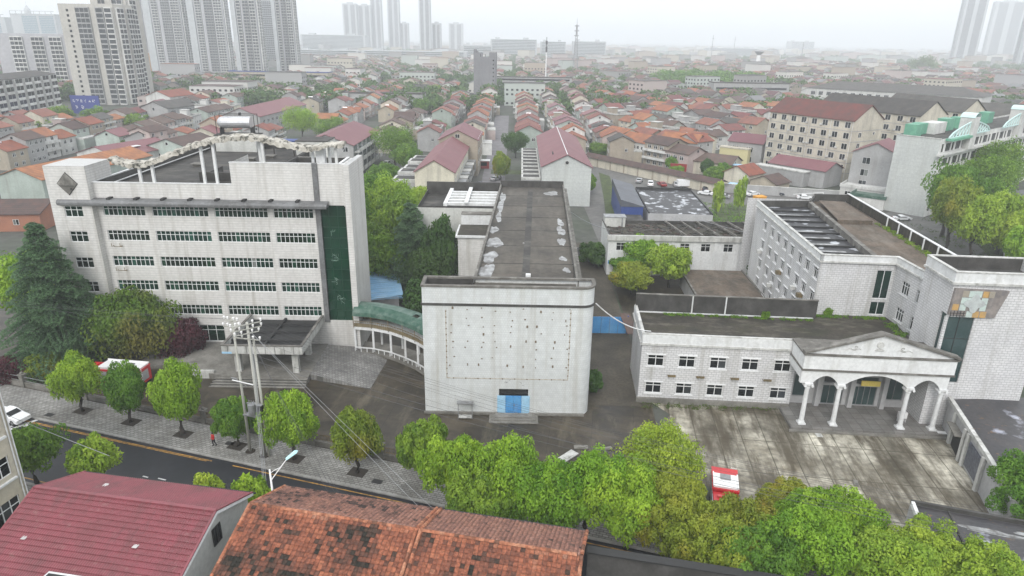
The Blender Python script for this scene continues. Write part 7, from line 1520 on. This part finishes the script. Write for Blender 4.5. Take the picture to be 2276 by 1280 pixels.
for z in(48,54,60): b=MB(); b.tube((0,0,z),(0,0,z+1),3.1,3.1,10); b.build('platform','metal_grey',t)
t=thing('chimney','thin white pole chimney with a dark banded top','chimney',(34.4,801,0)); MB().tube((0,0,0),(0,0,34),.8,.6,10).build('pole','white_gloss',t); b=MB(); b.tube((0,0,30),(0,0,36),1.1,1.1,10); b.tube((0,0,38),(0,0,42),1.1,1.1,10); b.tube((0,0,36),(0,0,46),.4,.3,8); b.build('dark_band','dark_trim',t)
t=thing('water_tower','white stemmed water tower with a dark inverted cone tank','water tower',(352,1035,0)); MB().tube((0,0,0),(0,0,27),4.5,2.3,12).build('stem','white_gloss',t); b=MB(); b.tube((0,0,26),(0,0,31.5),2,7,16); b.tube((0,0,31.5),(0,0,33),7,4,16); b.build('tank','metal_grey',t)
for x,y,h,l in ((520,1900,60,'thin hazy mast on the right horizon, left one'),(640,1600,46,'hazy mast behind the yellowish block'),(700,2300,60,'thin hazy mast on the right horizon, right one')):
    t=thing('radio_mast',l,'mast',(x,y,0)); MB().tube((0,0,0),(0,0,h),1.2,.5,6).build('pole','metal_grey',t); MB().tube((0,0,h*.85),(0,0,h*.85+1),2.4,2.4,8).build('platform','metal_grey',t)
# ---------------------------------------------------------------- right: apartments, school, hip roofs
mat('roof_redbrown',(.15,.045,.038),.9,(.09,.045,.04),.35,stain=(.06,.05,.045),stain_amt=.6,stain_scale=(.5,.5,.5),plank=(1.1,'Z',.3))
def apt(lab,x,y,rot,w_,d_,h,rise,wm,rm,nf,nb,gw=True):
    wins=[]; fh=h/nf; bw=w_/nb
    for i in range(nb):
        for f in range(nf): wins.append(('f',i*bw+bw*.26,f*fh+.9,2.05,1.9,2))
    for f in range(nf-1 if gw else 0): wins.append(('r',3.2,f*fh+1.3,1.5,1.6,2)); wins.append(('r',d_-4.2,f*fh+1.9,.9,.9,1))
    t=simple('apartment_block',lab,x,y,rot,w_,d_,h,rise,wm,rm,wins,'apartment block',ridge='x')
    for f in range(1,nf): MB().box(-.06,w_+.06,-.08,-.003,f*fh-.1,f*fh+.08).build('floor_band','wall_grey',t); MB().box(w_+.003,w_+.08,0,d_,f*fh-.1,f*fh+.08).build('floor_band','wall_grey',t)
    for k in range(0,nb+1,2): b=MB(); b.tube((min(w_-.2,k*bw+.2),-.15,0),(min(w_-.2,k*bw+.2),-.15,h),.08,.08,6); b.build('drainpipe','wall_white',t)
    r=random.Random(hash_s(lab))
    for q in range(nb*nf):
        if r.random()<.55: i=q%nb; f=q//nb; u=i*bw+bw*.28+r.choice((-.9,1.9)); b=MB(); b.box(u,u+.8,-.45,-.06,f*fh+.9,f*fh+1.45); b.build('air_conditioner_box','old_white',t)
    MB().box(w_/2-2,w_/2-1.4,-0+.2,.21,h,h+.01) if 0 else None
    return t
apt('six storey cream apartment block with red brown roof and many air conditioners',93.2,253.6,R(-60.5),34,15,20.6,4.6,'wall_cream','roof_redbrown',6,8)
apt('cream apartment block with grey roof behind the red brown roofed one',121.5,280,R(-60.5),42,16,20.6,4.6,'wall_cream','roof_grey',6,9)
apt('third cream apartment block, with dark roof, behind the grey roofed one',152,288,R(-62),32,15,20.6,4.4,'wall_cream','roof_grey',6,7)
apt('low cream wing with a hipped dark roof at the far end of the apartments',173,296,R(-20),38,16,17,4.4,'wall_cream','roof_grey',5,8,False)
t=simple('hipped_hall','very long hall with a dark grey hipped roof behind the apartment blocks',216,520,R(-42),110,34,13,5,'wall_white','roof_grey',grid('f',3,5.5,19,8.5,3,1,3,2.6,3)+grid('f',3,5.5,19,3.5,3,1,3,2.6,3),kind='hip')
simple('grey_house','grey plastered gable house with maroon roof beside the blank school wall',103.6,208.4,R(-38),12.6,15,13.2,3.0,'wall_grey','roof_maroon',[('f',3.0,z,2.2,2.0,2) for z in (9.8,6.2,2.8)]+grid('r',1.5,4,3,1.5,3.3,4,2.2,2.2,2))
t=simple('low_maroon_house','low grey house with a double maroon roof in front of the cream apartments',87.2,231.5,R(-52),20,11,5.6,2.2,'wall_grey','roof_maroon',[('f',10,1.4,1.2,2.2,2)],ridge='x')
b=MB(); b.box(-3,15,-3.5,-.1,0,4.6,0); b.box(-3.2,15.3,-3.7,-.05,4.6,5.0,1); b.build('front_wing',['wall_grey','old_white'],t)
t=simple('white_wall_house','white two storey house with green flat roof and railings beside the grey gable house',99,203,R(-38),13,8,3.4,0,'wall_white','wall_white',[('f',1.5+i*3,1.2,1.6,1.1,2) for i in range(4)],kind='flat')
simple('small_shed','small shed with green flat roof and white edge near the parked cars',97,192,R(-38),9,7,3,0,'wall_white','green_sheet',(),kind='flat')
simple('tile_shed','low house with one orange and one brown tiled roof beside the parking wall',69,221,R(-50),9,9,4.2,2.4,'wall_cream','roof_orange',())
simple('tile_shed','run down brown tiled shed in front of the orange roofed shed',75,213,R(-50),9,8,3.0,2.0,'wall_tan','roof_brown',())
simple('mid_house','grey blue fronted house with an orange roof behind the clipped tree',56,262,R(-32),14,10,8.4,2.6,'wall_grey','roof_orange',grid('f',1.2,4.4,3,1.4,3.6,2,2.4,2,3),ridge='x')
simple('row_house','white long fronted house with orange roof left of the grey blue one',42,272,R(-60),18,10,7.4,2.4,'wall_white','roof_orange',grid('f',1,2.4,7,1.2,3.2,2,1.2,1.6,1),ridge='x')
simple('cream_house','cream gable house with an orange roof near the dome shaped tree',36,286,R(-60),12,12,7.8,2.4,'wall_cream','roof_orange',[('r',5,4.6,1.6,1.6,2)]+grid('f',1,3.4,3,1.2,3.2,2,1.6,1.4),ridge='x')
t=simple('yellow_house','yellow fronted house with maroon roof left of the apartment block',82,262,R(-38),13,10,8.6,2.6,'wall_grey','roof_maroon',grid('f',1.5,5.5,2,1.4,3.6,2,2.6,2,3),ridge='x'); MB().box(-2,9,-3,-.1,0,6.2).build('yellow_front',mat('yellow_render',(.55,.5,.28),.8),t); MB().box(-2.2,9.2,-3.2,-.05,6.2,6.7).build('terrace_edge','wall_cream',t)
simple('courtyard_house','low white terraced house with brown gable roof and blue awning',62,240,R(-36),15,11,4.6,2.2,'wall_cream','roof_brown',[('r',4,4.2,1,1,1)],ridge='x')
b=MB(); b.box(0,5,0,3,4.4,4.55); tag(b.build('awning','blue_light',None,(73,233,0),R(-36)),'bright blue awning beside the brown gabled terraced house','awning')
b=MB(); b.box(0,5,0,3,1.6,1.75); tag(b.build('awning','blue_light',None,(68,213,0),R(-30)),'small blue canopy by the parked cars','awning')
t=MB(); t.box(0,5.6,0,.3,0,4); tag(t.build('red_wall','car_red',None,(54.6,236,0),R(-20)),'red painted wall panel beside the clipped tree','wall')
# tile topped lot wall
WL=thing('lot_wall','long tan wall topped with old brown tiles along the parking lot','wall',(26.5,254,0),math.atan2(204-254,63-26.5))
L_=62; MB().box(0,L_,0,.5,0,3.2).build('wall','wall_cream',WL); b=MB(); b.add([(0,-.7,3.1),(L_,-.7,3.1),(L_,1.4,4.5),(0,1.4,4.5),(L_,4.6,3.2),(0,4.6,3.2)],[(0,1,2,3),(3,2,4,5)]); b.build('tiled_coping','roof_brown',WL)
for k in range(9): MB().box(k*6.8,k*6.8+.5,-.15,-.003,0,3.2).build('pier','wall_tan',WL)
WL2=thing('lot_wall','plain grey wall continuing right behind the parked cars','wall',(64.5,208,0),R(-14)); MB().box(0,34,0,.4,0,2.6).build('wall','wall_grey',WL2); b=MB(); b.box(0,34,-.1,.5,2.6,2.75); b.build('coping','old_white',WL2)
# school with blank gable wall, green roof huts and arched trusses
SC=thing('school_building','pale school block with a blank gable wall and green roof huts','school',(111.5,179.4,0),R(40))
b=MB(); wn=[]
for f in range(5):
    for k in range(13): wn.append((1.6+k*7.2,1.3+f*4.0,1.6,2.2,1,0)); wn.append((4.4+k*7.2,1.3+f*4.0,3.6,2.2,3,0))
facade(b,SC,(0,0),0,96,0,20.9,wn,.35,'glass_dark','metal_grey'); b.quad((0,11,0),(0,0,0),(0,0,20.9),(0,11,20.9)); b.quad((96,11,0),(0,11,0),(0,11,20.9),(96,11,20.9)); b.build('wall','wall_white',SC)
b=MB(); b.box(0,96,.3,11,20.4,20.6,0); b.box(-.15,.2,-.1,11.1,20.9,21.1,1); b.box(.2,96,10.9,11.1,20.6,21.1,1); b.build('roof',['dark_roof','old_white'],SC)
MB().quad((-.004,11,0),(-.004,0,0),(-.004,0,20.8),(-.004,11,20.8)).build('gable_tiles','panel_wall',SC)
for x,y,w_,h_ in ((1.5,7,4,3.2),(8.5,8,3.4,3),(24,7,5,3.4),(34,7,4,3.2),(58,7,5,3.4)): MB().box(x,x+w_,y,y+3,20.62,20.6+h_).build('roof_hut',mat('hut_green',(.14,.36,.24),.6,(.1,.28,.2),.8),SC)
MB().box(12,20,6,10,20.62,23.6).build('roof_hut','wall_white',SC)
def truss(x0,x1,fl,par=SC):
    b=MB(); n=6; pts=[]
    for i in range(n+1): u=i/n; pts.append((x0+(x1-x0)*u,-.8,21.1+3.2*((u if fl>0 else 1-u)**.6)))
    for p,q in zip(pts[:-1],pts[1:]): b.bar(p,q,.35,.35)
    for i,p in enumerate(pts): b.bar((p[0],-.8,20.9),p,.18,.18) if p[2]-20.9>.3 else None
    for i in range(n): b.bar((pts[i][0],-.8,20.9),pts[i+1],.15,.15)
    b.bar((x0,-.8,20.95),(x1,-.8,20.95),.35,.35); b.build('truss',mat('truss_green',(.5,.66,.64),.5),par)
truss(3,17,1); truss(21.5,34,-1); truss(46,60,1); truss(64.5,78,-1)
for x in (17,60):
    b=MB(); b.box(x,x+4.4,-1.5,2,17,25.5,0); b.build('stair_pylon','wall_white',SC); b=MB(); 
    for i in range(5): a0=R(180-i*36);a1=R(180-(i+1)*36); b.quad((x+2.2+2.4*math.cos(a0),-1.6,25.5+1.2*math.sin(a0)),(x+2.2+2.4*math.cos(a1),-1.6,25.5+1.2*math.sin(a1)),(x+2.2+2.4*math.cos(a1),2.1,25.5+1.2*math.sin(a1)),(x+2.2+2.4*math.cos(a0),2.1,25.5+1.2*math.sin(a0)))
    b.build('pylon_hood','truss_green',SC)
b=MB(); b.box(-1.2,96,-1.2,-.1,16.6,17.2); b.build('canopy_slab','wall_white',SC)
MB().box(3,17,-2,-.1,20.3,20.9).build('canopy_slab','hut_green',SC)
# tiled grey roof hall at the right edge
t=thing('grey_roof_hall','long single storey hall with a grey tiled roof at the right edge','building',(104.4,137,0),R(-52.5))
mat('grey_tile_roof',(.2,.2,.22),.6,(.15,.15,.165),.3,joints=(1.4,.5,.05,.5),stain=(.1,.1,.1),stain_amt=.4)
t.rotation_euler=(0,0,R(-35)); b=MB(); b.box(0,22,0,74,0,3.6); b.build('wall','wall_white',t); b=MB(); b.add([(-.8,-.8,3.7),(11,-.8,6.4),(11,75,6.4),(-.8,75,3.7),(22.8,-.8,3.7),(22.8,75,3.7)],[(0,1,2,3),(1,4,5,2)]); b.build('roof','grey_tile_roof',t)
for k in range(6): window(t,-.12,6+k*10,.9,-math.pi/2,2,1.8,2,.3,dep=.115)
# white guard rail and lot lamp
t=thing('street_lamp','slender grey lot lamp with an angled arm behind the rear wing roof','street lamp',(77.5,167,0)); MB().tube((0,0,0),(0,0,9),.12,.09,8).build('pole','white_gloss',t); MB().bar((0,0,9),(-7,1,8.2),.12,.12).build('arm','white_gloss',t)
# ---------------------------------------------------------------- haze: one closed box of even thin air
b=MB(); b.box(-7500,7500,-300,11500,-1.5,215); hz=b.build('haze','pole_concrete'); hz.data.materials.clear()
m=bpy.data.materials.new('haze_air'); m.use_nodes=True; t=m.node_tree; t.nodes.clear()
o=t.nodes.new('ShaderNodeOutputMaterial'); pv=t.nodes.new('ShaderNodeVolumePrincipled'); pv.inputs['Color'].default_value=(.93,.965,1.0,1); pv.inputs['Density'].default_value=HAZE; pv.inputs['Anisotropy'].default_value=.0
t.links.new(pv.outputs[0],o.inputs['Volume']); hz.data.materials.append(m); hz['kind']='stuff'
